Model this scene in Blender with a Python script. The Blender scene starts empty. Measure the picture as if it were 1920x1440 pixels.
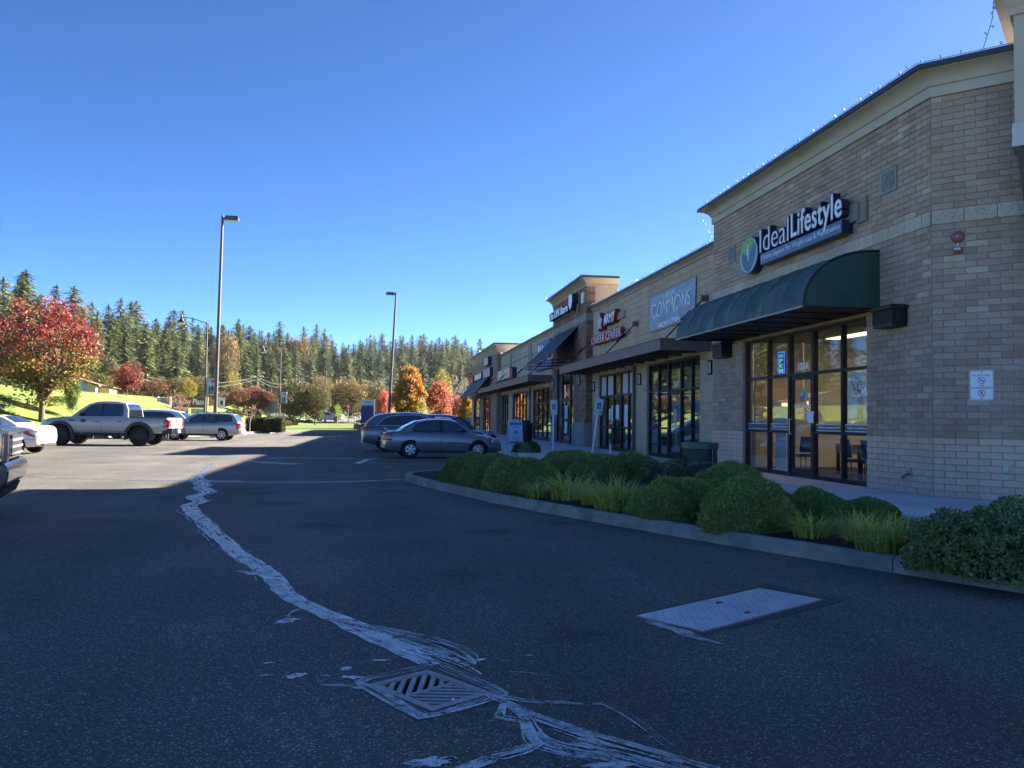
import bpy, bmesh, math, random
import numpy as np
from mathutils import Vector, Matrix
R = math.radians
random.seed(7); rng = np.random.default_rng(11)
scene = bpy.context.scene
COL = scene.collection

# ------------------------------------------------------------------ camera, sky, sun, exposure
cam_data = bpy.data.cameras.new('camera'); cam = bpy.data.objects.new('camera', cam_data); COL.objects.link(cam)
scene.camera = cam
cam_data.sensor_width = 36.0; cam_data.lens = 36.0*1575/1920
cam_data.clip_start = 0.05; cam_data.clip_end = 4000
def camera_matrix(yaw, pitch, roll, loc):
    fw = Vector((math.sin(yaw)*math.cos(pitch), math.cos(yaw)*math.cos(pitch), math.sin(pitch)))
    r = Vector((math.cos(yaw), -math.sin(yaw), 0)); u = r.cross(fw)
    r2 = r*math.cos(roll)+u*math.sin(roll); u2 = -r*math.sin(roll)+u*math.cos(roll)
    m = Matrix.Identity(4)
    for i in range(3):
        m[i][0] = r2[i]; m[i][1] = u2[i]; m[i][2] = -fw[i]; m[i][3] = loc[i]
    return m
cam.matrix_world = camera_matrix(R(8.717), R(2.415), R(.822), (0, 0, 1.226))
SUN_AZ = math.atan2(2.03, .85); SUN_EL = R(24.4)
world = bpy.data.worlds.new('World'); scene.world = world; world.use_nodes = True
wn = world.node_tree.nodes; wl = world.node_tree.links
bg = wn['Background']; sky = wn.new('ShaderNodeTexSky'); sky.sky_type = 'NISHITA'
sky.sun_disc = False; sky.sun_elevation = SUN_EL; sky.sun_rotation = SUN_AZ
sky.altitude = 100; sky.air_density = 0.30; sky.dust_density = 0.10; sky.ozone_density = 2.2
hsv = wn.new('ShaderNodeHueSaturation'); hsv.inputs['Saturation'].default_value = 1.2; hsv.inputs['Hue'].default_value = .502; wl.new(sky.outputs[0], hsv.inputs['Color'])
wl.new(hsv.outputs[0], bg.inputs[0]); bg.inputs[1].default_value = 0.058
sun_d = bpy.data.lights.new('sun', 'SUN'); sun_d.energy = 5.0; sun_d.angle = R(.53); sun_d.color = (1, .91, .77)
sun = bpy.data.objects.new('sun', sun_d); COL.objects.link(sun); sun.location = (60, 25, 60)
sd = Vector((math.sin(SUN_AZ)*math.cos(SUN_EL), math.cos(SUN_AZ)*math.cos(SUN_EL), math.sin(SUN_EL)))
sun.rotation_euler = sd.to_track_quat('Z', 'Y').to_euler()
vs = scene.view_settings; vs.view_transform = 'Standard'; vs.look = 'None'; vs.exposure = 2.82; vs.gamma = 1; vs.use_curve_mapping = False
cy = scene.cycles
cy.max_bounces = 8; cy.transparent_max_bounces = 12; cy.glossy_bounces = 4; cy.transmission_bounces = 4; cy.diffuse_bounces = 3
cy.caustics_reflective = False; cy.caustics_refractive = False
cy.use_denoising = True

# ------------------------------------------------------------------ helpers
def tag(o, label=None, cat=None, group=None, kind=None):
    if label: o['label'] = label
    if cat: o['category'] = cat
    if group: o['group'] = group
    if kind: o['kind'] = kind
    return o
def empty(name, loc=(0, 0, 0), rz=0.0, parent=None):
    o = bpy.data.objects.new(name, None); COL.objects.link(o); o.location = loc; o.rotation_euler = (0, 0, rz)
    o.empty_display_size = .2
    if parent: o.parent = parent
    return o
def link(name, mesh, parent=None, mw=None):
    o = bpy.data.objects.new(name, mesh); COL.objects.link(o)
    if parent: o.parent = parent
    if mw is not None: o.matrix_basis = mw
    return o
class MB:
    """collects shapes for one mesh"""
    def __init__(s): s.v = []; s.f = []; s.m = []
    def poly(s, pts, mi=0):
        n = len(s.v); s.v += [tuple(p) for p in pts]; s.f.append(list(range(n, n+len(pts)))); s.m.append(mi); return s
    def box(s, a, b, mi=0):
        x0, x1 = sorted((a[0], b[0])); y0, y1 = sorted((a[1], b[1])); z0, z1 = sorted((a[2], b[2])); n = len(s.v)
        s.v += [(x0,y0,z0),(x1,y0,z0),(x1,y1,z0),(x0,y1,z0),(x0,y0,z1),(x1,y0,z1),(x1,y1,z1),(x0,y1,z1)]
        s.f += [[n+i for i in q] for q in ((0,3,2,1),(4,5,6,7),(0,1,5,4),(1,2,6,5),(2,3,7,6),(3,0,4,7))]; s.m += [mi]*6; return s
    def prism(s, poly, c0, c1, axis=1, mi=0, close=True):
        """extrude a 2d polygon along an axis (0 x,1 y,2 z) from c0 to c1"""
        def P(p, c):
            return {0:(c,p[0],p[1]),1:(p[0],c,p[1]),2:(p[0],p[1],c)}[axis]
        n = len(s.v); k = len(poly)
        s.v += [P(p,c0) for p in poly]+[P(p,c1) for p in poly]
        for i in range(k):
            j = (i+1) % k; s.f.append([n+i,n+j,n+k+j,n+k+i]); s.m.append(mi)
        if close:
            s.f += [[n+i for i in range(k)][::-1],[n+k+i for i in range(k)]]; s.m += [mi,mi]
        return s
    def tube(s, p0, p1, r0, r1=None, n=8, mi=0, cap=True):
        if r1 is None: r1 = r0
        p0 = Vector(p0); p1 = Vector(p1); d = (p1-p0)
        if d.length < 1e-6: return s
        q = d.to_track_quat('Z','Y'); b = len(s.v)
        for p, r in ((p0,r0),(p1,r1)):
            for i in range(n):
                a = 2*math.pi*i/n; s.v.append(tuple(p+q@Vector((r*math.cos(a), r*math.sin(a), 0))))
        for i in range(n):
            j = (i+1) % n; s.f.append([b+i,b+j,b+n+j,b+n+i]); s.m.append(mi)
        if cap: s.f += [[b+i for i in range(n)][::-1],[b+n+i for i in range(n)]]; s.m += [mi,mi]
        return s
    def path(s, pts, r, n=6, mi=0):
        for a, b in zip(pts[:-1], pts[1:]): s.tube(a, b, r, r, n, mi)
        return s
    def lathe(s, prof, c=(0,0,0), n=16, axis=2, mi=0, closed=False):
        b = len(s.v); k = len(prof)
        for i in range(n):
            a = 2*math.pi*i/n
            for (r, h) in prof:
                x, y = r*math.cos(a), r*math.sin(a)
                p = {2:(x,y,h),1:(x,h,y),0:(h,x,y)}[axis]
                s.v.append((c[0]+p[0],c[1]+p[1],c[2]+p[2]))
        for i in range(n):
            j = (i+1) % n
            for q in range(k if closed else k-1):
                q2 = (q+1) % k
                s.f.append([b+i*k+q,b+j*k+q,b+j*k+q2,b+i*k+q2]); s.m.append(mi)
        return s
    def grid(s, fn, nu, nv, mi=0):
        b = len(s.v)
        for i in range(nu+1):
            for j in range(nv+1): s.v.append(tuple(fn(i/nu, j/nv)))
        for i in range(nu):
            for j in range(nv):
                a = b+i*(nv+1)+j; s.f.append([a, a+nv+1, a+nv+2, a+1]); s.m.append(mi)
        return s
    def xf(s, M, start=0):
        for i in range(start, len(s.v)): s.v[i] = tuple(M@Vector(s.v[i]))
        return s
    def mesh(s, name, mats, smooth=None, fix=True):
        me = bpy.data.meshes.new(name); me.from_pydata(s.v, [], s.f)
        for m in (mats if isinstance(mats,(list,tuple)) else [mats]): me.materials.append(m)
        if any(s.m): me.polygons.foreach_set('material_index', s.m)
        if fix:
            bm = bmesh.new(); bm.from_mesh(me); bmesh.ops.recalc_face_normals(bm, faces=bm.faces); bm.to_mesh(me); bm.free()
        if smooth is not None:
            me.polygons.foreach_set('use_smooth', [True]*len(me.polygons)); me.set_sharp_from_angle(angle=R(smooth))
        me.update(); return me
    def build(s, name, mats, parent=None, smooth=None, mw=None, fix=True):
        return link(name, s.mesh(name, mats, smooth, fix), parent, mw)

def np_mesh(name, verts, k, mats, colors=None, mi=None):
    """many separate k-gons from an (n,k,3) array, optional per-face colours"""
    n = verts.shape[0]; me = bpy.data.meshes.new(name)
    me.vertices.add(n*k); me.vertices.foreach_set('co', verts.reshape(-1).astype(np.float32))
    me.loops.add(n*k); me.loops.foreach_set('vertex_index', np.arange(n*k, dtype=np.int32))
    me.polygons.add(n); me.polygons.foreach_set('loop_start', np.arange(0, n*k, k, dtype=np.int32))
    for m in (mats if isinstance(mats,(list,tuple)) else [mats]): me.materials.append(m)
    if mi is not None: me.polygons.foreach_set('material_index', mi.astype(np.int32))
    me.update(calc_edges=True)
    if colors is not None:
        at = me.attributes.new('col', 'FLOAT_COLOR', 'FACE')
        c = np.ones((n,4), np.float32); c[:,:3] = colors; at.data.foreach_set('color', c.reshape(-1))
    return me
def copy_tree(o, parent=None):
    c = o.copy(); COL.objects.link(c)
    if parent: c.parent = parent
    for ch in list(o.children): copy_tree(ch, c)
    return c

# ------------------------------------------------------------------ materials (all procedural)
def mat(name, col, rough=.7, metal=0., var=.0, vs=4., bump=0., bs=40., var2=None, objvar=0., spec=.5, coat=0., emit=None, es=0., stretch=None, dirt=None, dscale=1.5, weather=0.):
    m = bpy.data.materials.new(name); m.use_nodes = True; n = m.node_tree.nodes; l = m.node_tree.links
    b = n['Principled BSDF']; b.inputs['Roughness'].default_value = rough; b.inputs['Metallic'].default_value = metal
    b.inputs['Specular IOR Level'].default_value = spec; b.inputs['Coat Weight'].default_value = coat
    if coat: b.inputs['Coat Roughness'].default_value = .04
    c4 = (*col, 1); b.inputs['Base Color'].default_value = c4
    if emit: b.inputs['Emission Color'].default_value = (*emit,1); b.inputs['Emission Strength'].default_value = es
    out = None
    tc = n.new('ShaderNodeTexCoord'); mp = n.new('ShaderNodeMapping'); l.new(tc.outputs['Object'], mp.inputs[0])
    if stretch: mp.inputs['Scale'].default_value = stretch
    if var or var2:
        nz = n.new('ShaderNodeTexNoise'); nz.inputs['Scale'].default_value = vs; nz.inputs['Detail'].default_value = 6; nz.inputs['Roughness'].default_value = .65
        l.new(mp.outputs[0], nz.inputs['Vector'])
        rp = n.new('ShaderNodeValToRGB'); rp.color_ramp.elements[0].position = .3; rp.color_ramp.elements[1].position = .7
        rp.color_ramp.elements[0].color = (*(var2 or tuple(x*(1-var) for x in col)),1)
        rp.color_ramp.elements[1].color = (*(col if var2 else tuple(x*(1+var) for x in col)),1)
        l.new(nz.outputs[0], rp.inputs[0]); out = rp.outputs[0]
    if dirt:
        nz2 = n.new('ShaderNodeTexNoise'); nz2.inputs['Scale'].default_value = dscale; nz2.inputs['Detail'].default_value = 8
        l.new(mp.outputs[0], nz2.inputs['Vector'])
        r2 = n.new('ShaderNodeValToRGB'); r2.color_ramp.elements[0].position = .5; r2.color_ramp.elements[1].position = .72
        l.new(nz2.outputs[0], r2.inputs[0])
        mx = n.new('ShaderNodeMix'); mx.data_type = 'RGBA'; l.new(r2.outputs[0], mx.inputs[0])
        if out: l.new(out, mx.inputs[6])
        else: mx.inputs[6].default_value = c4
        mx.inputs[7].default_value = (*dirt,1); out = mx.outputs[2]
    if objvar:
        oi = n.new('ShaderNodeObjectInfo'); hs = n.new('ShaderNodeHueSaturation')
        mr = n.new('ShaderNodeMapRange'); l.new(oi.outputs['Random'], mr.inputs[0]); mr.inputs[3].default_value = 1-objvar; mr.inputs[4].default_value = 1+objvar
        l.new(mr.outputs[0], hs.inputs['Value'])
        if out: l.new(out, hs.inputs['Color'])
        else: hs.inputs['Color'].default_value = c4
        out = hs.outputs[0]
    if weather:
        ge = n.new('ShaderNodeNewGeometry'); m2 = n.new('ShaderNodeMapping'); m2.inputs['Scale'].default_value = (1,1,.28); l.new(ge.outputs['Position'], m2.inputs[0])
        n3 = n.new('ShaderNodeTexNoise'); n3.inputs['Scale'].default_value = 1.1; n3.inputs['Detail'].default_value = 7; n3.inputs['Roughness'].default_value = .6; l.new(m2.outputs[0], n3.inputs['Vector'])
        r3 = n.new('ShaderNodeMapRange'); r3.inputs[1].default_value = .35; r3.inputs[2].default_value = .7; r3.inputs[3].default_value = 1-weather; r3.inputs[4].default_value = 1+weather*.6; l.new(n3.outputs[0], r3.inputs[0])
        h3 = n.new('ShaderNodeHueSaturation'); l.new(r3.outputs[0], h3.inputs['Value'])
        if out: l.new(out, h3.inputs['Color'])
        else: h3.inputs['Color'].default_value = c4
        out = h3.outputs[0]
    if out: l.new(out, b.inputs['Base Color'])
    if bump:
        nb = n.new('ShaderNodeTexNoise'); nb.inputs['Scale'].default_value = bs; nb.inputs['Detail'].default_value = 4
        l.new(mp.outputs[0], nb.inputs['Vector'])
        bp = n.new('ShaderNodeBump'); bp.inputs['Strength'].default_value = bump; bp.inputs['Distance'].default_value = .02
        l.new(nb.outputs[0], bp.inputs['Height']); l.new(bp.outputs[0], b.inputs['Normal'])
    return m
def leaf_mat(name, objvar=.15, trans=.35, hue=.02, rough=.55):
    """per-face leaf colour from the mesh attribute, slight variation from plant to plant, light passing through"""
    m = bpy.data.materials.new(name); m.use_nodes = True; n = m.node_tree.nodes; l = m.node_tree.links
    b = n['Principled BSDF']; b.inputs['Roughness'].default_value = rough; b.inputs['Specular IOR Level'].default_value = .3
    at = n.new('ShaderNodeAttribute'); at.attribute_name = 'col'
    oi = n.new('ShaderNodeObjectInfo'); hs = n.new('ShaderNodeHueSaturation')
    mr = n.new('ShaderNodeMapRange'); l.new(oi.outputs['Random'], mr.inputs[0]); mr.inputs[3].default_value = 1-objvar; mr.inputs[4].default_value = 1+objvar
    mh = n.new('ShaderNodeMapRange'); l.new(oi.outputs['Random'], mh.inputs[0]); mh.inputs[3].default_value = .5+hue; mh.inputs[4].default_value = .5-hue
    l.new(mr.outputs[0], hs.inputs['Value']); l.new(mh.outputs[0], hs.inputs['Hue']); l.new(at.outputs['Color'], hs.inputs['Color'])
    l.new(hs.outputs[0], b.inputs['Base Color'])
    tr = n.new('ShaderNodeBsdfTranslucent'); l.new(hs.outputs[0], tr.inputs[0]); mx = n.new('ShaderNodeMixShader'); mx.inputs[0].default_value = trans
    l.new(b.outputs[0], mx.inputs[1]); l.new(tr.outputs[0], mx.inputs[2]); l.new(mx.outputs[0], n['Material Output'].inputs[0])
    return m
def glass_mat(name, tint=(.75,.8,.8), f0=.05, p=4.2):
    """clear pane: tinted see-through plus a mirror reflection that grows at glancing angles"""
    m = bpy.data.materials.new(name); m.use_nodes = True; n = m.node_tree.nodes; l = m.node_tree.links; n.remove(n['Principled BSDF'])
    t = n.new('ShaderNodeBsdfTransparent'); t.inputs[0].default_value = (*tint,1)
    g = n.new('ShaderNodeBsdfGlossy'); g.inputs['Roughness'].default_value = 0.0; g.inputs[0].default_value = (1,1,1,1)
    lw = n.new('ShaderNodeLayerWeight'); lw.inputs[0].default_value = .5
    pw = n.new('ShaderNodeMath'); pw.operation = 'POWER'; l.new(lw.outputs['Facing'], pw.inputs[0]); pw.inputs[1].default_value = p
    ma = n.new('ShaderNodeMath'); ma.operation = 'MULTIPLY_ADD'; l.new(pw.outputs[0], ma.inputs[0]); ma.inputs[1].default_value = 1-f0; ma.inputs[2].default_value = f0
    mx = n.new('ShaderNodeMixShader'); l.new(ma.outputs[0], mx.inputs[0]); l.new(t.outputs[0], mx.inputs[1]); l.new(g.outputs[0], mx.inputs[2])
    l.new(mx.outputs[0], n['Material Output'].inputs[0]); return m
def emit_mat(name, col, s):
    return mat(name, (.02,.02,.02), .5, emit=col, es=s)

M_black = mat('black_metal', (.012,.013,.016), .5, var=.2, vs=8, spec=.3)
M_dark = mat('dark_rubber', (.012,.012,.012), .9)
M_white = mat('white_paint', (.75,.75,.75), .5, var=.06)
M_letter = mat('white_acrylic', (.90,.87,.86), .35)
M_navy = mat('navy_metal', (.012,.016,.045), .4)
M_steel = mat('galvanised_steel', (.42,.43,.44), .4, .7, var=.15, vs=9)
M_chrome = mat('chrome', (.75,.75,.76), .12, 1.)
M_brown = mat('bronze_painted_steel', (.135,.098,.085), .5, var=.12, vs=3)
M_stucco = mat('cream_stucco', (.50,.43,.34), .85, var=.05, vs=1.5, bump=.25, bs=90, dirt=(.40,.34,.27), dscale=.5)
M_stucco2 = mat('tan_stucco', (.38,.285,.205), .85, var=.05, vs=1.5, bump=.25, bs=90)
M_cap = mat('dark_cap_flashing', (.025,.027,.032), .45)
M_glass = glass_mat('storefront_glass', (.93,.95,.95))
M_mortar = mat('grey_mortar', (.36,.31,.27), .9, weather=.2, var=.12, vs=12, bump=.3, bs=120)
M_mortar_l = mat('light_mortar', (.36,.31,.26), .9, var=.1, vs=12)
# ------------------------------------------------------------------ ground and setting
def smooth(t): t = min(1., max(0., t)); return t*t*(3-2*t)
def lerp_pts(pts, x):
    if x <= pts[0][0]: return pts[0][1]
    for (x0,y0),(x1,y1) in zip(pts[:-1], pts[1:]):
        if x <= x1: return y0+(y1-y0)*(x-x0)/(x1-x0)
    return pts[-1][1]
EDGE = [(-400,-60),(-24.6,-60),(-24.4,44),(-19,50),(-16,53),(-13,56),(-11.4,62),(-10.2,69),(-8.8,72),(-1.5,77),(8,79),(40,80),(400,80)]
def edge_y(x): return lerp_pts(EDGE, x)
def height(x, y):
    r = math.hypot(x, y); d = y-edge_y(x)
    h = -.06
    h += .0055*max(0, r-80)+.034*max(0, r-165)
    if x < 20:
        w = smooth((-x-11)/14.)
        h += 3.1*w*smooth((y-edge_y(max(x,-24.3))-0)/15. if x > -24.3 else max(smooth((y-44)/15.), smooth((-24.3-x)/13.)))*(1-.75*smooth((r-120)/90))
    return h
m_asph = bpy.data.materials.new('asphalt'); m_asph.use_nodes = True
def asphalt_nodes(m, base=(.128,.120,.106), dark=(.088,.083,.075)):
    n = m.node_tree.nodes; l = m.node_tree.links; b = n['Principled BSDF']; b.inputs['Roughness'].default_value = .82; b.inputs['Specular IOR Level'].default_value = .35
    tc = n.new('ShaderNodeTexCoord')
    big = n.new('ShaderNodeTexNoise'); big.inputs['Scale'].default_value = .45; big.inputs['Detail'].default_value = 7; l.new(tc.outputs['Object'], big.inputs['Vector'])
    r1 = n.new('ShaderNodeValToRGB'); r1.color_ramp.elements[0].position = .35; r1.color_ramp.elements[1].position = .68
    r1.color_ramp.elements[0].color = (*dark,1); r1.color_ramp.elements[1].color = (*base,1); l.new(big.outputs[0], r1.inputs[0])
    # aggregate: light and dark stones
    vo = n.new('ShaderNodeTexVoronoi'); vo.inputs['Scale'].default_value = 125; l.new(tc.outputs['Object'], vo.inputs['Vector'])
    sep = n.new('ShaderNodeSeparateColor'); l.new(vo.outputs['Color'], sep.inputs[0])
    r2 = n.new('ShaderNodeValToRGB'); e = r2.color_ramp.elements; e[0].position = 0; e[0].color = (.5,.5,.5,1); e[1].position = .80; e[1].color = (1.0,1.0,1.0,1)
    e2 = r2.color_ramp.elements.new(.90); e2.color = (1.45,1.42,1.38,1); e3 = r2.color_ramp.elements.new(.982); e3.color = (4.0,3.8,3.5,1)
    l.new(sep.outputs[0], r2.inputs[0])
    mx = n.new('ShaderNodeMix'); mx.data_type = 'RGBA'; mx.blend_type = 'MULTIPLY'; mx.inputs[0].default_value = 1; l.new(r1.outputs[0], mx.inputs[6]); l.new(r2.outputs[0], mx.inputs[7])
    # oil spots and darker worn lanes
    sp = n.new('ShaderNodeTexVoronoi'); sp.inputs['Scale'].default_value = .55; sp.inputs['Randomness'].default_value = 1; l.new(tc.outputs['Object'], sp.inputs['Vector'])
    n2 = n.new('ShaderNodeTexNoise'); n2.inputs['Scale'].default_value = 3.5; n2.inputs['Detail'].default_value = 6; l.new(tc.outputs['Object'], n2.inputs['Vector'])
    ad = n.new('ShaderNodeMath'); ad.operation = 'MULTIPLY_ADD'; l.new(n2.outputs[0], ad.inputs[0]); ad.inputs[1].default_value = .45; l.new(sp.outputs['Distance'], ad.inputs[2])
    r4 = n.new('ShaderNodeMapRange'); l.new(ad.outputs[0], r4.inputs[0]); r4.inputs[1].default_value = .27; r4.inputs[2].default_value = .5; r4.inputs[3].default_value = .5; r4.inputs[4].default_value = 1.0
    mp = n.new('ShaderNodeMapping'); mp.inputs['Scale'].default_value = (.55,.045,1); mp.inputs['Rotation'].default_value = (0,0,.35); l.new(tc.outputs['Object'], mp.inputs[0])
    n4 = n.new('ShaderNodeTexNoise'); n4.inputs['Scale'].default_value = 1.0; n4.inputs['Detail'].default_value = 4; l.new(mp.outputs[0], n4.inputs['Vector'])
    r5 = n.new('ShaderNodeMapRange'); l.new(n4.outputs[0], r5.inputs[0]); r5.inputs[1].default_value = .35; r5.inputs[2].default_value = .65; r5.inputs[3].default_value = .76; r5.inputs[4].default_value = 1.16
    m5 = n.new('ShaderNodeMath'); m5.operation = 'MULTIPLY'; l.new(r4.outputs[0], m5.inputs[0]); l.new(r5.outputs[0], m5.inputs[1])
    h5 = n.new('ShaderNodeHueSaturation'); l.new(m5.outputs[0], h5.inputs['Value']); l.new(mx.outputs[2], h5.inputs['Color'])
    l.new(h5.outputs[0], b.inputs['Base Color'])
    bp = n.new('ShaderNodeBump'); bp.inputs['Strength'].default_value = .5; bp.inputs['Distance'].default_value = .008; l.new(vo.outputs['Distance'], bp.inputs['Height']); l.new(bp.outputs[0], b.inputs['Normal'])
asphalt_nodes(m_asph)
m_road = mat('road_asphalt', (.15,.15,.15), .85, var=.12, vs=2)
m_seal = mat('crack_sealer', (.20,.20,.205), .24, var=.3, vs=14, spec=1., bump=.2, bs=60)
m_seal.node_tree.nodes['Principled BSDF'].inputs['IOR'].default_value = 2.0
def worn(m, lo, hi, scale):
    n = m.node_tree.nodes; l = m.node_tree.links; p = n['Principled BSDF']; tc = n.new('ShaderNodeTexCoord'); nz = n.new('ShaderNodeTexNoise'); nz.inputs['Scale'].default_value = scale; nz.inputs['Detail'].default_value = 9; nz.inputs['Roughness'].default_value = .72; l.new(tc.outputs['Object'], nz.inputs['Vector'])
    mr = n.new('ShaderNodeMapRange'); l.new(nz.outputs[0], mr.inputs[0]); mr.inputs[1].default_value = lo; mr.inputs[2].default_value = hi; t = n.new('ShaderNodeBsdfTransparent'); mx = n.new('ShaderNodeMixShader'); l.new(mr.outputs[0], mx.inputs[0]); l.new(t.outputs[0], mx.inputs[1]); l.new(p.outputs[0], mx.inputs[2]); l.new(mx.outputs[0], n['Material Output'].inputs[0])
worn(m_seal, .38, .52, 13)
m_seal_dark = mat('fresh_tar', (.028,.028,.03), .5, var=.3, vs=10); worn(m_seal_dark, .36, .5, 6)
m_conc = mat('concrete', (.30,.30,.29), .88, var=.12, vs=2.5, bump=.25, bs=70, dirt=(.22,.22,.21), dscale=1.2)
m_walk = mat('walk_concrete', (.56,.56,.55), .85, var=.08, vs=1.2, bump=.15, bs=80, dirt=(.45,.45,.44), dscale=.8)
m_kerb = mat('weathered_kerb_concrete', (.215,.22,.21), .9, var=.25, vs=3.5, bump=.5, bs=60, dirt=(.12,.13,.115), dscale=2.2)
m_grass = mat('lawn_grass', (.155,.195,.030), .9, var2=(.085,.13,.018), vs=.35, bump=.7, bs=14)
m_hill = mat('forest_floor', (.035,.04,.015), .95, var=.5, vs=.3)
m_mulch = mat('dark_mulch', (.022,.013,.010), .95, var=.6, vs=25, bump=1., bs=60)

GR = [(-.01,4.62),(.30,4.84),(.56,4.39),(.25,4.17)]          # drain hole
def lot():
    bm = bmesh.new()
    outer = [(-24.3,-40),(9.3,-40),(9.3,79.0),(8,79)]+[p for p in reversed(EDGE) if -24 < p[0] < 8]+[(-24.3,44)]
    ed = []
    for loop in (outer, GR):
        vs_ = [bm.verts.new((x,y,-.2)) for x,y in loop]
        ed += [bm.edges.new((vs_[i], vs_[(i+1)%len(vs_)])) for i in range(len(vs_))]
    bmesh.ops.triangle_fill(bm, edges=ed, use_beauty=True)
    for f in bm.faces:
        if f.normal.z < 0: f.normal_flip()
    me = bpy.data.meshes.new('parking_lot'); bm.to_mesh(me); bm.free(); me.materials.append(m_asph)
    return tag(link('parking_lot', me), kind='structure')
lot()
def terrain():
    xs = sorted(set(np.round(np.concatenate([np.linspace(-380,-60,40), np.linspace(-60,-25,20), [-24.6,-24.4,-24.35], np.linspace(-24,9,60), [9.3,9.31], np.linspace(12,60,16), np.linspace(66,420,40)]),3)))
    ts = [0,.05,.12,.4,1,2,3,4.5,6,8,10,12.5,15,18,22,26,31,37,44,52,61,71,82,94,107,121,136,152,170,190,212,236,262,290,320,352,386,422,460,500,560,640,730]
    mb = MB(); n = len(ts)
    for x in xs:
        y0 = edge_y(x)
        for t in ts: mb.v.append((x, y0+t, height(x, y0+t)))
    for i in range(len(xs)-1):
        for j in range(n-1):
            a = i*n+j; mb.f.append([a, a+n, a+n+1, a+1])
            xm = (xs[i]+xs[i+1])/2; ym = edge_y(xm)+ts[j]; mb.m.append(1 if math.hypot(xm,ym) > 225+ (120 if xm>-60 else 0) else 0)
    # left of the lot: ground runs back behind the camera too; right: under the buildings
    mb.build('lawn_ground', [m_grass, m_hill], smooth=60, fix=False)['kind'] = 'structure'
terrain()
g = MB(); g.poly([(-700,-500,-.6),(700,-500,-.6),(700,800,-.6),(-700,800,-.6)]); tag(g.build('ground', m_grass), kind='structure')
# kerb along the far lawn, in lengths
def ribbon_pieces(name, pts, w, z0, z1, m, parent, step, side=1, gap=.012, back=None):
    """kerb stones along a polyline: returns mesh objects with rounded front edge"""
    P = [Vector((x,y,0)) for x,y in pts]; L = [0]
    for a,b in zip(P[:-1],P[1:]): L.append(L[-1]+(b-a).length)
    def at(s):
        s = min(max(s,0),L[-1])
        for i in range(len(L)-1):
            if s <= L[i+1]: t = (s-L[i])/(L[i+1]-L[i]); p = P[i].lerp(P[i+1],t); return p
        return P[-1]
    def nrm(s):
        d = (at(s+.15)-at(s-.15)); d.normalize(); return Vector((-d.y,d.x,0))*side
    n = max(1,int(round(L[-1]/step))); st = L[-1]/n; out = []
    for k in range(n):
        s0, s1 = k*st+gap/2, (k+1)*st-gap/2; q = max(2,int((s1-s0)/.25)); mb = MB()
        prof = [(0,z0),(.012,z1-.03),(.035,z1-.006),(.06,z1),(w,z1-.004),(w,z0)]
        kk = len(prof)
        for i in range(q+1):
            s = s0+(s1-s0)*i/q; p = at(s); nn = nrm(s)
            for (o,z) in prof: mb.v.append((p.x+nn.x*o, p.y+nn.y*o, z))
        for i in range(q):
            for j in range(kk-1): mb.f.append([i*kk+j,(i+1)*kk+j,(i+1)*kk+j+1,i*kk+j+1]); mb.m.append(0)
        mb.f += [list(range(kk))[::-1], [q*kk+j for j in range(kk)]]; mb.m += [0,0]
        out.append(mb.build('kerb_stone', m, parent, smooth=40))
    return out
kf = tag(empty('lawn_kerb'), kind='structure')
ribbon_pieces('kerb', [(-24.4,44),(-19,50),(-16,53),(-13,56),(-11.4,62),(-10.2,69),(-8.8,72),(-1.5,77),(8,79),(9.2,79.1)], .17, -.3, -.03, m_conc, kf, 3.4, side=1)
# street beyond the lawn and the side street that climbs away from it
def strip(name, pts, w, m, dz=.03, nseg=60):
    mb = MB(); P = pts; L=[0]
    for a,b in zip(P[:-1],P[1:]): L.append(L[-1]+math.hypot(b[0]-a[0],b[1]-a[1]))
    def at(s):
        for i in range(len(L)-1):
            if s <= L[i+1]+1e-6: t=(s-L[i])/(L[i+1]-L[i]); return (P[i][0]+(P[i+1][0]-P[i][0])*t, P[i][1]+(P[i+1][1]-P[i][1])*t)
        return P[-1]
    cross = 6
    for i in range(nseg+1):
        s = L[-1]*i/nseg; a = at(max(0,s-.5)); b = at(min(L[-1],s+.5)); dx,dy = b[0]-a[0],b[1]-a[1]; q = math.hypot(dx,dy); nx,ny = -dy/q,dx/q; p = at(s)
        for c in range(cross+1):
            o = (c/cross-.5)*w; x,y = p[0]+nx*o,p[1]+ny*o; mb.v.append((x,y,height(x,y)+dz+.10))
    for i in range(nseg):
        for c in range(cross):
            a = i*(cross+1)+c; mb.f.append([a,a+cross+1,a+cross+2,a+1]); mb.m.append(0)
    o = mb.build(name, m, smooth=60, fix=True); tag(o, kind='structure'); return o
strip('street', [(-220,128),(-90,134),(-30,139),(0,142),(60,150),(200,160)], 12, m_road, .06)
strip('side_street', [(-5.5,149),(-8,170),(-6,200),(-1,245)], 9, m_road, .065)
strip('far_pavement', [(-220,137),(-90,143),(-32,148.5),(-13,150.3)], 2.0, m_conc, .06)
strip('near_pavement', [(-220,119),(-90,125.4),(-30,130.6),(0,133.5),(30,137.5)], 1.8, m_conc, .06)

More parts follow.
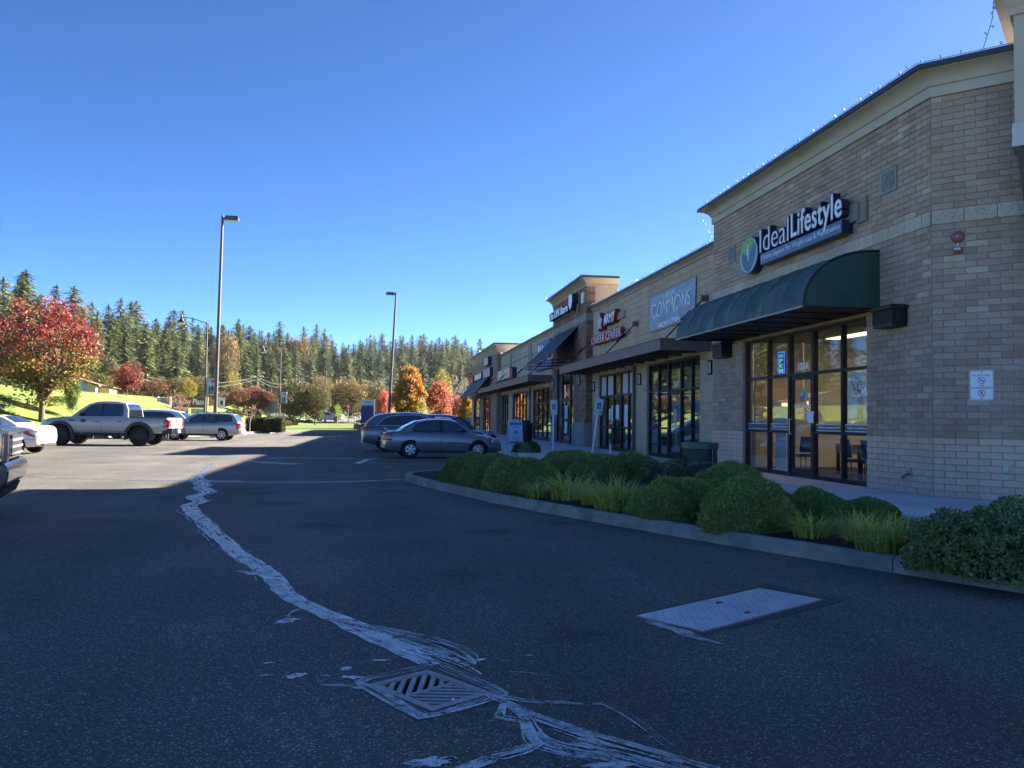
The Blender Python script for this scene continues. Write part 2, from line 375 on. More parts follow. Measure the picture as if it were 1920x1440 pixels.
# kerbed planting bed in front of the shops
ISL = [(6.6,24.0),(3.5,22.6),(1.6,21.3),(.85,20.6),(.58,20.0),(.52,19.3),(.70,18.3),(1.0,17.2),(1.38,15.95),(1.86,14.35),(2.42,12.86),(3.0,11.5),(3.57,10.23),(4.15,8.98),(4.72,7.85),(5.09,7.15),(5.45,6.5),(5.85,5.6),(6.2,4.4),(6.45,3.0),(6.6,1.0),(6.7,-4)]
kb = tag(empty('bed_kerb'), kind='structure')
ribbon_pieces('kerb', ISL, .16, -.3, -.045, m_kerb, kb, 2.84, side=1)
mb = MB()
def bed_fn(u, v):
    y = 23.6-27.4*u
    # left edge x at this y
    xl = None
    for (x0,y0),(x1,y1) in zip(ISL[:-1],ISL[1:]):
        if min(y0,y1) <= y <= max(y0,y1) and abs(y1-y0)>1e-6:
            x = x0+(x1-x0)*(y-y0)/(y1-y0); xl = x if xl is None or x < xl else xl
    xl = (xl if xl is not None else 1.5)+.10; x = xl+(7.4-xl)*v
    e = min(v*(7.4-xl), 1)
    return (x, y, -.085+.03*smooth(e)+.012*math.sin(x*9+y*5)*math.sin(y*11-x*3))
mb.grid(bed_fn, 120, 24); tag(mb.build('mulch_bed', m_mulch, smooth=60), kind='structure')
# shredded bark chips on the mulch
n = 9000; u = rng.random(n); v = rng.random(n)
c = np.array([bed_fn(a,b) for a,b in zip(u*.92+.04,v**1.5)]); c[:,2] += .008
a = rng.random(n)*6.28; ln = .014+.04*rng.random(n); wd = .005+.009*rng.random(n); tl = (rng.random(n)-.5)*.7
d = np.stack([np.cos(a)*ln, np.sin(a)*ln, tl*ln],1); s_ = np.stack([-np.sin(a)*wd, np.cos(a)*wd, np.zeros(n)],1)
q = np.stack([c-d-s_, c+d-s_, c+d+s_, c-d+s_],1)
cc = np.array([.085,.052,.036])*(.4+1.6*rng.random((n,1)))
M_leaf = leaf_mat('foliage')
M_chip = leaf_mat('bark_chip', 0, .0, 0, .9)
tag(link('bark_chips', np_mesh('bark_chips', q, 4, M_chip, cc)), kind='stuff')
# front walk (raised slab with a rounded edge)
WALK = [(4.95,95),(4.95,25.2),(5.6,24.3),(7.1,23.6),(7.1,10.4),(7.6,8.8),(8.6,7.2),(10.2,5.6),(13,4.0),(22,2.6),(22,9),(13.4,9),(9.5,13.1),(9.5,95)]
mb = MB(); mb.prism(WALK, -.3, 0, axis=2); o = mb.build('front_walk', m_walk); tag(o, kind='structure')
bv = o.modifiers.new('edge','BEVEL'); bv.width = .02; bv.segments = 2; bv.limit_method='ANGLE'

# sealed cracks: thin poured strands lying on the asphalt
def strands(pts, wid, k, seed, z=-.1965, sw=(.012,.05), amp=.5, thick=None):
    rs = random.Random(seed)
    if len(pts) > 3:      # round the corners of the pour
        q_, w_ = [pts[0]], [wid[0]]
        for i in range(len(pts)-1):
            p0,p1,p2,p3 = pts[max(0,i-1)],pts[i],pts[i+1],pts[min(len(pts)-1,i+2)]
            for t in (.25,.5,.75,1.):
                q_.append(tuple(.5*(2*b_+(c_-a_)*t+(2*a_-5*b_+4*c_-d_)*t*t+(3*b_-a_-3*c_+d_)*t**3) for a_,b_,c_,d_ in zip(p0,p1,p2,p3))); w_.append(wid[i]+(wid[i+1]-wid[i])*t)
        pts, wid = q_, w_
    P = [Vector((x,y,0)) for x,y in pts]; L=[0]
    for a,b in zip(P[:-1],P[1:]): L.append(L[-1]+(b-a).length)
    def at(s):
        s=min(max(s,0),L[-1])
        for i in range(len(L)-1):
            if s<=L[i+1]+1e-9: return P[i].lerp(P[i+1],(s-L[i])/max(1e-9,L[i+1]-L[i])), (wid[i]+(wid[i+1]-wid[i])*(s-L[i])/max(1e-9,L[i+1]-L[i]))
        return P[-1],wid[-1]
    mb = MB()
    for q in range(k):
        ph = [rs.random()*6.28 for _ in range(4)]; off = (q+.5)/k-.5+rs.uniform(-.5,.5)/k; bw = rs.uniform(*sw)
        zz = z+.0006*q
        s = 0; row = []
        s0 = 0 if rs.random()<.7 else rs.random()*L[-1]*.5; s1 = L[-1] if rs.random()<.7 else L[-1]*(.5+.5*rs.random()); s = s0
        while s <= s1:
            p,w = at(s); p2,_ = at(s+.05); p1,_ = at(s-.05); d = p2-p1
            if d.length<1e-6: s+=.05; continue
            d.normalize(); nn = Vector((-d.y,d.x,0))
            o = off*w+amp*w*(.10*math.sin(s*2.1+ph[0])+.07*math.sin(s*5.3+ph[1])+.03*math.sin(s*13+ph[2]))
            ww = bw*(.75+.4*math.sin(s*3.3+ph[3])+.25*math.sin(s*17+ph[1])+.25*(rs.random()-.5)); ww = max(.002,ww)
            c = p+nn*o; row.append((c-nn*ww*.5, c+nn*ww*.5)); s += .045
        for (a0,a1),(b0,b1) in zip(row[:-1],row[1:]):
            mb.poly([(a0.x,a0.y,zz),(a1.x,a1.y,zz),(b1.x,b1.y,zz),(b0.x,b0.y,zz)])
    return mb
def seal(mb, m=None): 
    tag(mb.build('crack_seal', m or m_seal, fix=False), kind='structure')
MAIN = [(-5.04,26.2),(-4.42,22.04),(-4.15,20.2),(-3.98,19.3),(-3.55,17.9),(-3.48,17.2),(-3.12,16.2),(-3.22,15.4),(-2.92,14.5),(-2.95,13.7),(-2.42,12.0),(-1.84,10.2),(-1.42,9.0),(-1.16,8.36),(-.93,7.67),(-.69,6.87),(-.50,6.45),(-.24,6.02),(0,5.55),(.15,5.25),(.25,5.04),(.30,4.93),(.31,4.88)]
seal(strands(MAIN, [.22,.26,.30,.33,.31,.30,.28,.26,.25,.24,.23,.21,.19,.18,.17,.16,.155,.15,.15,.14,.12,.10,.07], 9, 1, sw=(.040,.066), amp=.45))
seal(strands(MAIN, [.30,.32,.38,.42,.40,.38,.36,.34,.32,.30,.29,.26,.24,.23,.22,.20,.19,.19,.19,.18,.16,.12,.08], 8, 51, z=-.1972, sw=(.006,.018), amp=.9))
seal(strands([(-.28,6.05),(.02,5.72),(.25,5.42),(.42,5.2),(.50,5.0),(.55,4.86)], [.04,.14,.2,.22,.18,.05], 20, 2, sw=(.004,.014), amp=1.5))
seal(strands([(-.02,5.55),(.2,5.3),(.33,5.15),(.45,4.98),(.54,4.78),(.57,4.68)], [.1,.12,.12,.14,.09,.02], 5, 12, sw=(.008,.022), amp=1.2))
ring = [(-.08,4.66),(-.03,4.72),(.31,4.91),(.39,4.82),(.63,4.42),(.60,4.33),(.25,4.10),(.18,4.15),(-.08,4.60),(-.08,4.68)]
seal(strands(ring, [.07]*10, 6, 3, sw=(.004,.012), amp=.8))
seal(strands([(-.12,4.66),(.0,4.48),(.14,4.24),(.24,4.10),(.40,4.18),(.55,4.30)], [.05,.07,.07,.06,.06,.05], 4, 13, sw=(.008,.02), amp=.8))
seal(strands([(.56,4.38),(.62,4.26),(.68,4.15),(.76,4.0),(.9,3.82),(1.1,3.61),(1.29,3.4),(1.39,3.3)], [.05,.07,.07,.08,.10,.12,.13,.13], 8, 4, sw=(.012,.026), amp=.7))
seal(strands([(.64,4.22),(.70,4.08),(.71,3.95),(.71,3.82),(.72,3.72),(.80,3.62),(.93,3.54),(1.09,3.44),(1.25,3.32)], [.04,.05,.07,.09,.12,.12,.12,.13,.14], 9, 44, z=-.1975, sw=(.012,.028), amp=.9))
seal(strands([(.88,3.72),(1.0,3.58),(1.12,3.46),(1.25,3.34)], [.08,.12,.14,.12], 5, 45, z=-.1978, sw=(.02,.045), amp=.8))
seal(strands([(.71,3.70),(.64,3.63),(.55,3.59),(.45,3.54),(.36,3.47),(.30,3.40)], [.06,.09,.10,.10,.10,.08], 8, 46, sw=(.010,.024), amp=.8))
seal(strands([(.62,4.22),(.60,4.12),(.58,4.04),(.64,4.0),(.70,3.98)], [.03,.04,.05,.05,.04], 6, 47, sw=(.006,.014), amp=1.2))
seal(strands([(.58,4.36),(.78,4.23),(.94,4.2),(1.07,4.16)], [.05,.04,.03,.02], 5, 48, sw=(.005,.014), amp=.9))
seal(strands([(1.07,4.17),(1.13,4.15),(1.2,3.97),(1.24,3.8),(1.26,3.6)], [.03,.05,.05,.05,.04], 4, 49, sw=(.004,.010), amp=1.2))
seal(strands([(.72,4.75),(.85,4.72),(.97,4.62),(1.06,4.62)], [.02,.02,.02,.01], 2, 17, sw=(.002,.005)))
seal(strands([(-.30,4.62),(-.2,4.60),(-.1,4.57)], [.01,.03,.01], 3, 7, sw=(.003,.015)))
CROSS = [(-3.95,18.93),(-2.44,18.72),(-.87,18.92),(-.3,19.3)]
seal(strands([(-4.1,18.95),(-2.44,18.62),(-.8,18.80),(.1,19.45),(.5,19.7)], [.12,.10,.12,.12,.08], 3, 8, sw=(.03,.06), amp=.3))
seal(strands([(-4.1,19.25),(-2.44,19.02),(-.87,19.10)], [.1,.08,.06], 2, 18, sw=(.02,.03), amp=.2))
mb = strands([(-4.2,19.05),(-2.44,18.84),(-.87,18.97),(-.1,19.35)], [.5,.36,.3,.2], 8, 28, z=-.1985, sw=(.1,.16), amp=.2); seal(mb, m_seal_dark)
seal(strands([(-8.1,20.6),(-7.01,19.75),(-5.88,19.4),(-4.25,19.05)], [.2,.25,.3,.4], 6, 9, sw=(.03,.09)))
seal(strands([(-4.25,19.05),(-3.6,19.0),(-3.0,18.95)], [.4,.5,.3], 6, 19, sw=(.03,.08)))
seal(strands([(-6.9,29.5),(-5.2,29.2),(-3.6,29.4),(-2.2,29.6),(-.9,29.3)], [.2]*5, 3, 10, sw=(.05,.09)))
seal(strands([(-4.3,27.6),(-3.5,26.6),(-2.9,26.2),(-2.4,25.9)], [.5]*4, 5, 20, sw=(.06,.16)))
seal(strands([(-.75,26.2),(-.55,27.4),(-.35,29.2),(.6,31.4),(.95,33)], [.35,.3,.25,.2,.2], 5, 21, sw=(.05,.1)))
seal(strands([(.15,24.5),(.2,25.2)], [.2,.2], 3, 22, sw=(.04,.08)))
seal(strands([(-5.4,55),(-4.4,58),(-3.5,63),(-3.1,66)], [.3]*4, 3, 23, sw=(.08,.16)))
seal(strands([(-3.9,53),(-2.8,53.5),(-2.1,53)], [.25]*3, 3, 24, sw=(.08,.16)))
seal(strands([(-9.8,30.8),(-8.3,31.4),(-6.9,34.5),(-5.9,36.4)], [.1]*4, 2, 25, sw=(.03,.06)), m_seal_dark)
seal(strands([(-13,27.4),(-9.5,26.8),(-6,26.3)], [.05]*3, 1, 26, sw=(.02,.04)), m_seal_dark)
seal(strands([(-13,22.2),(-10,21.2),(-7.6,20.9)], [.05]*3, 1, 27, sw=(.03,.05)), m_seal_dark)
# faded stall lines by the parked cars
m_line = mat('worn_line_paint', (.42,.42,.42), .7, var=.35, vs=6)
for yy in (26.2, 29.0, 34.4):
    l_ = MB(); l_.poly([(-.4,yy-.05,-.1962),(4.9,yy-.05,-.1962),(4.9,yy+.05,-.1962),(-.4,yy+.05,-.1962)]); tag(l_.build('stall_line', m_line), kind='structure')
# blobs of sealer spilled beside the crack
def blob(x, y, rx, ry, rot=0., seed=0, m=None, z=-.1955):
    rs = random.Random(seed); mb = MB(); n = 26; pts = []
    ph = [rs.random()*6.28 for _ in range(4)]
    for i in range(n):
        a = 2*math.pi*i/n; r = 1+.28*math.sin(2*a+ph[0])+.2*math.sin(5*a+ph[1])+.16*math.sin(9*a+ph[2])+.1*math.sin(13*a+ph[3]); px,py = rx*r*math.cos(a), ry*r*math.sin(a)
        pts.append((x+px*math.cos(rot)-py*math.sin(rot), y+px*math.sin(rot)+py*math.cos(rot), z))
    for i in range(n): mb.poly([(x,y,z), pts[i], pts[(i+1)%n]])
    tag(mb.build('sealer_spill', m or m_seal, fix=False), kind='structure')
for (x,y,rx,ry,ro,sd_) in [(-.62,5.06,.025,.02,0,1),(-.44,4.80,.055,.04,.2,2),(-.28,4.78,.02,.01,0,3),(-.60,4.82,.03,.014,0,4),(-.17,4.90,.05,.03,.4,6),(.02,5.05,.04,.022,0,7),(.57,4.98,.06,.026,.5,8),(-.14,4.74,.05,.03,0,9),(.22,3.55,.10,.045,.4,10),(.3,3.58,.03,.02,0,13),(.9,5.06,.02,.014,0,11),(-1.12,7.9,.05,.05,0,14),(-1.1,8.0,.03,.02,.3,18),(-.05,3.98,.02,.012,0,16),(-.10,4.55,.035,.018,0,17)]:
    blob(x,y,rx,ry,ro,sd_)
blob(.95,3.42,.09,.05,.3,61); blob(-.63,6.08,.085,.06,.3,22); seal(strands([(-.52,6.5),(-.63,6.35),(-.64,6.2)], [.05,.06,.03], 4, 31, sw=(.01,.03)))
seal(strands([(-1.3,8.05),(-1.12,7.93),(-1.0,7.8)], [.04,.08,.1], 3, 33, sw=(.012,.03)))
# small leaf litter on the asphalt
n = 60; mb = MB()
for i in range(n):
    y = random.uniform(3.4,16); x = random.uniform(-.25,.36)*y; s = random.uniform(.008,.02); a = random.random()*6.28
    mb.poly([(x+s*1.6*math.cos(a),y+s*1.6*math.sin(a),-.192),(x-s*.6*math.sin(a),y+s*.6*math.cos(a),-.186),(x-s*1.6*math.cos(a),y-s*1.6*math.sin(a),-.193),(x+s*.6*math.sin(a),y-s*.6*math.cos(a),-.190)])
tag(mb.build('leaf_litter', mat('dry_leaf', (.25,.2,.13), .8)), kind='stuff')

# storm drain grate in its frame, over a dark pit
def drain():
    root = tag(empty('storm_drain', (.275,4.505,-.2)), 'square cast iron storm drain grate ringed with crack sealer', 'drain grate')
    c = Vector((.275,4.505)); ux = Vector((GR[1][0]-GR[0][0], GR[1][1]-GR[0][1])); uy = Vector((GR[2][0]-GR[1][0], GR[2][1]-GR[1][1]))
    lx, ly = ux.length, uy.length; ux.normalize(); uy = Vector((-ux.y, ux.x))*-1; 
    Mx = Matrix(((ux.x,uy.x,0,0),(ux.y,uy.y,0,0),(0,0,1,0),(0,0,0,1)))
    m_i = mat('cast_iron', (.30,.255,.255), .45, .3, var=.25, vs=25, bump=.3, bs=150, dirt=(.22,.19,.185), dscale=9)
    hx, hy = lx/2, ly/2
    mb = MB(); w=.022
    mb.box((-hx-.012,-hy-.012,-.05),(hx+.012,-hy+w,.002)); mb.box((-hx-.012,hy-w,-.05),(hx+.012,hy+.012,.002)); mb.box((-hx-.012,-hy+w,-.05),(-hx+w,hy-w,.002)); mb.box((hx-w,-hy+w,-.05),(hx+.012,hy-w,.002))
    mb.build('frame', m_i, root, mw=Mx)
    p = MB(); p.box((-hx+.001,-hy+.001,-.5),(hx-.001,hy-.001,-.49)); 
    for a,b in (((-hx,-hy),(hx,-hy+.004)),((-hx,hy-.004),(hx,hy)),((-hx,-hy),(-hx+.004,hy)),((hx-.004,-hy),(hx,hy))): p.box((a[0],a[1],-.5),(b[0],b[1],-.05))
    p.build('pit', M_dark, root, mw=Mx)
    # plate: two triangles of bars separated by a diagonal web
    w2 = w+.003; ax, ay = hx-w2, hy-w2; m1 = .013
    rim = MB(); rim.box((-ax,-ay,-.03),(ax,-ay+m1,.0)); rim.box((-ax,ay-m1,-.03),(ax,ay,.0)); rim.box((-ax,-ay+m1,-.03),(-ax+m1,ay-m1,.0)); rim.box((ax-m1,-ay+m1,-.03),(ax,ay-m1,.0))
    bx, by = ax-m1, ay-m1
    t = .014; rim.box((-bx,-t,-.03),(bx,t,-.001)); rim.build('rim', m_i, root, mw=Mx)
    def clip(poly, y0, y1):
        for f in (lambda p: p[0]+bx, lambda p: bx-p[0], lambda p: p[1]-y0, lambda p: y1-p[1]):
            out=[]
            for k in range(len(poly)):
                p,q=poly[k],poly[(k+1)%len(poly)]; a,b_=f(p),f(q)
                if a>=0: out.append(p)
                if a*b_<0: s_=a/(a-b_); out.append((p[0]+(q[0]-p[0])*s_,p[1]+(q[1]-p[1])*s_))
            poly=out
            if len(poly)<3: return None
        return poly
    for d,y0,y1 in (((.70,-.714),-by,-t),((.707,.707),t,by)):
        n_=(-d[1],d[0]); pitch=.052
        for k in range(-12,13):
            o=k*pitch; w_=.5*pitch*.5
            q=clip([(n_[0]*(o-w_)-d[0],n_[1]*(o-w_)-d[1]),(n_[0]*(o+w_)-d[0],n_[1]*(o+w_)-d[1]),(n_[0]*(o+w_)+d[0],n_[1]*(o+w_)+d[1]),(n_[0]*(o-w_)+d[0],n_[1]*(o-w_)+d[1])],y0,y1)
            if q: b_=MB(); b_.prism(q,-.03,-.0015,axis=2); b_.build('bar', m_i, root, mw=Mx)
    bolt = MB(); bolt.lathe([(0,.006),(.010,.006),(.012,.0)], (-.02,ay-.02,0), 10); bolt.build('bolt', M_steel, root, mw=Mx)
drain()
# diamond plate vault cover
def hatch():
    root = tag(empty('vault_cover', (2.76,6.2,-.2)), 'rectangular diamond plate steel vault cover set in the asphalt', 'vault cover')
    A = Vector((2.18,5.50)); B = Vector((3.54,6.39)); D = Vector((1.96,5.99)); ux=(B-A); L=ux.length; ux.normalize(); uy=Vector((-ux.y,ux.x)); W=.57
    Mx = Matrix(((ux.x,uy.x,0,A.x-2.76),(ux.y,uy.y,0,A.y-6.2),(0,0,1,0),(0,0,0,1)))
    m_p = mat('diamond_plate', (.46,.47,.50), .45, .6, var=.25, vs=5, dirt=(.40,.41,.43), dscale=3.5)
    m_lug = mat('polished_lugs', (.80,.81,.84), .3, .85, var=.1, vs=9)
    for x0,x1 in ((0,L*.5-.003),(L*.5+.003,L)):
        p = MB(); p.box((x0,0,0),(x1,W,.012))
        nx = int((x1-x0)/.046); ny = int(W/.046)
        for i in range(nx):
            for j in range(ny):
                cx,cy_ = x0+.026+i*.046, .026+j*.046; s = .017; tq=.007
                d = (1,1) if (i+j)%2 else (1,-1); k=.7071
                ex,ey = d[0]*k*s, d[1]*k*s; fx,fy = -d[1]*k*tq, d[0]*k*tq
                p.poly([(cx-ex,cy_-ey,.0122),(cx+fx,cy_+fy,.0135),(cx,cy_,.0205),(cx-fx,cy_-fy,.0135)]); p.poly([(cx+ex,cy_+ey,.0122),(cx-fx,cy_-fy,.0135),(cx,cy_,.0205),(cx+fx,cy_+fy,.0135)])
        p.m=[0]*6+[1]*(len(p.f)-6); p.build('plate', [m_p, m_lug], root, mw=Mx, fix=False)
    fr = MB(); t=.02
    fr.box((-t,-t,-.02),(L+t,-.003,.008)); fr.box((-t,W+.003,-.02),(L+t,W+t,.008)); fr.box((-t,-.003,-.02),(-.003,W+.003,.008)); fr.box((L+.003,-.003,-.02),(L+t,W+.003,.008))
    fr.build('frame', M_brown, root, mw=Mx)
    h = MB(); h.box((L*.42,.1,.012),(L*.46,.13,.0155)); h.box((L*.50,W-.14,.012),(L*.54,W-.11,.0155)); h.build('lift_slot', M_dark, root, mw=Mx)
hatch()
t_ = MB(); t_.poly([(1.86,6.02,-.1965),(2.14,5.40,-.1965),(3.72,6.36,-.1965),(3.40,7.08,-.1965)]); tag(t_.build('tar_patch', mat('asphalt_patch', (.045,.044,.043), .75, var=.3, vs=20, bump=.5, bs=90)), kind='structure')
blob(2.02,5.55,.30,.07,-1.15,41,z=-.195)
# ------------------------------------------------------------------ the shopping building
XI, XL, YC = 9.375, 9.734, 13.219
SQ = math.sqrt(.5)
B_FRONT = Matrix(((0,0,-1,0),(-1,0,0,0),(0,1,0,0),(0,0,0,1)))        # u along -Y, v up, w outwards (-X)
def plane(X): 
    m = B_FRONT.copy(); m[0][3] = X; return m                          # u = -Y
CH = Matrix(((SQ,0,-SQ,XI),(-SQ,0,-SQ,YC),(0,1,0,0),(0,0,0,1)))      # chamfered corner, u from the corner to the right
def side_plane(Y, X0):                                                 # faces the camera (-Y), u along +X
    return Matrix(((1,0,0,X0),(0,0,-1,Y),(0,1,0,0),(0,0,0,1)))
bld = tag(empty('shopping_building', (XI, 40, 0)), 'long single storey brick and stone shopping building with tower fronts and glass storefronts', 'building')
BW = Matrix.Translation((-XI,-40,0))
def bpart(name, mb, mats, M=None, parent=None, smooth=None, **kw):
    """a part of the building, given in plane coordinates"""
    if M is not None: mb.xf(M)
    if parent is None or parent is bld:
        mb.xf(BW); return mb.build(name, mats, bld, smooth, **kw)
    mb.xf(BW); return mb.build(name, mats, parent, smooth, **kw)
# brick colours, each a fired clay / concrete tone
def brick_set(name, cols, bump=.35): return [mat('%s_%d' % (name, i), c, .88, var=.14, vs=16, bump=bump, bs=110, weather=.16) for i,c in enumerate(cols)]
BR_UP = brick_set('brown_brick', [(.41,.285,.205),(.44,.31,.228),(.365,.25,.185),(.465,.335,.25),(.42,.305,.235),(.53,.41,.305),(.365,.225,.155)])
UPW = [.27,.25,.16,.13,.13,.03,.03]
BR_LO = brick_set('tan_brick', [(.62,.425,.325),(.595,.405,.31),(.64,.445,.34)])
BR_BAND = [mat('split_stone_%d'%i, c, .95, var=.25, vs=14, bump=1.0, bs=28, weather=.15) for i,c in enumerate([(.52,.435,.335),(.48,.40,.315),(.55,.46,.36)])]
BL_TAN = brick_set('tan_block', [(0.508,0.378,0.270),(0.481,0.356,0.254),(0.529,0.400,0.286),(0.491,0.373,0.275)])
BL_UP = brick_set('ups_block', [(0.196,0.108,0.073),(0.230,0.129,0.087),(0.170,0.096,0.070),(0.255,0.150,0.101)])
BL_GREY = brick_set('grey_block', [(0.286,0.281,0.258),(0.260,0.256,0.240)])
BL_PALE = brick_set('pale_block', [(.42,.38,.31),(.40,.36,.295),(.44,.40,.33)])
BL_T3 = brick_set('taupe_block', [(0.280,0.215,0.156),(0.252,0.195,0.144),(0.301,0.227,0.168)])
pieces = []      # (distance key, plane, u, v, length, height, material, depth, kind)
CAMP = Vector((0,0,1.226)); CMI = cam.matrix_world.inverted()
def in_view(p):
    q = CMI@p
    if q.z > -.1: return False
    x = q.x/-q.z*1575; y = q.y/-q.z*1575
    return abs(x) < 965 and abs(y) < 725
def courses(M, u0, u1, v0, v1, L, H, mats, weights=None, openings=(), kind='brick', depth=.012, gap=.011, seed=0, bond=.5, corner=0.):
    rs = random.Random(seed+int(u0*10)); nrow = max(1,round((v1-v0)/H)); hh = (v1-v0)/nrow
    for r in range(nrow):
        a, b = v0+r*hh, v0+(r+1)*hh
        spans = [(u0,u1)]
        for (o0,o1,p0,p1) in openings:
            if b > p0+.02 and a < p1-.02:
                ns = []
                for (s0,s1) in spans:
                    if o1 <= s0 or o0 >= s1: ns.append((s0,s1)); continue
                    if o0 > s0: ns.append((s0,o0))
                    if o1 < s1: ns.append((o1,s1))
                spans = ns
        off = (bond*L if r%2 else 0)
        k0 = math.floor((u0-off-u0)/L)-1
        n = int((u1-u0)/L)+4
        for k in range(n):
            x0 = u0+off+(k-1)*L; x1 = x0+L
            for (s0,s1) in spans:
                y0, y1 = max(x0,s0), min(x1,s1)
                if y1-y0 > .035:
                    mi = rs.choices(range(len(mats)), weights)[0] if weights else rs.randrange(len(mats))
                    pieces.append([0, M, y0+gap/2, a+gap/2, y1-y0-gap, b-a-gap, mats[mi], depth+rs.uniform(-.0015,.002), kind])
def brick_mesh(mb, M, u, v, l, h, d, mi, e=.005):
    n = len(mb.v)
    for (x,y,z) in ((u,v,-.004),(u+l,v,-.004),(u+l,v+h,-.004),(u,v+h,-.004),(u,v,d-e),(u+l,v,d-e),(u+l,v+h,d-e),(u,v+h,d-e),(u+e,v+e,d),(u+l-e,v+e,d),(u+l-e,v+h-e,d),(u+e,v+h-e,d)):
        mb.v.append(tuple(M@Vector((x,y,z))))
    for q in ((0,1,5,4),(1,2,6,5),(2,3,7,6),(3,0,4,7),(4,5,9,8),(5,6,10,9),(6,7,11,10),(7,4,8,11),(8,9,10,11)):
        mb.f.append([n+i for i in q]); mb.m.append(mi)
walls = {}
def wall(key, M, boxes, m, name='wall'):
    mb = MB()
    for (a,b) in boxes: mb.box(a,b)
    walls[key] = bpart(name, mb, m, M); return walls[key]
def flush(kind, wall_obj, allm, limit):
    """largest pieces become objects of their own under the wall, the rest one joined piece-work part"""
    global pieces
    mine = [p for p in pieces if p[8]==kind]; pieces = [p for p in pieces if p[8]!=kind]
    for p in mine:
        c = p[1]@Vector((p[2]+p[4]/2, p[3]+p[5]/2, 0)); dist = (c-CAMP).length; nrm = (p[1]@Vector((0,0,1))-p[1]@Vector((0,0,0)))
        ca = abs((c-CAMP).normalized().dot(nrm)); p[0] = -(p[4]*p[5]*ca/dist**2) if in_view(c) else 1
    mine.sort(key=lambda p: p[0]); cache = {}
    for p in [q for q in mine if q[0] < 0][:limit]:
        key = (round(p[4],2), round(p[5],3), p[6].name)
        if key not in cache:
            mb = MB(); brick_mesh(mb, Matrix.Identity(4), 0, 0, p[4], p[5], .012, 0); cache[key] = mb.mesh(kind, p[6])
        w = wall_obj(p) if callable(wall_obj) else wall_obj
        link(kind, cache[key], w, BW@p[1]@Matrix.Translation((p[2],p[3],p[7]-.012)))
        p[0] = None
    mb = MB(); ix = {m.name:i for i,m in enumerate(allm)}
    rest = [p for p in mine if p[0] is not None]
    for p in rest: brick_mesh(mb, p[1], p[2], p[3], p[4], p[5], p[7], ix[p[6].name])
    if rest:
        w = wall_obj(rest[0]) if callable(wall_obj) else wall_obj
        o = bpart(kind+'_courses', mb, allm, None, w); o['kind'] = 'stuff'
# --- masses: roofs are pale membrane, rear and party walls rendered
m_roof = mat('white_roof_membrane', (.72,.70,.66), .8)
mb = MB()
mb.box((9.9,23.2,5.4),(27,38.3,5.5)); mb.box((9.9,46.4,5.4),(27,69.6,5.5)); mb.box((9.9,38.3,5.4),(27,46.4,5.5)); mb.box((9.9,69.6,5.4),(27,90,5.5)); mb.box((13,9,5.4),(40,23.2,5.5))
bpart('roof', mb, m_roof)
mb = MB(); mb.box((27,4,-.2),(27.3,90.2,6.0)); mb.box((9.9,90,-.2),(27,90.2,6.0)); bpart('rear_wall', mb, M_stucco2)

# --- corner shop front (tower), openings in plane coords u=-Y
PI_ = plane(XI)
TU0, TU1 = -22.96, -YC
OPEN_W = (-20.94, -15.22, -.1, 3.36)
ZB, ZT, ZB0, ZB1 = 1.016, 6.95, 4.70, 4.955
w = wall('tower', PI_, [((TU0,-.25,-.35),(OPEN_W[0],7.1,-.004)),((OPEN_W[1],-.25,-.35),(TU1+.0,7.1,-.004)),((OPEN_W[0],3.36,-.35),(OPEN_W[1],7.1,-.004))], M_mortar)
mb = MB(); mb.box((.003,-.25,-.35),(5.5,7.1,-.004)); mb.xf(CH)
wc = walls['corner'] = bpart('wall', mb, M_mortar)
mb = MB(); mb.box((9.5,22.6,-.2),(13.2,22.955,7.1)); mb.box((12.9,9,5),(13.2,22.7,7.1)); bpart('wall', mb, M_stucco2)
MED = [(-21.90,-21.42,5.60,6.06),(-14.69,-14.18,5.60,6.06)]
def tower_fill(M, u0, u1, op, seed):
    courses(M, u0, u1, .0, ZB, .345, .1129, BR_LO, None, op, 'brick', .012, .012, seed)
    courses(M, u0, u1, ZB, ZB0, .345, .1117, BR_UP, UPW, op, 'brick', .012, .010, seed+1)
    courses(M, u0, u1, ZB0, ZB1, .50, .25, BR_BAND, None, op, 'brick', .026, .012, seed+2)
    courses(M, u0, u1, ZB1, ZT, .345, .1108, BR_UP, UPW, op, 'brick', .012, .010, seed+3)
tower_fill(PI_, TU0, TU1-.004, [OPEN_W]+MED, 5)
tower_fill(CH, .004, 1.75, [], 9)
flush('brick', lambda p: walls['corner'] if p[1] is CH else walls['tower'], BR_UP+BR_LO+BR_BAND, 298)
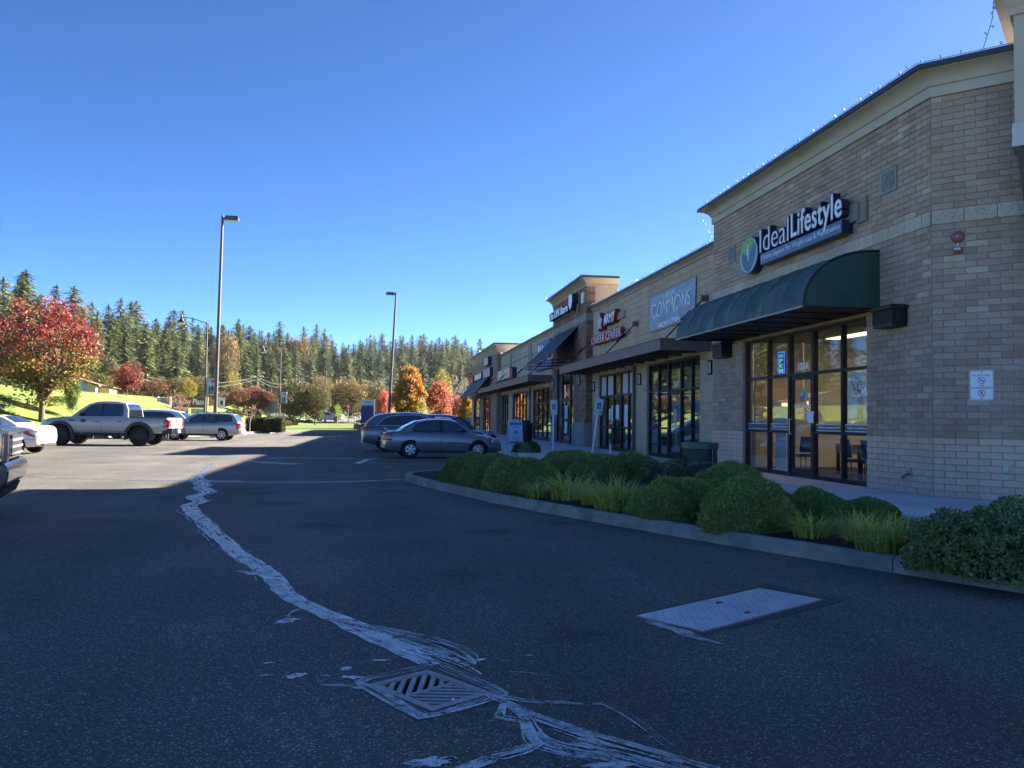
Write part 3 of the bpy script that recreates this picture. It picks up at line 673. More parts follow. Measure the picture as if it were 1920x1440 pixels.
# cornice: swept profile round the tower and the chamfer
CORN = [(.0,6.95),(.055,6.95),(.06,7.10),(.04,7.115),(.04,7.13),(.075,7.145),(.09,7.19),(.14,7.26),(.22,7.315),(.30,7.345),(.33,7.35),(.33,7.375),(.0,7.40)]
CAP = [(-.25,7.395),(-.25,7.40),(.36,7.362),(.375,7.362),(.375,7.45),(.36,7.462),(-.25,7.50)]
def sweep(prof, path, mb=None, mi=0, dz=0, closed=True):
    """profile (out, z) along an xy path; outward is to the left of travel; mitred corners"""
    mb = mb or MB(); b = len(mb.v); k = len(prof); P = [Vector(p) for p in path]
    for i,p in enumerate(P):
        d0 = (P[i]-P[i-1]).normalized() if i else (P[1]-P[0]).normalized(); d1 = (P[i+1]-P[i]).normalized() if i < len(P)-1 else d0
        n0 = Vector((-d0.y,d0.x)); n1 = Vector((-d1.y,d1.x)); nn = (n0+n1); nn = nn/ (nn.dot(n0)) if nn.length>1e-6 else n0
        for (o,z) in prof: q = p+nn*o; mb.v.append((q.x,q.y,z+dz))
    for i in range(len(P)-1):
        for j in range(k):
            j2=(j+1)%k; mb.f.append([b+i*k+j,b+(i+1)*k+j,b+(i+1)*k+j2,b+i*k+j2]); mb.m.append(mi)
    mb.f += [[b+j for j in range(k)],[b+(len(P)-1)*k+j for j in range(k)][::-1]]; mb.m += [mi,mi]
    return mb
# travel so that left of travel is outwards: from the corner's far right end to +Y, returning round the far end
CHEND = CH@Vector((2.2,0,0))
TPATH = [(CHEND.x,CHEND.y),(XI,YC),(XI,22.96),(XI+1.6,22.96)]
TPATH_L = [(x,y) for x,y in TPATH]
def outward(path):   # for travel toward +Y the facade's outside (-X) is on the left
    return path
bpart('cornice', sweep(CORN, TPATH_L), M_stucco, smooth=30)
bpart('parapet_cap', sweep(CAP, TPATH_L), M_cap)
# --- low front with the career centre
PL = plane(XL)
OW_R = (-30.22,-24.91,-.1,3.33); OW_L = (-37.34,-31.78,-.1,3.27)
LU0, LU1 = -38.45, -22.96
def low_wall(u0,u1,ops,top,key):
    us = sorted(ops); boxes=[]; c=u0
    for o in us: boxes.append(((c,-.25,-.35),(o[0],top,-.004))); boxes.append(((o[0],o[3],-.35),(o[1],top,-.004))); c=o[1]
    boxes.append(((c,-.25,-.35),(u1,top,-.004)))
    return wall(key, PL, boxes, M_mortar_l)
low_wall(LU0,LU1,[OW_L,OW_R],6.5,'low')
courses(PL, LU0, LU1-.005, 0, 6.32, .45, .2257, BL_TAN, None, [OW_L,OW_R], 'block', .010, .010, 21)
flush('block', walls['low'], BL_TAN, 298)
LCORN = [(.0,6.315),(.045,6.315),(.05,6.40),(.09,6.43),(.14,6.49),(.16,6.50),(.16,6.52),(.0,6.54)]
LCAP = [(-.25,6.53),(.185,6.50),(.20,6.50),(.20,6.575),(.185,6.585),(-.25,6.61)]
bpart('cornice', sweep(LCORN, [(XL,22.97),(XL,38.44)]), M_stucco2, smooth=30)
bpart('parapet_cap', sweep(LCAP, [(XL,22.97),(XL,38.44)]), M_cap)
# --- shipping store tower
UY0, UY1 = 38.45, 46.3; XU = 9.40
PU = plane(XU); OW_U = (-45.75,-41.0,-.1,4.0)
wall('ups', PU, [((-UY1,-.25,-.30),(OW_U[0],7.75,-.004)),((OW_U[1],-.25,-.30),(-UY0,7.75,-.004)),((OW_U[0],4.0,-.30),(OW_U[1],7.75,-.004))], M_mortar)
courses(PU, -UY1,-UY0-.003, 1.13, 5.95, .45, .235, BL_UP, None, [OW_U], 'block', .010,.011,31); courses(PU,-UY1,-UY0-.003,5.95,6.30,.60,.35,BL_GREY,None,[],'block',.018,.011,32); courses(PU,-UY1,-UY0-.003,6.30,7.56,.45,.21,BL_UP,None,[],'block',.010,.011,33)
SU = side_plane(UY0, XU)
mb = MB(); mb.box((0.0,-.25,-.2),(1.5,7.75,-.004)); mb.xf(SU); bpart('wall', mb, M_stucco2)
mb = MB(); mb.box((XU+.3,UY1-.2,-.2),(XU+1.5,UY1,7.75)); mb.box((XU+1.3,UY0+.2,5),(XU+1.5,UY1-.2,7.75)); bpart('wall', mb, M_stucco2)
courses(SU, .0,.33, 1.13, 5.95, .45,.235, BL_UP, None, [], 'block', .010,.011,34); courses(SU,0,.33,5.95,6.3,.6,.35,BL_GREY,None,[],'block',.018,.011,35); courses(SU,0,.42,6.30,7.56,.45,.21,BL_UP,None,[],'block',.010,.011,36)
flush('block', walls['ups'], BL_UP+BL_GREY, 0)
UCORN = [(0,7.56),(.05,7.56),(.055,7.66),(.035,7.675),(.035,7.69),(.08,7.72),(.13,7.80),(.22,7.88),(.29,7.92),(.32,7.93),(.32,7.96),(0,7.98)]
UCAP = [(-.25,7.975),(.345,7.94),(.36,7.94),(.36,8.03),(.345,8.04),(-.25,8.07)]
UP = [(XU+1.5,UY0),(XU,UY0),(XU,UY1),(XU+1.5,UY1)]
bpart('cornice', sweep(UCORN, UP), M_stucco2, smooth=30); bpart('parapet_cap', sweep(UCAP, UP), M_cap)
def base_block(M,u0,u1):
    mb=MB(); mb.box((u0,-.25,-.02),(u1,1.13,.07)); b=bpart('base_course', mb, M_mortar, M)
    courses(M@Matrix.Translation((0,0,.074)),u0,u1,.0,1.13,.4,.226,BL_GREY,None,[],'block',.012,.01,41); flush('block', b, BL_GREY, 0)
base_block(PU,-UY1,OW_U[0]); base_block(PU,OW_U[1],-UY0+.07)
mb=MB(); mb.box((-.07+.0,-.25,-.02),(.33,1.13,.06)); bpart('base_course', mb, BL_GREY[0], SU)
# --- second low front
L2 = [(-71.6,-65.1,-.1,3.2),(-63.1,-56.3,-.1,3.2),(-54.45,-47.0,-.1,3.2)]
low_wall(-69.0-2.6,-46.3,L2,6.5,'low2')
courses(PL,-71.5,-46.31,0,3.9,.6,.30,BL_TAN,None,L2,'block',.010,.012,51); courses(PL,-71.5,-46.31,3.9,6.32,1.2,.403,BL_PALE,None,[],'block',.010,.012,52)
flush('block', walls['low2'], BL_TAN+BL_PALE, 0)
for yy in (55.4, 64.1):
    mb=MB(); mb.box((-yy-.55,3.9,.012),(-yy+.55,6.31,.075)); bpart('pilaster', mb, BL_GREY[1], PL)
for y0,y1 in ((56,63.5),(47.2,54.8),(64.7,68.8)):
    mb=MB(); mb.box((-y1,5.55,.012),(-y0,5.60,.05)); bpart('trim', mb, M_brown, PL)
bpart('cornice', sweep(LCORN, [(XL,46.31),(XL,69.5)]), M_stucco2, smooth=30); bpart('parapet_cap', sweep(LCAP, [(XL,46.31),(XL,69.5)]), M_cap)
# --- far tower
TY0,TY1 = 69.6, 89.5; PT = plane(XU)
T3 = [(-87.5,-81.5,-.1,3.3),(-79.3,-73.6,-.1,3.3)]
us=[]; c=-TY1; boxes=[]
for o in T3: boxes += [((c,-.25,-.3),(o[0],7.4,-.004)),((o[0],o[3],-.3),(o[1],7.4,-.004))]; c=o[1]
boxes.append(((c,-.25,-.3),(-TY0,7.4,-.004))); wall('t3', PT, boxes, M_mortar)
courses(PT,-TY1,-TY0-.003,0,6.75,.6,.30,BL_T3,None,T3,'block',.01,.012,61); flush('block', walls['t3'], BL_T3, 0)
S3=side_plane(TY0,XU); mb=MB(); mb.box((0,-.25,-.2),(2.2,7.4,-.004)); bpart('wall', mb, M_stucco2, S3)
mb=MB(); mb.box((XU+.3,TY1-.2,-.2),(XU+2.2,TY1,7.4)); bpart('wall', mb, M_stucco2)
courses(S3,0,.33,0,6.75,.45,.30,BL_T3,None,[],'block',.01,.012,62); flush('block', walls['t3'], BL_T3, 0)
dzu=-.42
TP=[(XU+2.2,TY0),(XU,TY0),(XU,TY1),(XU+2.2,TY1)]
bpart('cornice', sweep([(o,z*1.0+dzu-.39+(z-7.56)*.9) for o,z in UCORN], TP), M_stucco2, smooth=30); bpart('parapet_cap', sweep([(o,z+dzu) for o,z in UCAP], TP), M_cap)

# --- entry tower standing out of the chamfered corner at the right
PW=.45
CP = CH@Matrix.Translation((0,0,PW))
mb=MB(); mb.box((1.30,5.9,-PW),(5.2,7.9,0)); mb.box((1.30,7.9,-PW-2.0),(5.2,9.6,0)); bpart('wall', mb, M_stucco, CP)
mb=MB(); mb.box((1.265,5.73,-PW),(5.24,6.10,.03)); bpart('beam_trim', mb, mat('pale_trim',(.56,.53,.48),.8,var=.04), CP)
ec=[(o,z+.98) for o,z in [(0,6.9),(.05,6.9),(.055,7.02),(.09,7.06),(.13,7.16),(.2,7.25),(.28,7.3),(.30,7.31),(.30,7.60),(0,7.62)]]
def chp(u,w): p=CH@Vector((u,0,w)); return (p.x,p.y)
EP=[chp(5.2,PW-2),chp(5.2,PW),chp(1.30,PW),chp(1.30,PW-2.3)]
bpart('cornice', sweep(ec, EP), M_stucco, smooth=30)
bpart('parapet_cap', sweep([(-.2,8.58),(.33,8.56),(.33,8.66),(-.2,8.7)], EP), M_cap)
mb=MB(); mb.box((1.3,8.6,-PW-2.2),(5.2,9.9,-.05)); bpart('wall', mb, M_stucco, CP)
# tapering bracket panel under the beam, and its posts further right
mb=MB(); mb.prism([(1.315,5.725),(1.75,5.725),(1.75,4.0),(1.50,4.0)], -PW+.02, -.04, axis=2); bpart('bracket', mb, mat('olive_timber',(.075,.07,.045),.8,var=.25,vs=4,stretch=(1,1,6)), CP)
mb=MB(); mb.box((1.80,0,-PW+.02),(2.35,5.72,-.02)); mb.box((4.6,0,-PW+.02),(5.15,5.72,-.02)); bpart('post', mb, M_stucco, CP)
# unseen wing beyond the chamfer, raised tall to shade the foreground
WE = CH@Vector((5.5,0,0))
mb=MB(); mb.box((WE.x,WE.y,-.2),(40,WE.y+.4,9.6)); mb.box((WE.x-.3,WE.y-.3,9.5),(40,WE.y+.5,10.1)); bpart('wall', mb, M_stucco2)

# ------------------------------------------------------------------ storefront glazing
def storefront(M, us, vs_, door=None, depth=-.12, name='storefront_window', label=None):
    """us: mullion lines left to right; vs_: transom lines bottom to top; door: column index"""
    t=.032; fr=MB(); u0,u1=us[0],us[-1]; v1=vs_[-1]
    d0,d1=depth-.05,depth+.05
    fr.box((u0,0,d0),(u0+2*t,v1,d1)); fr.box((u1-2*t,0,d0),(u1,v1,d1)); fr.box((u0+2*t,v1-2*t,d0),(u1-2*t,v1,d1))
    for i in range(len(us)-1):
        if i!=door: fr.box((max(us[i],u0+2*t) if i==0 else us[i]+t,.0,d0),(us[i+1]-(2*t if i==len(us)-2 else t),.09,d1-.002))
    win = bpart(name, fr, M_black, M)
    for i in range(1,len(us)-1):
        m_=MB(); tt = .05 if door is not None and i in (door,door+1) else t
        m_.box((us[i]-tt,0,d0-.002),(us[i]+tt,v1-2*t,d1+.012)); bpart('mullion', m_, M_black, M, win)
    for i in range(len(us)-1):
        a=us[i]+(2*t if i==0 else t); b=us[i+1]-(2*t if i==len(us)-2 else t)
        if door is not None and i==door: a=us[i]+.05; b=us[i+1]-.05
        if door is not None and i==door-1: b=us[i+1]-.05
        if door is not None and i==door+1: a=us[i]+.05
        for k,v in enumerate(vs_[1:-1]):
            if i==door and k < len(vs_)-3: continue
            m_=MB(); m_.box((a,v-t,d0+.002),(b,v+t,d1+.004)); bpart('transom', m_, M_black, M, win)
        rows=[.09]+list(vs_[1:-1])+[vs_[-1]-2*t]
        for k in range(len(rows)-1):
            if i==door and k < len(rows)-2: continue
            g_=MB(); g_.box((a-.005,rows[k],depth-.006),(b+.005,rows[k+1],depth+.006)); bpart('pane', g_, M_glass, M, win)
    if door is not None:
        a,b=us[door]+.055,us[door+1]-.055; top=vs_[-2]-t-.005; s=.075; f=MB()
        f.box((a,.012,depth-.035),(a+s,top,depth+.035)); f.box((b-s,.012,depth-.035),(b,top,depth+.035)); f.box((a+s,.012,depth-.035),(b-s,.20,depth+.035)); f.box((a+s,top-.09,depth-.035),(b-s,top,depth+.035))
        dr=bpart('door', f, M_black, M)
        g_=MB(); g_.box((a+s-.005,.2,depth-.006),(b-s+.005,top-.09,depth+.006)); bpart('pane', g_, M_glass, M, dr)
        h=MB(); hx=a+.04; h.path([(hx,1.32,depth+.03),(hx,1.32,depth+.095),(hx,.98,depth+.095),(hx,.98,depth+.03)],.013,8); h.path([(hx,1.32,depth-.03),(hx,1.32,depth-.09),(hx,.98,depth-.09),(hx,.98,depth-.03)],.013,8)
        bpart('handle', h, M_steel, M, dr, smooth=40)
    return win
W1 = storefront(PI_, [-20.94,-19.63,-18.54,-17.44,-16.24,-15.22],[0,1.03,2.36,3.36],2)
W2 = storefront(PL, [-30.2,-29.1,-28.05,-26.8,-25.8,-24.93],[0,.99,2.31,3.32],2)
W3 = storefront(PL, [-37.3,-36.2,-35.05,-33.9,-32.85,-31.80],[0,.95,2.31,3.26],2)
W4 = storefront(PU, [-45.7,-44.4,-42.4,-41.05],[0,.95,2.35,3.95],1,depth=-.2)
W5 = storefront(PL, [-54.4,-52.9,-51.4,-49.9,-48.5,-47.05],[0,.92,2.3,3.18],2)
W6 = storefront(PL, [-63.1,-61.7,-60.3,-58.9,-57.6,-56.35],[0,.92,2.3,3.18],2)
W7 = storefront(PL, [-71.55,-70.2,-68.9,-67.6,-66.3,-65.15],[0,.92,2.3,3.18])
W8 = storefront(PT, [-79.25,-77.8,-76.4,-75.0,-73.65],[0,.92,2.3,3.28])
W9 = storefront(PT, [-87.45,-86.0,-84.5,-83.0,-81.55],[0,.92,2.3,3.28])
# rooms behind the glass
m_in = mat('interior_paint', (.55,.54,.5), .9); m_fl = mat('interior_carpet', (.05,.06,.09), .95); m_ceil = mat('ceiling_tiles', (.35,.35,.34), .9)
def room(y0,y1,X,depth=5.5,h=3.5):
    mb=MB(); x0=X+.36; x1=X+depth
    mb.box((x1,y0,-.02),(x1+.1,y1,h),0); mb.box((x0,y0-.1,-.02),(x1,y0,h),0); mb.box((x0,y1,-.02),(x1,y1+.1,h),0)
    mb.box((X-.0+.01,y0,-.06),(x1,y1,-.003),1); mb.box((x0,y0,h),(x1,y1,h+.1),2)
    bpart('shop_interior', mb, [m_in,m_fl,m_ceil])
room(14.0,22.4,XI); room(24.2,30.9,XL); room(31.5,38.2,XL); room(40.2,46.1,XU); room(46.8,55.3,XL); room(56,64.2,XL); room(64.8,71,XL); room(72.8,88.5,XU)
# ------------------------------------------------------------------ text and signs
def text_mb(body, size, M, ext=.01, off=0., shear=0., align='LEFT', sx=1., spacing=1., bevel=0.):
    cu = bpy.data.curves.new('lettering','FONT'); cu.body=body; cu.size=size; cu.extrude=ext; cu.offset=off; cu.shear=shear; cu.align_x=align; cu.space_character=spacing; cu.resolution_u=3
    ob = bpy.data.objects.new('lettering',cu); COL.objects.link(ob)
    dg = bpy.context.evaluated_depsgraph_get(); me = bpy.data.meshes.new_from_object(ob.evaluated_get(dg))
    bpy.data.objects.remove(ob); bpy.data.curves.remove(cu)
    me.transform(M@Matrix.Diagonal((sx,1,1,1))); return me
def text(name, body, size, M, m, parent=None, fit=None, **kw):
    me = text_mb(body,size,Matrix.Identity(4),**kw)
    xs=[v.co.x for v in me.vertices]; ys=[v.co.y for v in me.vertices]
    if fit:      # (u0,u1,v0,v1) box to fill
        sx=(fit[1]-fit[0])/(max(xs)-min(xs)); sy=(fit[3]-fit[2])/(max(ys)-min(ys)) if fit[3] is not None else sx
        T=Matrix.Translation((fit[0]-min(xs)*sx, fit[2]-min(ys)*sy,0))@Matrix.Diagonal((sx,sy,1,1))
        me.transform(T)
    me.transform(M); me.materials.clear(); me.materials.append(m)
    return link(name, me, parent)
def sign_root(name, label, cat, loc, group=None):
    return tag(empty(name, loc), label, cat, group)
def spart(name, mb, m, M, root, smooth=None, **kw):
    mb.xf(Matrix.Translation(-root.location)@M); return mb.build(name, m, root, smooth, **kw)
def stext(name, body, M, m, root, fit, ext=.012, w=0., **kw):
    return text(name, body, .3, Matrix.Translation(-root.location)@M@Matrix.Translation((0,0,w)), m, root, fit=fit, ext=ext, **kw)
def ellipse(cu,cv,a,b,n=40,rot=0,a0=0,a1=2*math.pi):
    return [(cu+a*math.cos(t)*math.cos(rot)-b*math.sin(t)*math.sin(rot), cv+a*math.cos(t)*math.sin(rot)+b*math.sin(t)*math.cos(rot)) for t in [a0+(a1-a0)*i/n for i in range(n+(0 if abs(a1-a0-2*math.pi)<1e-6 else 1))]]
M_green = mat('lime_acrylic',(.22,.42,.05),.35); M_blue1=mat('deep_teal_acrylic',(.03,.12,.20),.35); M_blue2=mat('slate_blue_acrylic',(.085,.15,.27),.35); M_aqua=mat('pale_aqua_acrylic',(.28,.50,.58),.35)
M_bluepanel = mat('blue_panel',(.085,.155,.26),.4,var=.06,vs=1.5); M_race=mat('taupe_raceway',(.21,.18,.15),.5)
# main shop sign
sg = sign_root('shop_sign','large raised white letter shop sign with leaf logo above the green barrel awning','shop sign',(9.2,17.5,5.5))
# raceway and letters. u=-Y
F=PI_
rb=MB(); rb.box((-19.4,5.30,.0),(-15.35,5.66,.10)); spart('raceway', rb, M_race, F, sg)
rb=MB(); rb.box((-15.45,5.24,.0),(-15.12,5.72,.07)); spart('junction_box', rb, M_race, F, sg)
rb=MB(); rb.box((-19.37,5.10,.02),(-15.66,5.375,.26)); spart('tagline_box', rb, M_navy, F, sg)
rb=MB(); rb.box((-19.36,5.115,.26),(-15.67,5.365,.268)); spart('tagline_face', rb, M_bluepanel, F, sg)
stext('lettering','Lifetime Support For Weight Loss & Maintenance',F,M_letter,sg,(-19.30,-15.73,5.165,5.33),ext=.003,w=.27,off=-.004)
def two_layer(body, fit, root, Mx, face, back, w0, w1, off=.010, bw=.014, **kw):
    stext('letter_return',body,Mx,back,root,(fit[0]-bw*.9,fit[1]+bw*.9,fit[2]-bw*.9,fit[3]+bw*.9),ext=(w1-w0)/2,w=(w0+w1)/2,off=off+bw,**kw)
    return stext('lettering',body,Mx,face,root,fit,ext=.006,w=w1+.006,off=off,**kw)
two_layer('Ideal',(-19.40,-17.92,5.41,5.97),sg,F,M_letter,M_navy,.10,.26,off=-.004)
two_layer('Lifestyle',(-17.80,-15.66,5.28,5.99),sg,F,M_letter,M_navy,.10,.26,off=.003,spacing=1.06)
# logo disc
lg=MB(); lg.prism(ellipse(-20.07,5.49,.53,.47), .03,.25,axis=2); spart('logo_can', lg, M_navy, F, sg, smooth=30)
def face_poly(pts,w,th=.004): 
    m_=MB(); m_.prism(pts,w,w+th,axis=2); return m_
spart('logo_ring', face_poly(ellipse(-20.07,5.49,.51,.45),.25), M_aqua, F, sg)
spart('logo_field', face_poly(ellipse(-20.10,5.56,.42,.36,40,0,.3,math.pi+.1),.2545), M_green, F, sg)
def leaf(cu,cv,l,wd,rot,w,m,nm):
    pts=[]
    for i in range(13): t=i/12; pts.append((t*l, wd*math.sin(math.pi*t)**.8))
    for i in range(1,12): t=1-i/12; pts.append((t*l,-wd*math.sin(math.pi*t)**.8))
    c,s=math.cos(rot),math.sin(rot); spart(nm, face_poly([(cu+x*c-y*s,cv+x*s+y*c) for x,y in pts],w), m, F, sg)
leaf(-20.08,5.07,.80,.17,1.05,.2592,M_blue2,'logo_leaf'); leaf(-20.02,5.06,.66,.16,2.25,.2632,M_blue1,'logo_leaf')
leaf(-20.06,5.30,.45,.035,1.65,.2672,M_letter,'logo_stem'); spart('logo_head', face_poly(ellipse(-20.08,5.72,.045,.045,16),.2672), M_letter, F, sg)
# career centre sign
M_red=mat('red_acrylic',(.45,.02,.03),.4); M_redd=mat('red_return',(.30,.012,.02),.45)
ag=sign_root('shop_sign','red edged two line career center sign on the tan block wall','shop sign',(9.6,35,5.2))
F=PL
rb=MB(); rb.box((-35.2,5.45,0),(-33.0,5.75,.10)); rb.box((-37.6,4.74,0),(-32.3,4.86,.09)); spart('raceway', rb, M_stucco2, F, ag)
two_layer('ARMY',(-35.55,-33.75,5.42,5.83),ag,F,M_letter,M_redd,.08,.27,off=.006,bw=.06)
two_layer('CAREER CENTER',(-37.68,-32.85,4.70,5.04),ag,F,M_letter,M_red,.08,.27,off=-.006,bw=.05)
st=[]
for i in range(10):
    a=math.pi/2+i*math.pi/5; r=.40 if i%2==0 else .20; st.append((-36.2+r*1.25*math.cos(a)*.9, 5.58+r*math.sin(a)))
sm=MB(); sm.prism([(-36.2+(x+36.2)*1.12,5.58+(y-5.58)*1.12) for x,y in st],.05,.27,axis=2); spart('emblem_can',sm,M_redd,F,ag)
sm=MB(); sm.prism(st,.27,.28,axis=2); spart('emblem_face',sm,mat('pale_blue_acrylic',(.42,.47,.62),.4),F,ag)
# shipping store sign
ug=sign_root('shop_sign','white letter sign with shield on the dark brown tower front','shop sign',(9.3,43,7)); F=PU
rb=MB(); rb.box((-45.5,6.62,0),(-40.6,6.80,.10)); spart('raceway', rb, M_brown, F, ug)
two_layer('The UPS Store',(-45.9,-41.1,6.70,7.12),ug,F,M_letter,M_navy,.10,.32,off=.012)
sh=[(-40.95,7.46),(-40.55,7.52),(-40.15,7.46),(-40.13,7.05),(-40.25,6.82),(-40.55,6.66),(-40.85,6.82),(-40.97,7.05)]
sm=MB(); sm.prism(sh,.05,.32,axis=2); spart('emblem_can',sm,M_navy,F,ug)
sm=MB(); sm.prism([(-40.55+(x+40.55)*.9,7.08+(y-7.08)*.92) for x,y in sh],.32,.33,axis=2); spart('emblem_face',sm,M_letter,F,ug)
rb=MB(); rb.box((-39.85,6.55,0),(-39.55,6.9,.15)); spart('junction_box',rb,M_brown,F,ug)
rb=MB(); rb.box((-39.35,6.85,0.01),(-38.85,7.35,.06)); tag_o=sign_root('wall_plaque','pale square plaque beside the shield on the brown tower','plaque',(9.35,39.1,7.1)); spart('cover',rb,M_white,F,tag_o)
# vinyl banner with folds
def banner():
    root=sign_root('banner','creased pale blue vinyl banner hung on the tan wall beside the green awning','banner',(9.68,27.5,5.15))
    c=[(-29.79,4.49),(-25.25,4.57),(-25.16,5.84),(-29.79,5.77)]
    def fn(u,v):
        a=Vector(c[0]).lerp(Vector(c[1]),u); b=Vector(c[3]).lerp(Vector(c[2]),u); p=a.lerp(b,v)
        e=min(u,1-u,v,1-v); k=smooth(e*8)
        w=.05+.028*k*(math.sin(u*26+v*7)*.5+math.sin(u*13-v*9+1)*.6+.4*math.sin(u*41+v*15)) +.02*math.exp(-((u-.15)**2+(v-.2)**2)*30)
        v_=p.y-.04*math.sin(math.pi*u)*(1-v)
        return (p.x,v_,w)
    mb=MB(); mb.grid(fn,70,30); m_b=mat('grey_blue_vinyl',(.26,.31,.40),.35,var=.06,vs=2)
    o=spart('sheet',mb,m_b,PL,root,smooth=80)
    sol=o.modifiers.new('thickness','SOLIDIFY'); sol.thickness=.004
    ml=mat('banner_print_white',(.80,.84,.90),.4)
    def on(body,fit,off=0.,**kw):
        me=text_mb(body,.3,Matrix.Identity(4),ext=0,off=off,**kw)
        xs=[v.co.x for v in me.vertices]; ys=[v.co.y for v in me.vertices]; sx=(fit[1]-fit[0])/(max(xs)-min(xs)); sy=(fit[3]-fit[2])/(max(ys)-min(ys))
        T=Matrix.Translation(-root.location)@PL
        for v in me.vertices:
            u=fit[0]+(v.co.x-min(xs))*sx; w_=fit[2]+(v.co.y-min(ys))*sy
            p=fn(u,w_); v.co=T@Vector((p[0],p[1],p[2]+.03))
        me.materials.clear(); me.materials.append(ml); link('print',me,root)
    on('HERBAL',(.34,.63,.80,.93),.0); on('COMMONS',(.07,.93,.36,.76),-.002); on('NOW OPEN',(.24,.72,.05,.19),.012)
    for v0 in (.345,.775):
        l=MB(); l.grid(lambda a,b:(lambda p:(p[0],p[1],p[2]+.03))(fn(.08+.84*a,v0+.008*b)),40,1); spart('print',l,ml,PL,root)
    for (u,v) in ((.015,.03),(.985,.03),(.985,.97),(.015,.97),(.5,.985)):
        q=fn(u,v); e=MB(); e.lathe([(0,.012),(.03,.012),(.035,-.05)],(q[0],q[1],q[2]),10); spart('eyelet',e,M_steel,PL,root)
banner()
# small far signs on the second row
def small_sign(y0,y1,z0,z1,X,face,label,th=.28,texts=None,tm=None):
    r=sign_root('shop_sign',label,'shop sign',(X-.1,(y0+y1)/2,(z0+z1)/2)); F=plane(X)
    b=MB(); b.box((-y1,z0,.0),(-y0,z1,th)); spart('box',b,M_navy,F,r)
    f=MB(); f.box((-y1+.06,z0+.05,th),(-y0-.06,z1-.05,th+.01)); spart('face',f,face,F,r)
    if texts: stext('lettering',texts,F,tm,r,(-y1+.25,-y0-.25,z0+.25*(z1-z0),z1-.25*(z1-z0)),ext=.003,w=th+.012,off=.005)
    return r
M_cream_f=mat('cream_face',(.62,.58,.50),.4); M_pink=mat('pink_face',(.55,.40,.42),.4); M_yel=mat('yellow_face',(.55,.48,.08),.4); M_blu=mat('cobalt_face',(.03,.06,.35),.4); M_org=mat('orange_red_face',(.55,.08,.03),.4)
small_sign(62.4,69.2,4.35,5.2,XL,M_cream_f,'cream and yellow box sign above the far flat canopy',.35)
r_=MB(); r_.box((-66.5,4.5,.365),(-65.2,5.1,.37)); o_=sign_root('sign_insert','yellow square insert on the cream box sign above the far canopy','sign panel',(9.4,65.8,4.8)); spart('face',r_,M_yel,PL,o_)
small_sign(61.2,62.2,4.3,5.1,XL,M_redd,'dark red square sign beside the cream box sign',.35)
small_sign(47.6,51.6,5.2,5.95,XL,M_blu,'cobalt blue upper sign partly behind the black shed awning',.25)
r_=MB(); r_.prism(ellipse(-51.0,5.58,.28,.24,20),.262,.27,axis=2); r_.prism([(-50.6,5.38),(-50.35,5.8),(-50.2,5.8),(-50.4,5.38)],.262,.27,axis=2); r_.prism([(-50.1,5.38),(-49.95,5.75),(-49.7,5.75),(-49.6,5.38),(-49.8,5.38),(-49.85,5.6),(-49.95,5.38)],.262,.27,axis=2); o_=sign_root('sign_emblem','white emblem on the cobalt blue upper sign behind the black awning','sign emblem',(9.4,50.4,5.6)); spart('face',r_,M_letter,PL,o_)
small_sign(47.0,52.6,4.25,4.75,XL,M_blu,'cobalt blue lower sign seen under the black shed awning',.25)
small_sign(72.2,77.2,4.95,5.75,XU,M_pink,'pale pink box sign on the far taupe tower',.3)
small_sign(78.2,84.0,5.0,5.6,XU,M_letter,'white faced navy box sign on the far taupe tower',.35)
small_sign(73.2,76.0,6.0,6.75,XU,M_cream_f,'small dark sign high under the far tower cornice',.35)
small_sign(85.0,89.4,4.9,5.6,XU,M_org,'orange red sign at the far end of the taupe tower',.4)

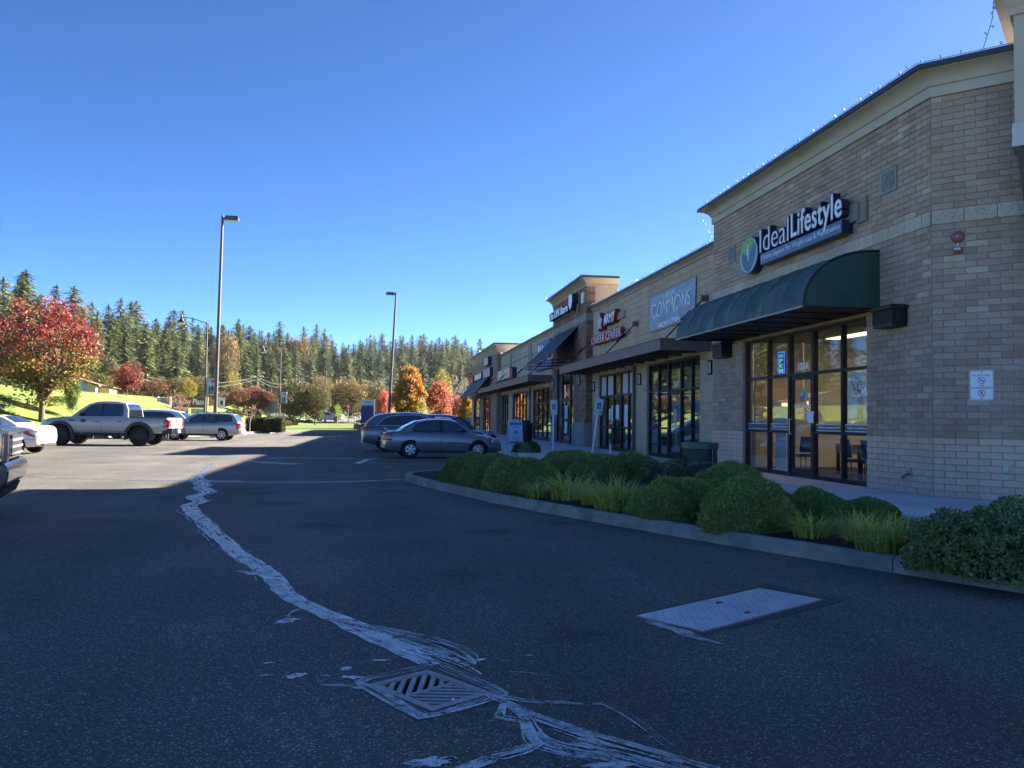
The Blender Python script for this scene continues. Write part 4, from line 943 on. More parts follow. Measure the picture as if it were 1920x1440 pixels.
# ------------------------------------------------------------------ awnings and canopies
m_aw=mat('green_awning_canvas',(.022,.062,.050),.55,var=.25,vs=2.5,bump=.2,bs=200,dirt=(.085,.125,.12),dscale=1.6,stretch=(1.0,1.0,1.0))
m_aw_e=mat('green_awning_canvas_end',(.018,.056,.042),.65,var=.2,vs=2.5,bump=.2,bs=200)
def barrel_awning():
    root=tag(empty('barrel_awning',(XI,18.2,3.5)),'dark green canvas barrel awning over the glass entrance under the raised letter sign','awning')
    y0,y1=14.75,21.66; X0=7.78; z0,z1=3.44,4.58; n=8
    def prof(t):
        # t 0 at the wall top, 1 at the front edge: quarter ellipse
        a=t*math.pi/2; return XI-(XI-X0)*math.sin(a)**.92, z0+(z1-z0)*math.cos(a)**.92 if t<1 else z0
    panels=[]
    for k in range(n):
        a,b=y0+(y1-y0)*k/n,y0+(y1-y0)*(k+1)/n
        mb=MB()
        def fn(u,v):
            x,z=prof(v); s=.045*math.sin(math.pi*u)*math.sin(math.pi*min(1,v*1.02)); cx,cz=XI,z0
            dx,dz=x-cx,z-cz; q=math.hypot(dx,dz); return (x-dx/q*s, a+(b-a)*u, z-dz/q*s)
        mb.grid(fn,8,18); mb.xf(Matrix.Translation(-root.location)); o=mb.build('canvas_panel',m_aw,root,smooth=60)
    for yy,sgn in ((y0,-1),(y1,1)):
        mb=MB(); pts=[prof(i/20) for i in range(21)]+[(XI,z0)]; mb.prism(pts,yy-.004,yy+.004,axis=1); mb.xf(Matrix.Translation(-root.location)); mb.build('end_panel',m_aw_e,root)
    fr=MB()
    for k in range(n+1):
        yy=y0+(y1-y0)*k/n; pts=[(prof(i/12)[0]+.02,yy,prof(i/12)[1]-.03) for i in range(13)]; fr.path(pts,.016,6)
    fr.tube((X0+.02,y0,z0),(X0+.02,y1,z0),.018); fr.tube((XI-.02,y0,z0),(XI-.02,y1,z0),.018)
    for k in range(n+1): yy=y0+(y1-y0)*k/n; fr.tube((X0+.02,yy,z0),(XI,yy,z0),.014)
    fr.xf(Matrix.Translation(-root.location)); fr.build('frame',M_black,root)
    sm=MB()
    for k in range(1,n):
        yy=y0+(y1-y0)*k/n; pr=[prof(i/18) for i in range(19)]
        for (xa,za),(xb,zb) in zip(pr[:-1],pr[1:]): sm.poly([(xa-.004,yy-.014,za+.004),(xa-.004,yy+.014,za+.004),(xb-.004,yy+.014,zb+.004),(xb-.004,yy-.014,zb+.004)])
    sm.xf(Matrix.Translation(-root.location)); so_=sm.build('seam',mat('faded_seam',(.060,.105,.095),.6,var=.4,vs=5),root); so_['kind']='stuff'; th=so_.modifiers.new('thickness','SOLIDIFY'); th.thickness=.004
    hm=MB(); hm.box((X0-.014,y0-.006,z0-.022),(X0-.002,y1+.006,z0+.012)); hm.xf(Matrix.Translation(-root.location)); hm.build('hem',mat('pale_hem',(.30,.33,.33),.6),root)
    so=MB(); so.box((X0+.03,y0+.01,z0+.03),(XI-.01,y1-.01,z0+.038)); so.xf(Matrix.Translation(-root.location)); so.build('lining',M_black,root)
barrel_awning()
def flat_canopy(y0,y1,X0,z0,z1,label,name='steel_canopy',ties=(),step=1.4,bz=5.0):
    root=tag(empty(name,(XL,(y0+y1)/2,z0)),label,'canopy','flat steel canopies over the low storefronts'); T=Matrix.Translation(-root.location)
    def pt(nm,mb,m,**k): mb.xf(T); return mb.build(nm,m,root,**k)
    b=MB(); b.box((X0,y0,z0),(X0+.06,y1,z1)); b.box((X0-.02,y0,z1-.03),(X0,y1,z1)); b.box((X0-.02,y0,z0),(X0,y1,z0+.03)); pt('fascia',b,M_brown)
    b=MB(); b.box((X0+.06,y0,z0),(XL,y0+.06,z1)); pt('end_channel',b,M_brown); b=MB(); b.box((X0+.06,y1-.06,z0),(XL,y1,z1)); pt('end_channel',b,M_brown)
    b=MB(); b.box((X0+.06,y0+.06,z1-.07),(XL-.01,y1-.06,z1-.02)); pt('deck',b,M_brown)
    n=int((y1-y0)/step)
    for i in range(1,n+1):
        y=y0+(y1-y0)*i/(n+1); b=MB(); b.box((X0+.06,y-.05,z0+.04),(XL-.02,y+.05,z1-.07)); pt('beam',b,M_brown)
    for y in ties:
        b=MB(); b.tube((XL-.12,y,bz),(X0+.25,y,z1),.022); b.tube((XL-.55,y,bz-(bz-z1)*.35*.9),(XL-.85,y,bz-(bz-z1)*.60*.9),.035); pt('tie_rod',b,M_black)
        b=MB(); b.box((XL-.02,y-.13,bz-.13),(XL-.0,y+.13,bz+.13)); b.box((XL-.22,y-.045,bz-.09),(XL-.02,y-.02,bz+.09)); b.box((XL-.22,y+.02,bz-.09),(XL-.02,y+.045,bz+.09)); pt('bracket',b,M_brown)
    # gutter pipe down the wall
    return root
flat_canopy(23.97,38.4,8.12,3.36,3.72,'long brown flat steel canopy over the career center storefronts',ties=(24.3,31.4,38.1))
flat_canopy(47.0,72.0,8.12,3.40,3.79,'brown flat steel canopy over the far low storefronts',ties=(48.5,55.4,64,70.5),step=1.6)
def shed_awning(y0,y1,X0,zb,zt,Xw,m,label,valance=.0):
    root=tag(empty('shed_awning',(Xw,(y0+y1)/2,zb)),label,'awning','sloping shed awnings on the tower fronts'); T=Matrix.Translation(-root.location)
    def pt(nm,mb,mm,**k): mb.xf(T); return mb.build(nm,mm,root,**k)
    d=Vector((Xw-X0,0,zt-zb)).normalized(); nrm=Vector((-d.z,0,d.x))*.012
    def fn(u,v): 
        s=-.03*math.sin(math.pi*v)*abs(math.sin(math.pi*u*4)); return (X0+(Xw-X0)*v, y0+(y1-y0)*u, zb+(zt-zb)*v+s)
    b=MB(); b.grid(fn,32,6); o=pt('canvas',b,m,smooth=60); sol=o.modifiers.new('thickness','SOLIDIFY'); sol.thickness=.012
    b=MB(); 
    for y in (y0+.02,(y0+y1)/2,y1-.02):
        b.tube((X0+.02,y,zb-.02),(Xw,y,zt-.03),.02); b.tube((X0+.02,y,zb-.02),(Xw,y,zb+.12),.02); b.tube((X0+.02,y,zb-.17),(Xw,y,zb-.06),.018)
    b.tube((X0+.02,y0,zb-.02),(X0+.02,y1,zb-.02),.02); b.tube((X0+.02,y0,zb-.17),(X0+.02,y1,zb-.17),.018)
    for y in (y0+.02,y1-.02): b.tube((X0+.02,y,zb-.02),(X0+.02,y,zb-.17),.018)
    pt('frame',b,M_black)
    h=MB()
    for y in (y0,y1): h.tube((X0,y,zb+.01),(Xw,y,zt+.01),.012)
    h.tube((X0,y0,zb+.0),(X0,y1,zb+.0),.014); pt('hem',h,mat('grey_piping',(.35,.36,.38),.6))
m_blk_aw=mat('black_awning_canvas',(.010,.013,.020),.6,var=.2,vs=2)
m_grn_aw=mat('teal_awning_canvas',(.010,.055,.050),.6,var=.2,vs=2)
shed_awning(40.1,45.6,7.72,4.14,5.86,XU-.03,m_blk_aw,'black sloping shed awning on the dark brown tower')
shed_awning(73.4,86.4,7.7,3.26,5.23,XU-.03,m_grn_aw,'teal green sloping shed awning on the far taupe tower')

# ------------------------------------------------------------------ wall fittings
def light_box(y0,y1,z0,z1,label):
    r=sign_root('wall_light',label,'wall light',(XI,(y0+y1)/2,(z0+z1)/2),'black box wall lights either side of the awning'); F=PI_; h=z1-z0; d=.36
    b=MB(); b.box((-y1+.03,z0+.06,.0),(-y0-.03,z1-.06,d-.04)); spart('body',b,M_black,F,r)
    b=MB(); b.box((-y1,z1-.09,.0),(-y0,z1-.02,d)); b.box((-y1+.05,z1-.02,0),(-y0-.05,z1,d-.06)); spart('top_tray',b,M_black,F,r)
    b=MB(); b.box((-y1+.04,z0,.0),(-y0-.04,z0+.06,d-.05)); spart('bottom_tray',b,M_black,F,r)
    b=MB()
    for row,zz in ((0,z1-.055),(1,z0+.03)):
        for i in range(7): u=-y1+.08+(y1-y0-.16)*i/6; ww=d+.002 if row==0 else d-.048; b.prism(ellipse(u,zz,.011,.011,8),ww-.004,ww+.001,axis=2)
    spart('vent_holes',b,mat('vent_glint',(.35,.37,.42),.5),F,r)
light_box(13.86,14.54,3.02,3.42,'black box wall light right of the green awning')
light_box(21.6,22.3,3.0,3.42,'black box wall light left of the green awning')
m_milk=mat('milky_glass',(.62,.66,.74),.3)
def sconce(F,u,z,label,h=.44):
    o=F@Vector((u,z,0)); r=sign_root('wall_sconce',label,'wall lamp',o,'lantern wall sconces between the storefronts')
    g=MB()
    for i in range(12):
        a0,a1=math.pi*i/12-math.pi/2*0,math.pi*(i+1)/12; g.poly([(u+.075*math.cos(a0),z-h/2+.05,.03+.085*math.sin(a0)),(u+.075*math.cos(a1),z-h/2+.05,.03+.085*math.sin(a1)),(u+.075*math.cos(a1),z+h/2-.05,.03+.085*math.sin(a1)),(u+.075*math.cos(a0),z+h/2-.05,.03+.085*math.sin(a0))])
    spart('shade',g,m_milk,F,r,smooth=40)
    c=MB(); c.box((u-.09,z-h/2,.012),(u+.09,z+h/2,.03))
    for zz in (z-h/2,z+h/2-.05): c.prism([(u+.098*math.cos(math.pi*i/10),.03+.105*math.sin(math.pi*i/10)) for i in range(11)],zz,zz+.05,axis=1)
    for uu in (-.045,.045): c.box((u+uu-.006,z-h/2+.05,.09),(u+uu+.006,z+h/2-.05,.118))
    for uu in (-.09,.078): c.box((u+uu,z-h/2+.05,.03),(u+uu+.012,z+h/2-.05,.07))
    spart('cage',c,M_black,F,r)
sconce(PL,-23.98,2.87,'lantern sconce next to the left black box light')
sconce(PL,-30.97,2.83,'lantern sconce between the two career center storefronts')
sconce(PL,-38.02,2.80,'lantern sconce on the tan wall beside the dark brown tower')
sconce(PU,-39.6,3.15,'lantern sconce on the right pier of the dark brown tower',.5)
sconce(PU,-46.05,3.2,'lantern sconce on the left pier of the dark brown tower',.6)
sconce(PL,-55.4,2.85,'lantern sconce under the far flat canopy',.5)
# carved quatrefoil medallions
def medallion(u0,u1,v0,v1,label):
    r=sign_root('stone_medallion',label,'wall medallion',PI_@Vector(((u0+u1)/2,(v0+v1)/2,0)),'quatrefoil medallions set in the brick'); F=PI_; m=mat('carved_grey_stone',(.30,.30,.29),.9,var=.1,vs=10,bump=.3,bs=60); md=mat('carved_stone_ground',(.21,.21,.205),.95,var=.1,vs=10)
    cu,cv=(u0+u1)/2,(v0+v1)/2; s=(u1-u0)/2-.01; sv=(v1-v0)/2-.01
    b=MB(); b.box((u0+.01,v0+.01,-.003),(u1-.01,v1-.01,.012)); spart('ground',b,md,F,r)
    t=.045; b=MB(); b.box((cu-s,cv-sv,.012),(cu+s,cv-sv+t,.03)); b.box((cu-s,cv+sv-t,.012),(cu+s,cv+sv,.03)); b.box((cu-s,cv-sv+t,.012),(cu-s+t,cv+sv-t,.03)); b.box((cu+s-t,cv-sv+t,.012),(cu+s,cv+sv-t,.03)); spart('rim',b,m,F,r)
    q=MB(); a=.075
    for dx,dy in ((a,0),(-a,0),(0,a),(0,-a)):
        for i in range(20):
            t0,t1=2*math.pi*i/20,2*math.pi*(i+1)/20
            mid=(t0+t1)/2
            if math.cos(mid)*dx+math.sin(mid)*dy < -.3*a: continue
            ro,ri=.085,.058
            P=[(cu+dx+ri*math.cos(t0),cv+dy+ri*math.sin(t0)),(cu+dx+ro*math.cos(t0),cv+dy+ro*math.sin(t0)),(cu+dx+ro*math.cos(t1),cv+dy+ro*math.sin(t1)),(cu+dx+ri*math.cos(t1),cv+dy+ri*math.sin(t1))]
            q.prism(P,.012,.028,axis=2)
    spart('quatrefoil',q,m,F,r)
medallion(*MED[1],'carved grey quatrefoil stone square right of the raised letter sign'); medallion(*MED[0],'carved grey quatrefoil stone square left of the leaf logo')
# fire bell and strobe on the chamfer
r=sign_root('fire_alarm','faded red fire alarm bell with a strobe box below it','fire alarm',CH@Vector((.41,4.35,0)))
b=MB(); b.lathe([(0,.085),(.04,.083),(.075,.07),(.10,.04),(.105,.02),(.05,.012)],(.41,4.45,0),20); m_fb=mat('faded_red_paint',(.26,.085,.09),.5)
spart('bell',b,m_fb,CH@Matrix.Identity(4),r,smooth=50)
b=MB(); b.lathe([(0,.10),(.014,.1),(.016,.08)],(.41,4.45,0),10); spart('cap_nut',b,M_steel,CH,r)
b=MB(); b.box((.40,4.27,.012),(.42,4.36,.035)); spart('conduit',b,M_steel,CH,r)
b=MB(); b.box((.345,4.165,.012),(.475,4.27,.075)); spart('strobe_box',b,mat('red_strobe_box',(.24,.02,.025),.45),CH,r); b=MB(); b.box((.36,4.215,.075),(.46,4.255,.095)); spart('strobe_lens',b,mat('strobe_lens',(.55,.5,.5),.2),CH,r)
# no bicycles sign
def nobike():
    u0,u1,v0,v1=.565,.925,1.655,2.165; r=sign_root('notice_sign','white notice board on the right hand brick face about bicycles and skateboards','notice sign',CH@Vector((.75,1.9,0)))
    def rr(u0,u1,v0,v1,q):
        pts=[]
        for cx,cy_,a in ((u1-q,v1-q,0),(u0+q,v1-q,90),(u0+q,v0+q,180),(u1-q,v0+q,270)):
            for i in range(6): t=R(a+90*i/5); pts.append((cx+q*math.cos(t),cy_+q*math.sin(t)))
        return pts
    def pl(pts,w0,w1): m_=MB(); m_.prism(pts,w0,w1,axis=2); return m_
    spart('plate',pl(rr(u0,u1,v0,v1,.035),.018,.022),mat('reflective_white',(.72,.73,.78),.35),CH,r)
    ink=mat('dark_red_ink',(.10,.03,.05),.5)
    outer,inner=rr(u0+.008,u1-.008,v0+.008,v1-.008,.03),rr(u0+.014,u1-.014,v0+.014,v1-.014,.026); m_=MB()
    for i in range(len(outer)): j=(i+1)%len(outer); m_.poly([(*outer[i],.0226),(*outer[j],.0226),(*inner[j],.0226),(*inner[i],.0226)])
    spart('border',m_,ink,CH,r)
    cu=(u0+u1)/2
    stext('lettering','NO BICYCLES',CH,ink,r,(cu-.125,cu+.125,2.062,2.090),ext=.0004,w=.0228,off=.004)
    stext('lettering','NO',CH,ink,r,(cu-.03,cu+.03,1.895,1.920),ext=.0004,w=.0228,off=.004); stext('lettering','SKATEBOARDING',CH,ink,r,(cu-.155,cu+.155,1.852,1.880),ext=.0004,w=.0228,off=.004)
    def ring(cv,rad,col):
        m_=MB()
        for i in range(24):
            a,b_=2*math.pi*i/24,2*math.pi*(i+1)/24; ro,ri=rad,rad-.009
            m_.poly([(cu+ri*math.cos(a),cv+ri*math.sin(a),.0228),(cu+ro*math.cos(a),cv+ro*math.sin(a),.0228),(cu+ro*math.cos(b_),cv+ro*math.sin(b_),.0228),(cu+ri*math.cos(b_),cv+ri*math.sin(b_),.0228)])
        d=rad*.66; m_.poly([(cu-d-.004,cv+d-.004,.0234),(cu-d+.004,cv+d+.004,.0234),(cu+d+.004,cv-d+.004,.0234),(cu+d-.004,cv-d-.004,.0234)]); spart('prohibition_ring',m_,col,CH,r)
    redk=mat('sign_red',(.35,.03,.05),.5); ring(1.99,.056,redk); ring(1.775,.056,redk)
    m_=MB()
    for dx in (-.022,.022): 
        for i in range(14): a,b_=2*math.pi*i/14,2*math.pi*(i+1)/14; m_.poly([(cu+dx+.012*math.cos(a),1.982+.012*math.sin(a),.0231),(cu+dx+.015*math.cos(a),1.982+.015*math.sin(a),.0231),(cu+dx+.015*math.cos(b_),1.982+.015*math.sin(b_),.0231),(cu+dx+.012*math.cos(b_),1.982+.012*math.sin(b_),.0231)])
    for (a,b_) in (((-.022,1.982),(-.01,2.003)),((-.01,2.003),(.014,2.003)),((.014,2.003),(.022,1.982)),((-.01,2.003),(.002,1.982)),((.002,1.982),(.014,2.003)),((-.022,1.982),(.002,1.982))):
        d=Vector(b_)-Vector(a); nn=Vector((-d.y,d.x)).normalized()*.002; m_.poly([(cu+a[0]-nn.x,a[1]-nn.y,.0231),(cu+a[0]+nn.x,a[1]+nn.y,.0231),(cu+b_[0]+nn.x,b_[1]+nn.y,.0231),(cu+b_[0]-nn.x,b_[1]-nn.y,.0231)])
    spart('bicycle_symbol',m_,ink,CH,r)
    m_=MB(); m_.prism(ellipse(cu+.008,1.802,.009,.009,10),.0226,.0231,axis=2); m_.prism([(cu-.005,1.792),(cu+.015,1.79),(cu+.012,1.772),(cu+.022,1.758),(cu+.012,1.755),(cu+.0,1.768),(cu-.016,1.752),(cu-.025,1.756),(cu-.010,1.772)],.0226,.0231,axis=2); m_.prism([(cu-.035,1.751),(cu+.032,1.742),(cu+.032,1.737),(cu-.035,1.746)],.0226,.0231,axis=2); spart('skater_symbol',m_,ink,CH,r)
    for v in (v0+.035,v1-.035): m_=MB(); m_.lathe([(0,.030),(.008,.028),(.011,.022)],(cu,v,0),8); spart('bolt',m_,M_brown,CH,r)
nobike()
# hose tap and outlet
r=sign_root('hose_tap','weathered bronze hose tap low on the tan brick','hose tap',PI_@Vector((-13.82,.34,0)))
b=MB(); b.prism([(-13.86,.30),(-13.78,.30),(-13.77,.38),(-13.82,.46),(-13.87,.38)],.012,.04,axis=2); spart('backplate',b,M_steel,PI_,r)
b=MB(); b.tube((-13.82,.36,.03),(-13.84,.33,.11),.026,.022); b.tube((-13.84,.33,.11),(-13.88,.27,.16),.022,.028); spart('spout',b,M_brown,PI_,r,smooth=50)
b=MB(); b.lathe([(0,.0),(.03,.0),(.03,.012),(0,.012)],(-13.83,.40,.08),10,axis=1); spart('wheel_handle',b,M_brown,PI_,r)
r=sign_root('wall_outlet','small cream outdoor outlet plate low on the right hand brick face','outlet',CH@Vector((1.09,.52,0)))
b=MB(); b.box((1.04,.53,.012),(1.13,.60,.022)); spart('plate',b,mat('cream_plate',(.55,.48,.36),.5),CH,r)
b=MB(); b.box((1.045,.47,.012),(1.125,.53,.07)); b.tube((1.085,.50,.05),(1.10,.45,.08),.018); spart('cover',b,M_steel,CH,r)
# window graphics, neon sign, posters
zg=-.105
def sticker(name,label,cat,u0,u1,v0,v1,m,F=PI_,w=zg,th=.003,group=None):
    r=sign_root(name,label,cat,F@Vector(((u0+u1)/2,(v0+v1)/2,w)),group); b=MB(); b.box((u0,v0,w),(u1,v1,w+th)); spart('sheet',b,m,F,r); return r
r=sign_root('open_sign','lit blue and green vertical neon open sign inside the entrance glazing','open sign',PI_@Vector((-19.18,2.7,-.2)))
b=MB(); b.box((-19.36,2.44,-.24),(-19.02,2.97,-.20)); spart('box',b,M_navy,PI_,r)
n_bl=emit_mat('neon_blue',(.04,.10,1.0),.32); n_gr=emit_mat('neon_green',(.12,.9,.35),.16)
b=MB(); t=.03
b.box((-19.36,2.44,-.2),(-19.02,2.44+t,-.19)); b.box((-19.36,2.97-t,-.2),(-19.02,2.97,-.19)); b.box((-19.36,2.44+t,-.2),(-19.36+t,2.97-t,-.19)); b.box((-19.02-t,2.44+t,-.2),(-19.02,2.97-t,-.19)); spart('neon_border',b,n_bl,PI_,r)
for i,chh in enumerate('OPEN'): stext('lettering',chh,PI_,n_gr,r,(-19.27,-19.11,2.86-i*.118-.04,2.93-i*.118-.02),ext=.004,w=-.192,off=.004)
r=sign_root('house_number','white unit number on the glass above the entrance door','number',PI_@Vector((-17.95,2.53,zg))); stext('lettering','108A',PI_,M_letter,r,(-18.20,-17.68,2.45,2.63),ext=.001,w=zg,off=.006)
m_strip=mat('teal_vinyl',(.03,.09,.12),.4)
for u0,u1,tx,lb in ((-20.86,-19.68,'','narrow teal window strip at the far left of the entrance glazing'),(-19.58,-18.62,'YOU Are Worth It','teal window strip left of the entrance door'),(-17.36,-16.29,'Lifetime Support For','teal window strip right of the entrance door'),(-16.19,-15.29,'Weight Loss & Maintenance','teal window strip at the far right of the entrance glazing')):
    r=sticker('window_strip',lb,'window graphic',u0,u1,1.07,1.22,m_strip)
    for v in (1.075,1.205): b=MB(); b.box((u0,v,zg+.003),(u1,v+.012,zg+.004)); spart('line',b,M_letter,PI_,r)
    if tx: stext('lettering',tx,PI_,M_letter,r,(u0+.10,u1-.06,1.115,1.175),ext=.0005,w=zg+.005,off=.004)
# door logo
r=sign_root('door_decal','leaf logo and white shop name printed on the entrance door glass','window graphic',PI_@Vector((-18,1.7,zg-.01)))
F_=PI_; z0=-.11
spart('logo_ring',face_poly(ellipse(-17.93,1.88,.155,.16),z0,.001),M_aqua,PI_,r); spart('logo_field',face_poly(ellipse(-17.95,1.92,.12,.115,30,0,.2,math.pi),z0+.0012,.001),M_green,PI_,r); spart('logo_leaf',face_poly(ellipse(-17.91,1.83,.13,.06,24,1.1),z0+.0024,.001),M_blue2,PI_,r); spart('logo_leaf',face_poly(ellipse(-18.01,1.80,.08,.035,24,2.2),z0+.0036,.001),M_blue1,PI_,r)
stext('lettering','IdealLifestyle',PI_,M_letter,r,(-18.36,-17.60,1.56,1.68),ext=.0005,w=z0,off=.006); stext('lettering','www.ideallifestyle.com',PI_,M_letter,r,(-18.32,-17.62,1.46,1.50),ext=.0005,w=z0,off=.003); pass
# poster of a person with a raised arm
r=sign_root('window_poster','pale blue window poster of a person in a patterned top with one arm raised','poster',PI_@Vector((-15.8,1.8,-.18)))
m_ps=mat('poster_blue',(.62,.74,.78),.5,var=.2,vs=3); b=MB(); b.box((-16.12,1.30,-.145),(-15.48,2.28,-.140)); spart('sheet',b,m_ps,PI_,r)
def pp(nm,pts,m,k): spart(nm,face_poly(pts,-.1395+.0012*k,.001),m,PI_,r)
sk=mat('print_skin',(.62,.36,.26),.6); hr=mat('print_dark_hair',(.09,.035,.03),.6); tp=mat('print_patterned_top',(.58,.48,.48),.6,var=.6,vs=28); jn=mat('print_jeans',(.05,.06,.09),.6)
pp('hair',ellipse(-15.70,1.98,.10,.13,24),hr,0); pp('arm',[(-15.74,1.86),(-15.80,1.92),(-15.98,2.12),(-16.06,2.14),(-16.05,2.11),(-15.99,2.08),(-15.84,1.84),(-15.78,1.80)],sk,1); pp('face',ellipse(-15.69,1.99,.055,.075,20,-.2),sk,1); pp('top',[(-15.80,1.85),(-15.68,1.88),(-15.58,1.83),(-15.55,1.60),(-15.58,1.55),(-15.78,1.55),(-15.76,1.70)],tp,2); pp('jeans',[(-15.78,1.55),(-15.58,1.55),(-15.58,1.31),(-15.66,1.31),(-15.68,1.45),(-15.71,1.31),(-15.79,1.31)],jn,2)
spart('grass',face_poly([(-16.12,1.30),(-15.48,1.30),(-15.48,1.36),(-16.12,1.34)],-.1355,.001),mat('print_grass',(.22,.28,.08),.6),PI_,r)
r=sign_root('paper_holder','crumpled white paper sheet taped beside the entrance door','paper',PI_@Vector((-17.45,1.37,-.05))); b=MB()
b.grid(lambda u,v:(-17.62+.30*u,1.24+.26*v,-.045+.02*math.sin(u*7+v*3)+.02*v),8,8); o=spart('sheet',b,M_white,PI_,r,smooth=60); sol=o.modifiers.new('thickness','SOLIDIFY'); sol.thickness=.003
# papers and coverings in the career centre windows
m_pap=mat('white_paper',(.62,.65,.70),.6); m_cov=mat('frosted_film',(.33,.36,.39),.55,var=.1,vs=3)
for i,(u0,u1,v0,v1) in enumerate([(-35.9,-35.6,1.25,1.75),(-35.5,-35.15,1.2,1.9),(-34.8,-34.3,1.3,1.9),(-33.5,-33.0,.98,1.9)]):
    sticker('window_notice',['white notice sheet low in the left career center window','tall white notice sheet near the leaning post','white notice sheet on the left career center door','large white sheet right of the left career center door'][i],'notice',u0,u1,v0,v1,m_pap,PL)
for i,(u0,u1) in enumerate([(-37.2,-36.26),(-36.1,-35.1),(-33.8,-32.9),(-32.8,-31.9)]):
    r=sticker('window_film',['frosted chevron film in the far left upper pane','frosted chevron film left of the career center door','frosted chevron film right of the career center door','frosted chevron film beside the dark downpipe'][i],'window film',u0,u1,2.36,3.18,m_cov,PL,w=-.11,th=.002)
    b=MB()
    for k in range(5):
        s=u0+(u1-u0)*k/5; b.prism([(s,2.37),(s+.06,2.37),(min(u1,s+.36),3.17),(max(u0,min(u1,s+.30)),3.17)],-.107,-.1065,axis=2)
    spart('stripe',b,m_pap,PL,r)
r=sticker('door_notice','small white notice on the right career center door','notice',-27.75,-27.05,1.02,1.13,m_pap,PL); 
sticker('door_hours','white opening hours lettering on the right career center door','notice',-27.6,-27.25,1.25,1.65,mat('grey_decal',(.30,.33,.36),.5),PL)
r=sign_root('house_number','white unit number on the right career center transom','number',PL@Vector((-27.3,2.5,zg))); stext('lettering','107',PL,M_letter,r,(-27.55,-27.1,2.42,2.60),ext=.001,w=zg,off=.004)
r=sign_root('house_number','white unit number above the door of the dark brown tower','number',PU@Vector((-43.4,2.6,-.18))); stext('lettering','6',PU,M_letter,r,(-43.5,-43.25,2.5,2.75),ext=.001,w=-.185,off=.006)
sticker('door_poster','blue and white poster sheets on the tower door','poster',-43.7,-43.05,.55,1.15,m_pap,PU,w=-.155); sticker('door_poster','pale blue upper poster on the tower door','poster',-43.7,-43.0,1.3,2.0,mat('poster_pale_blue',(.25,.36,.58),.5),PU,w=-.155)
b=MB(); b.box((-44.4,.95,-.16),(-43.95,1.0,-.12))
# coloured film in the far windows
fm=[mat('window_print_%d'%i,c,.6,var=.3,vs=1.2) for i,c in enumerate([(.30,.34,.22),(.36,.20,.12),(.33,.30,.20)])]
for k,(a,b_) in enumerate(((-71.4,-70.25),(-70.1,-68.95),(-68.8,-67.65),(-67.5,-66.35),(-66.2,-65.2))):
    r=sticker('window_film',['printed film in the first pane of the far papered window','printed film in the second pane of the far papered window','printed film in the third pane of the far papered window','printed film in the fourth pane of the far papered window','printed film in the fifth pane of the far papered window'][k],'window film',a,b_,.95,3.1,fm[0] if k%2 else fm[2],PL,w=-.15)
    bb=MB(); bb.box((a,.1,-.15),(b_,.9,-.147)); bb.box((a,.95,-.1455),(b_,1.5,-.144)); spart('orange_band',bb,fm[1],PL,r)
# ceiling light, tables and chairs in the corner shop
for k_,(cx_,y0_,y1_,st_,lb_) in enumerate(((10.6,15.3,19.0,.55,'lit long warm ceiling light nearest the entrance glass'),(12.6,15.0,19.4,1.3,'added ceiling light that brightens the middle of the corner shop'),(14.0,15.0,21.6,1.3,'added ceiling light that brightens the back of the corner shop'))):  # the two deeper lights are added to brighten the room
    r=sign_root('ceiling_light',lb_,'ceiling light',(cx_+.2,(y0_+y1_)/2,3.3),'lit ceiling lights in the corner shop'); b=MB(); b.box((cx_,y0_,3.30),(cx_+.4,y1_,3.36)); b.xf(Matrix.Translation(-r.location)); b.build('housing',M_white,r); b=MB(); b.box((cx_+.02,y0_+.02,3.285),(cx_+.38,y1_-.02,3.30)); b.xf(Matrix.Translation(-r.location)); b.build('diffuser',emit_mat('lit_diffuser_%d'%k_,(1,.70,.32),st_),r)
m_oak=mat('pale_oak',(.38,.27,.15),.5,var=.15,vs=3,stretch=(1,8,1)); m_bch=mat('blue_chair_fabric',(.02,.04,.10),.85)
for i,(x,y,lb) in enumerate([(10.6,16.0,'pale oak table behind the right panes of the entrance'),(11.6,18.6,'pale oak table deeper in the corner shop')]):
    r=tag(empty('table',(x,y,-.003)),lb,'table'); t=MB(); t.box((-.45,-.9,.70),(.45,.9,.75)); t.box((-.43,-.88,.52),(-.40,.88,.70)); t.build('table_top',m_oak,r)
    for a in (-1,1):
        for b_ in (-1,1): l=MB(); l.box((a*.4-.03,b_*.84-.03,0),(a*.4+.03,b_*.84+.03,.70)); l.build('leg',M_black,r)
def chair(x,y,rz,lb):
    r=tag(empty('chair',(x,y,-.003),rz),lb,'chair','blue chairs in the corner shop'); s=MB(); s.box((-.22,-.22,.42),(.22,.22,.48)); s.build('seat',m_bch,r); s=MB(); s.grid(lambda u,v:(-.22+.44*u,.22+.06*v,.52+.38*v),4,4); o=s.build('backrest',m_bch,r,smooth=60); q=o.modifiers.new('thickness','SOLIDIFY'); q.thickness=.04
    for a in (-1,1):
        for b_ in (-1,1): l=MB(); l.tube((a*.19,b_*.19,0),(a*.19,b_*.19,.42),.013); l.build('leg',M_black,r)
chair(10.05,15.9,R(90),'blue chair in front of the oak table near the right panes'); chair(10.05,16.7,R(80),'blue chair pulled out beside the oak table'); chair(10.2,19.3,R(-60),'blue chair near the left panes of the entrance')
r=tag(empty('display_stand',(10.2,20.4,-.003)),'pale display stand behind the far left entrance pane','display stand'); b=MB(); b.box((-.25,-.3,0),(.25,.3,.06)); b.build('base',M_white,r); b=MB(); b.box((-.03,-.28,.06),(.03,.28,1.75)); b.build('board',mat('pale_board',(.5,.58,.62),.6),r)
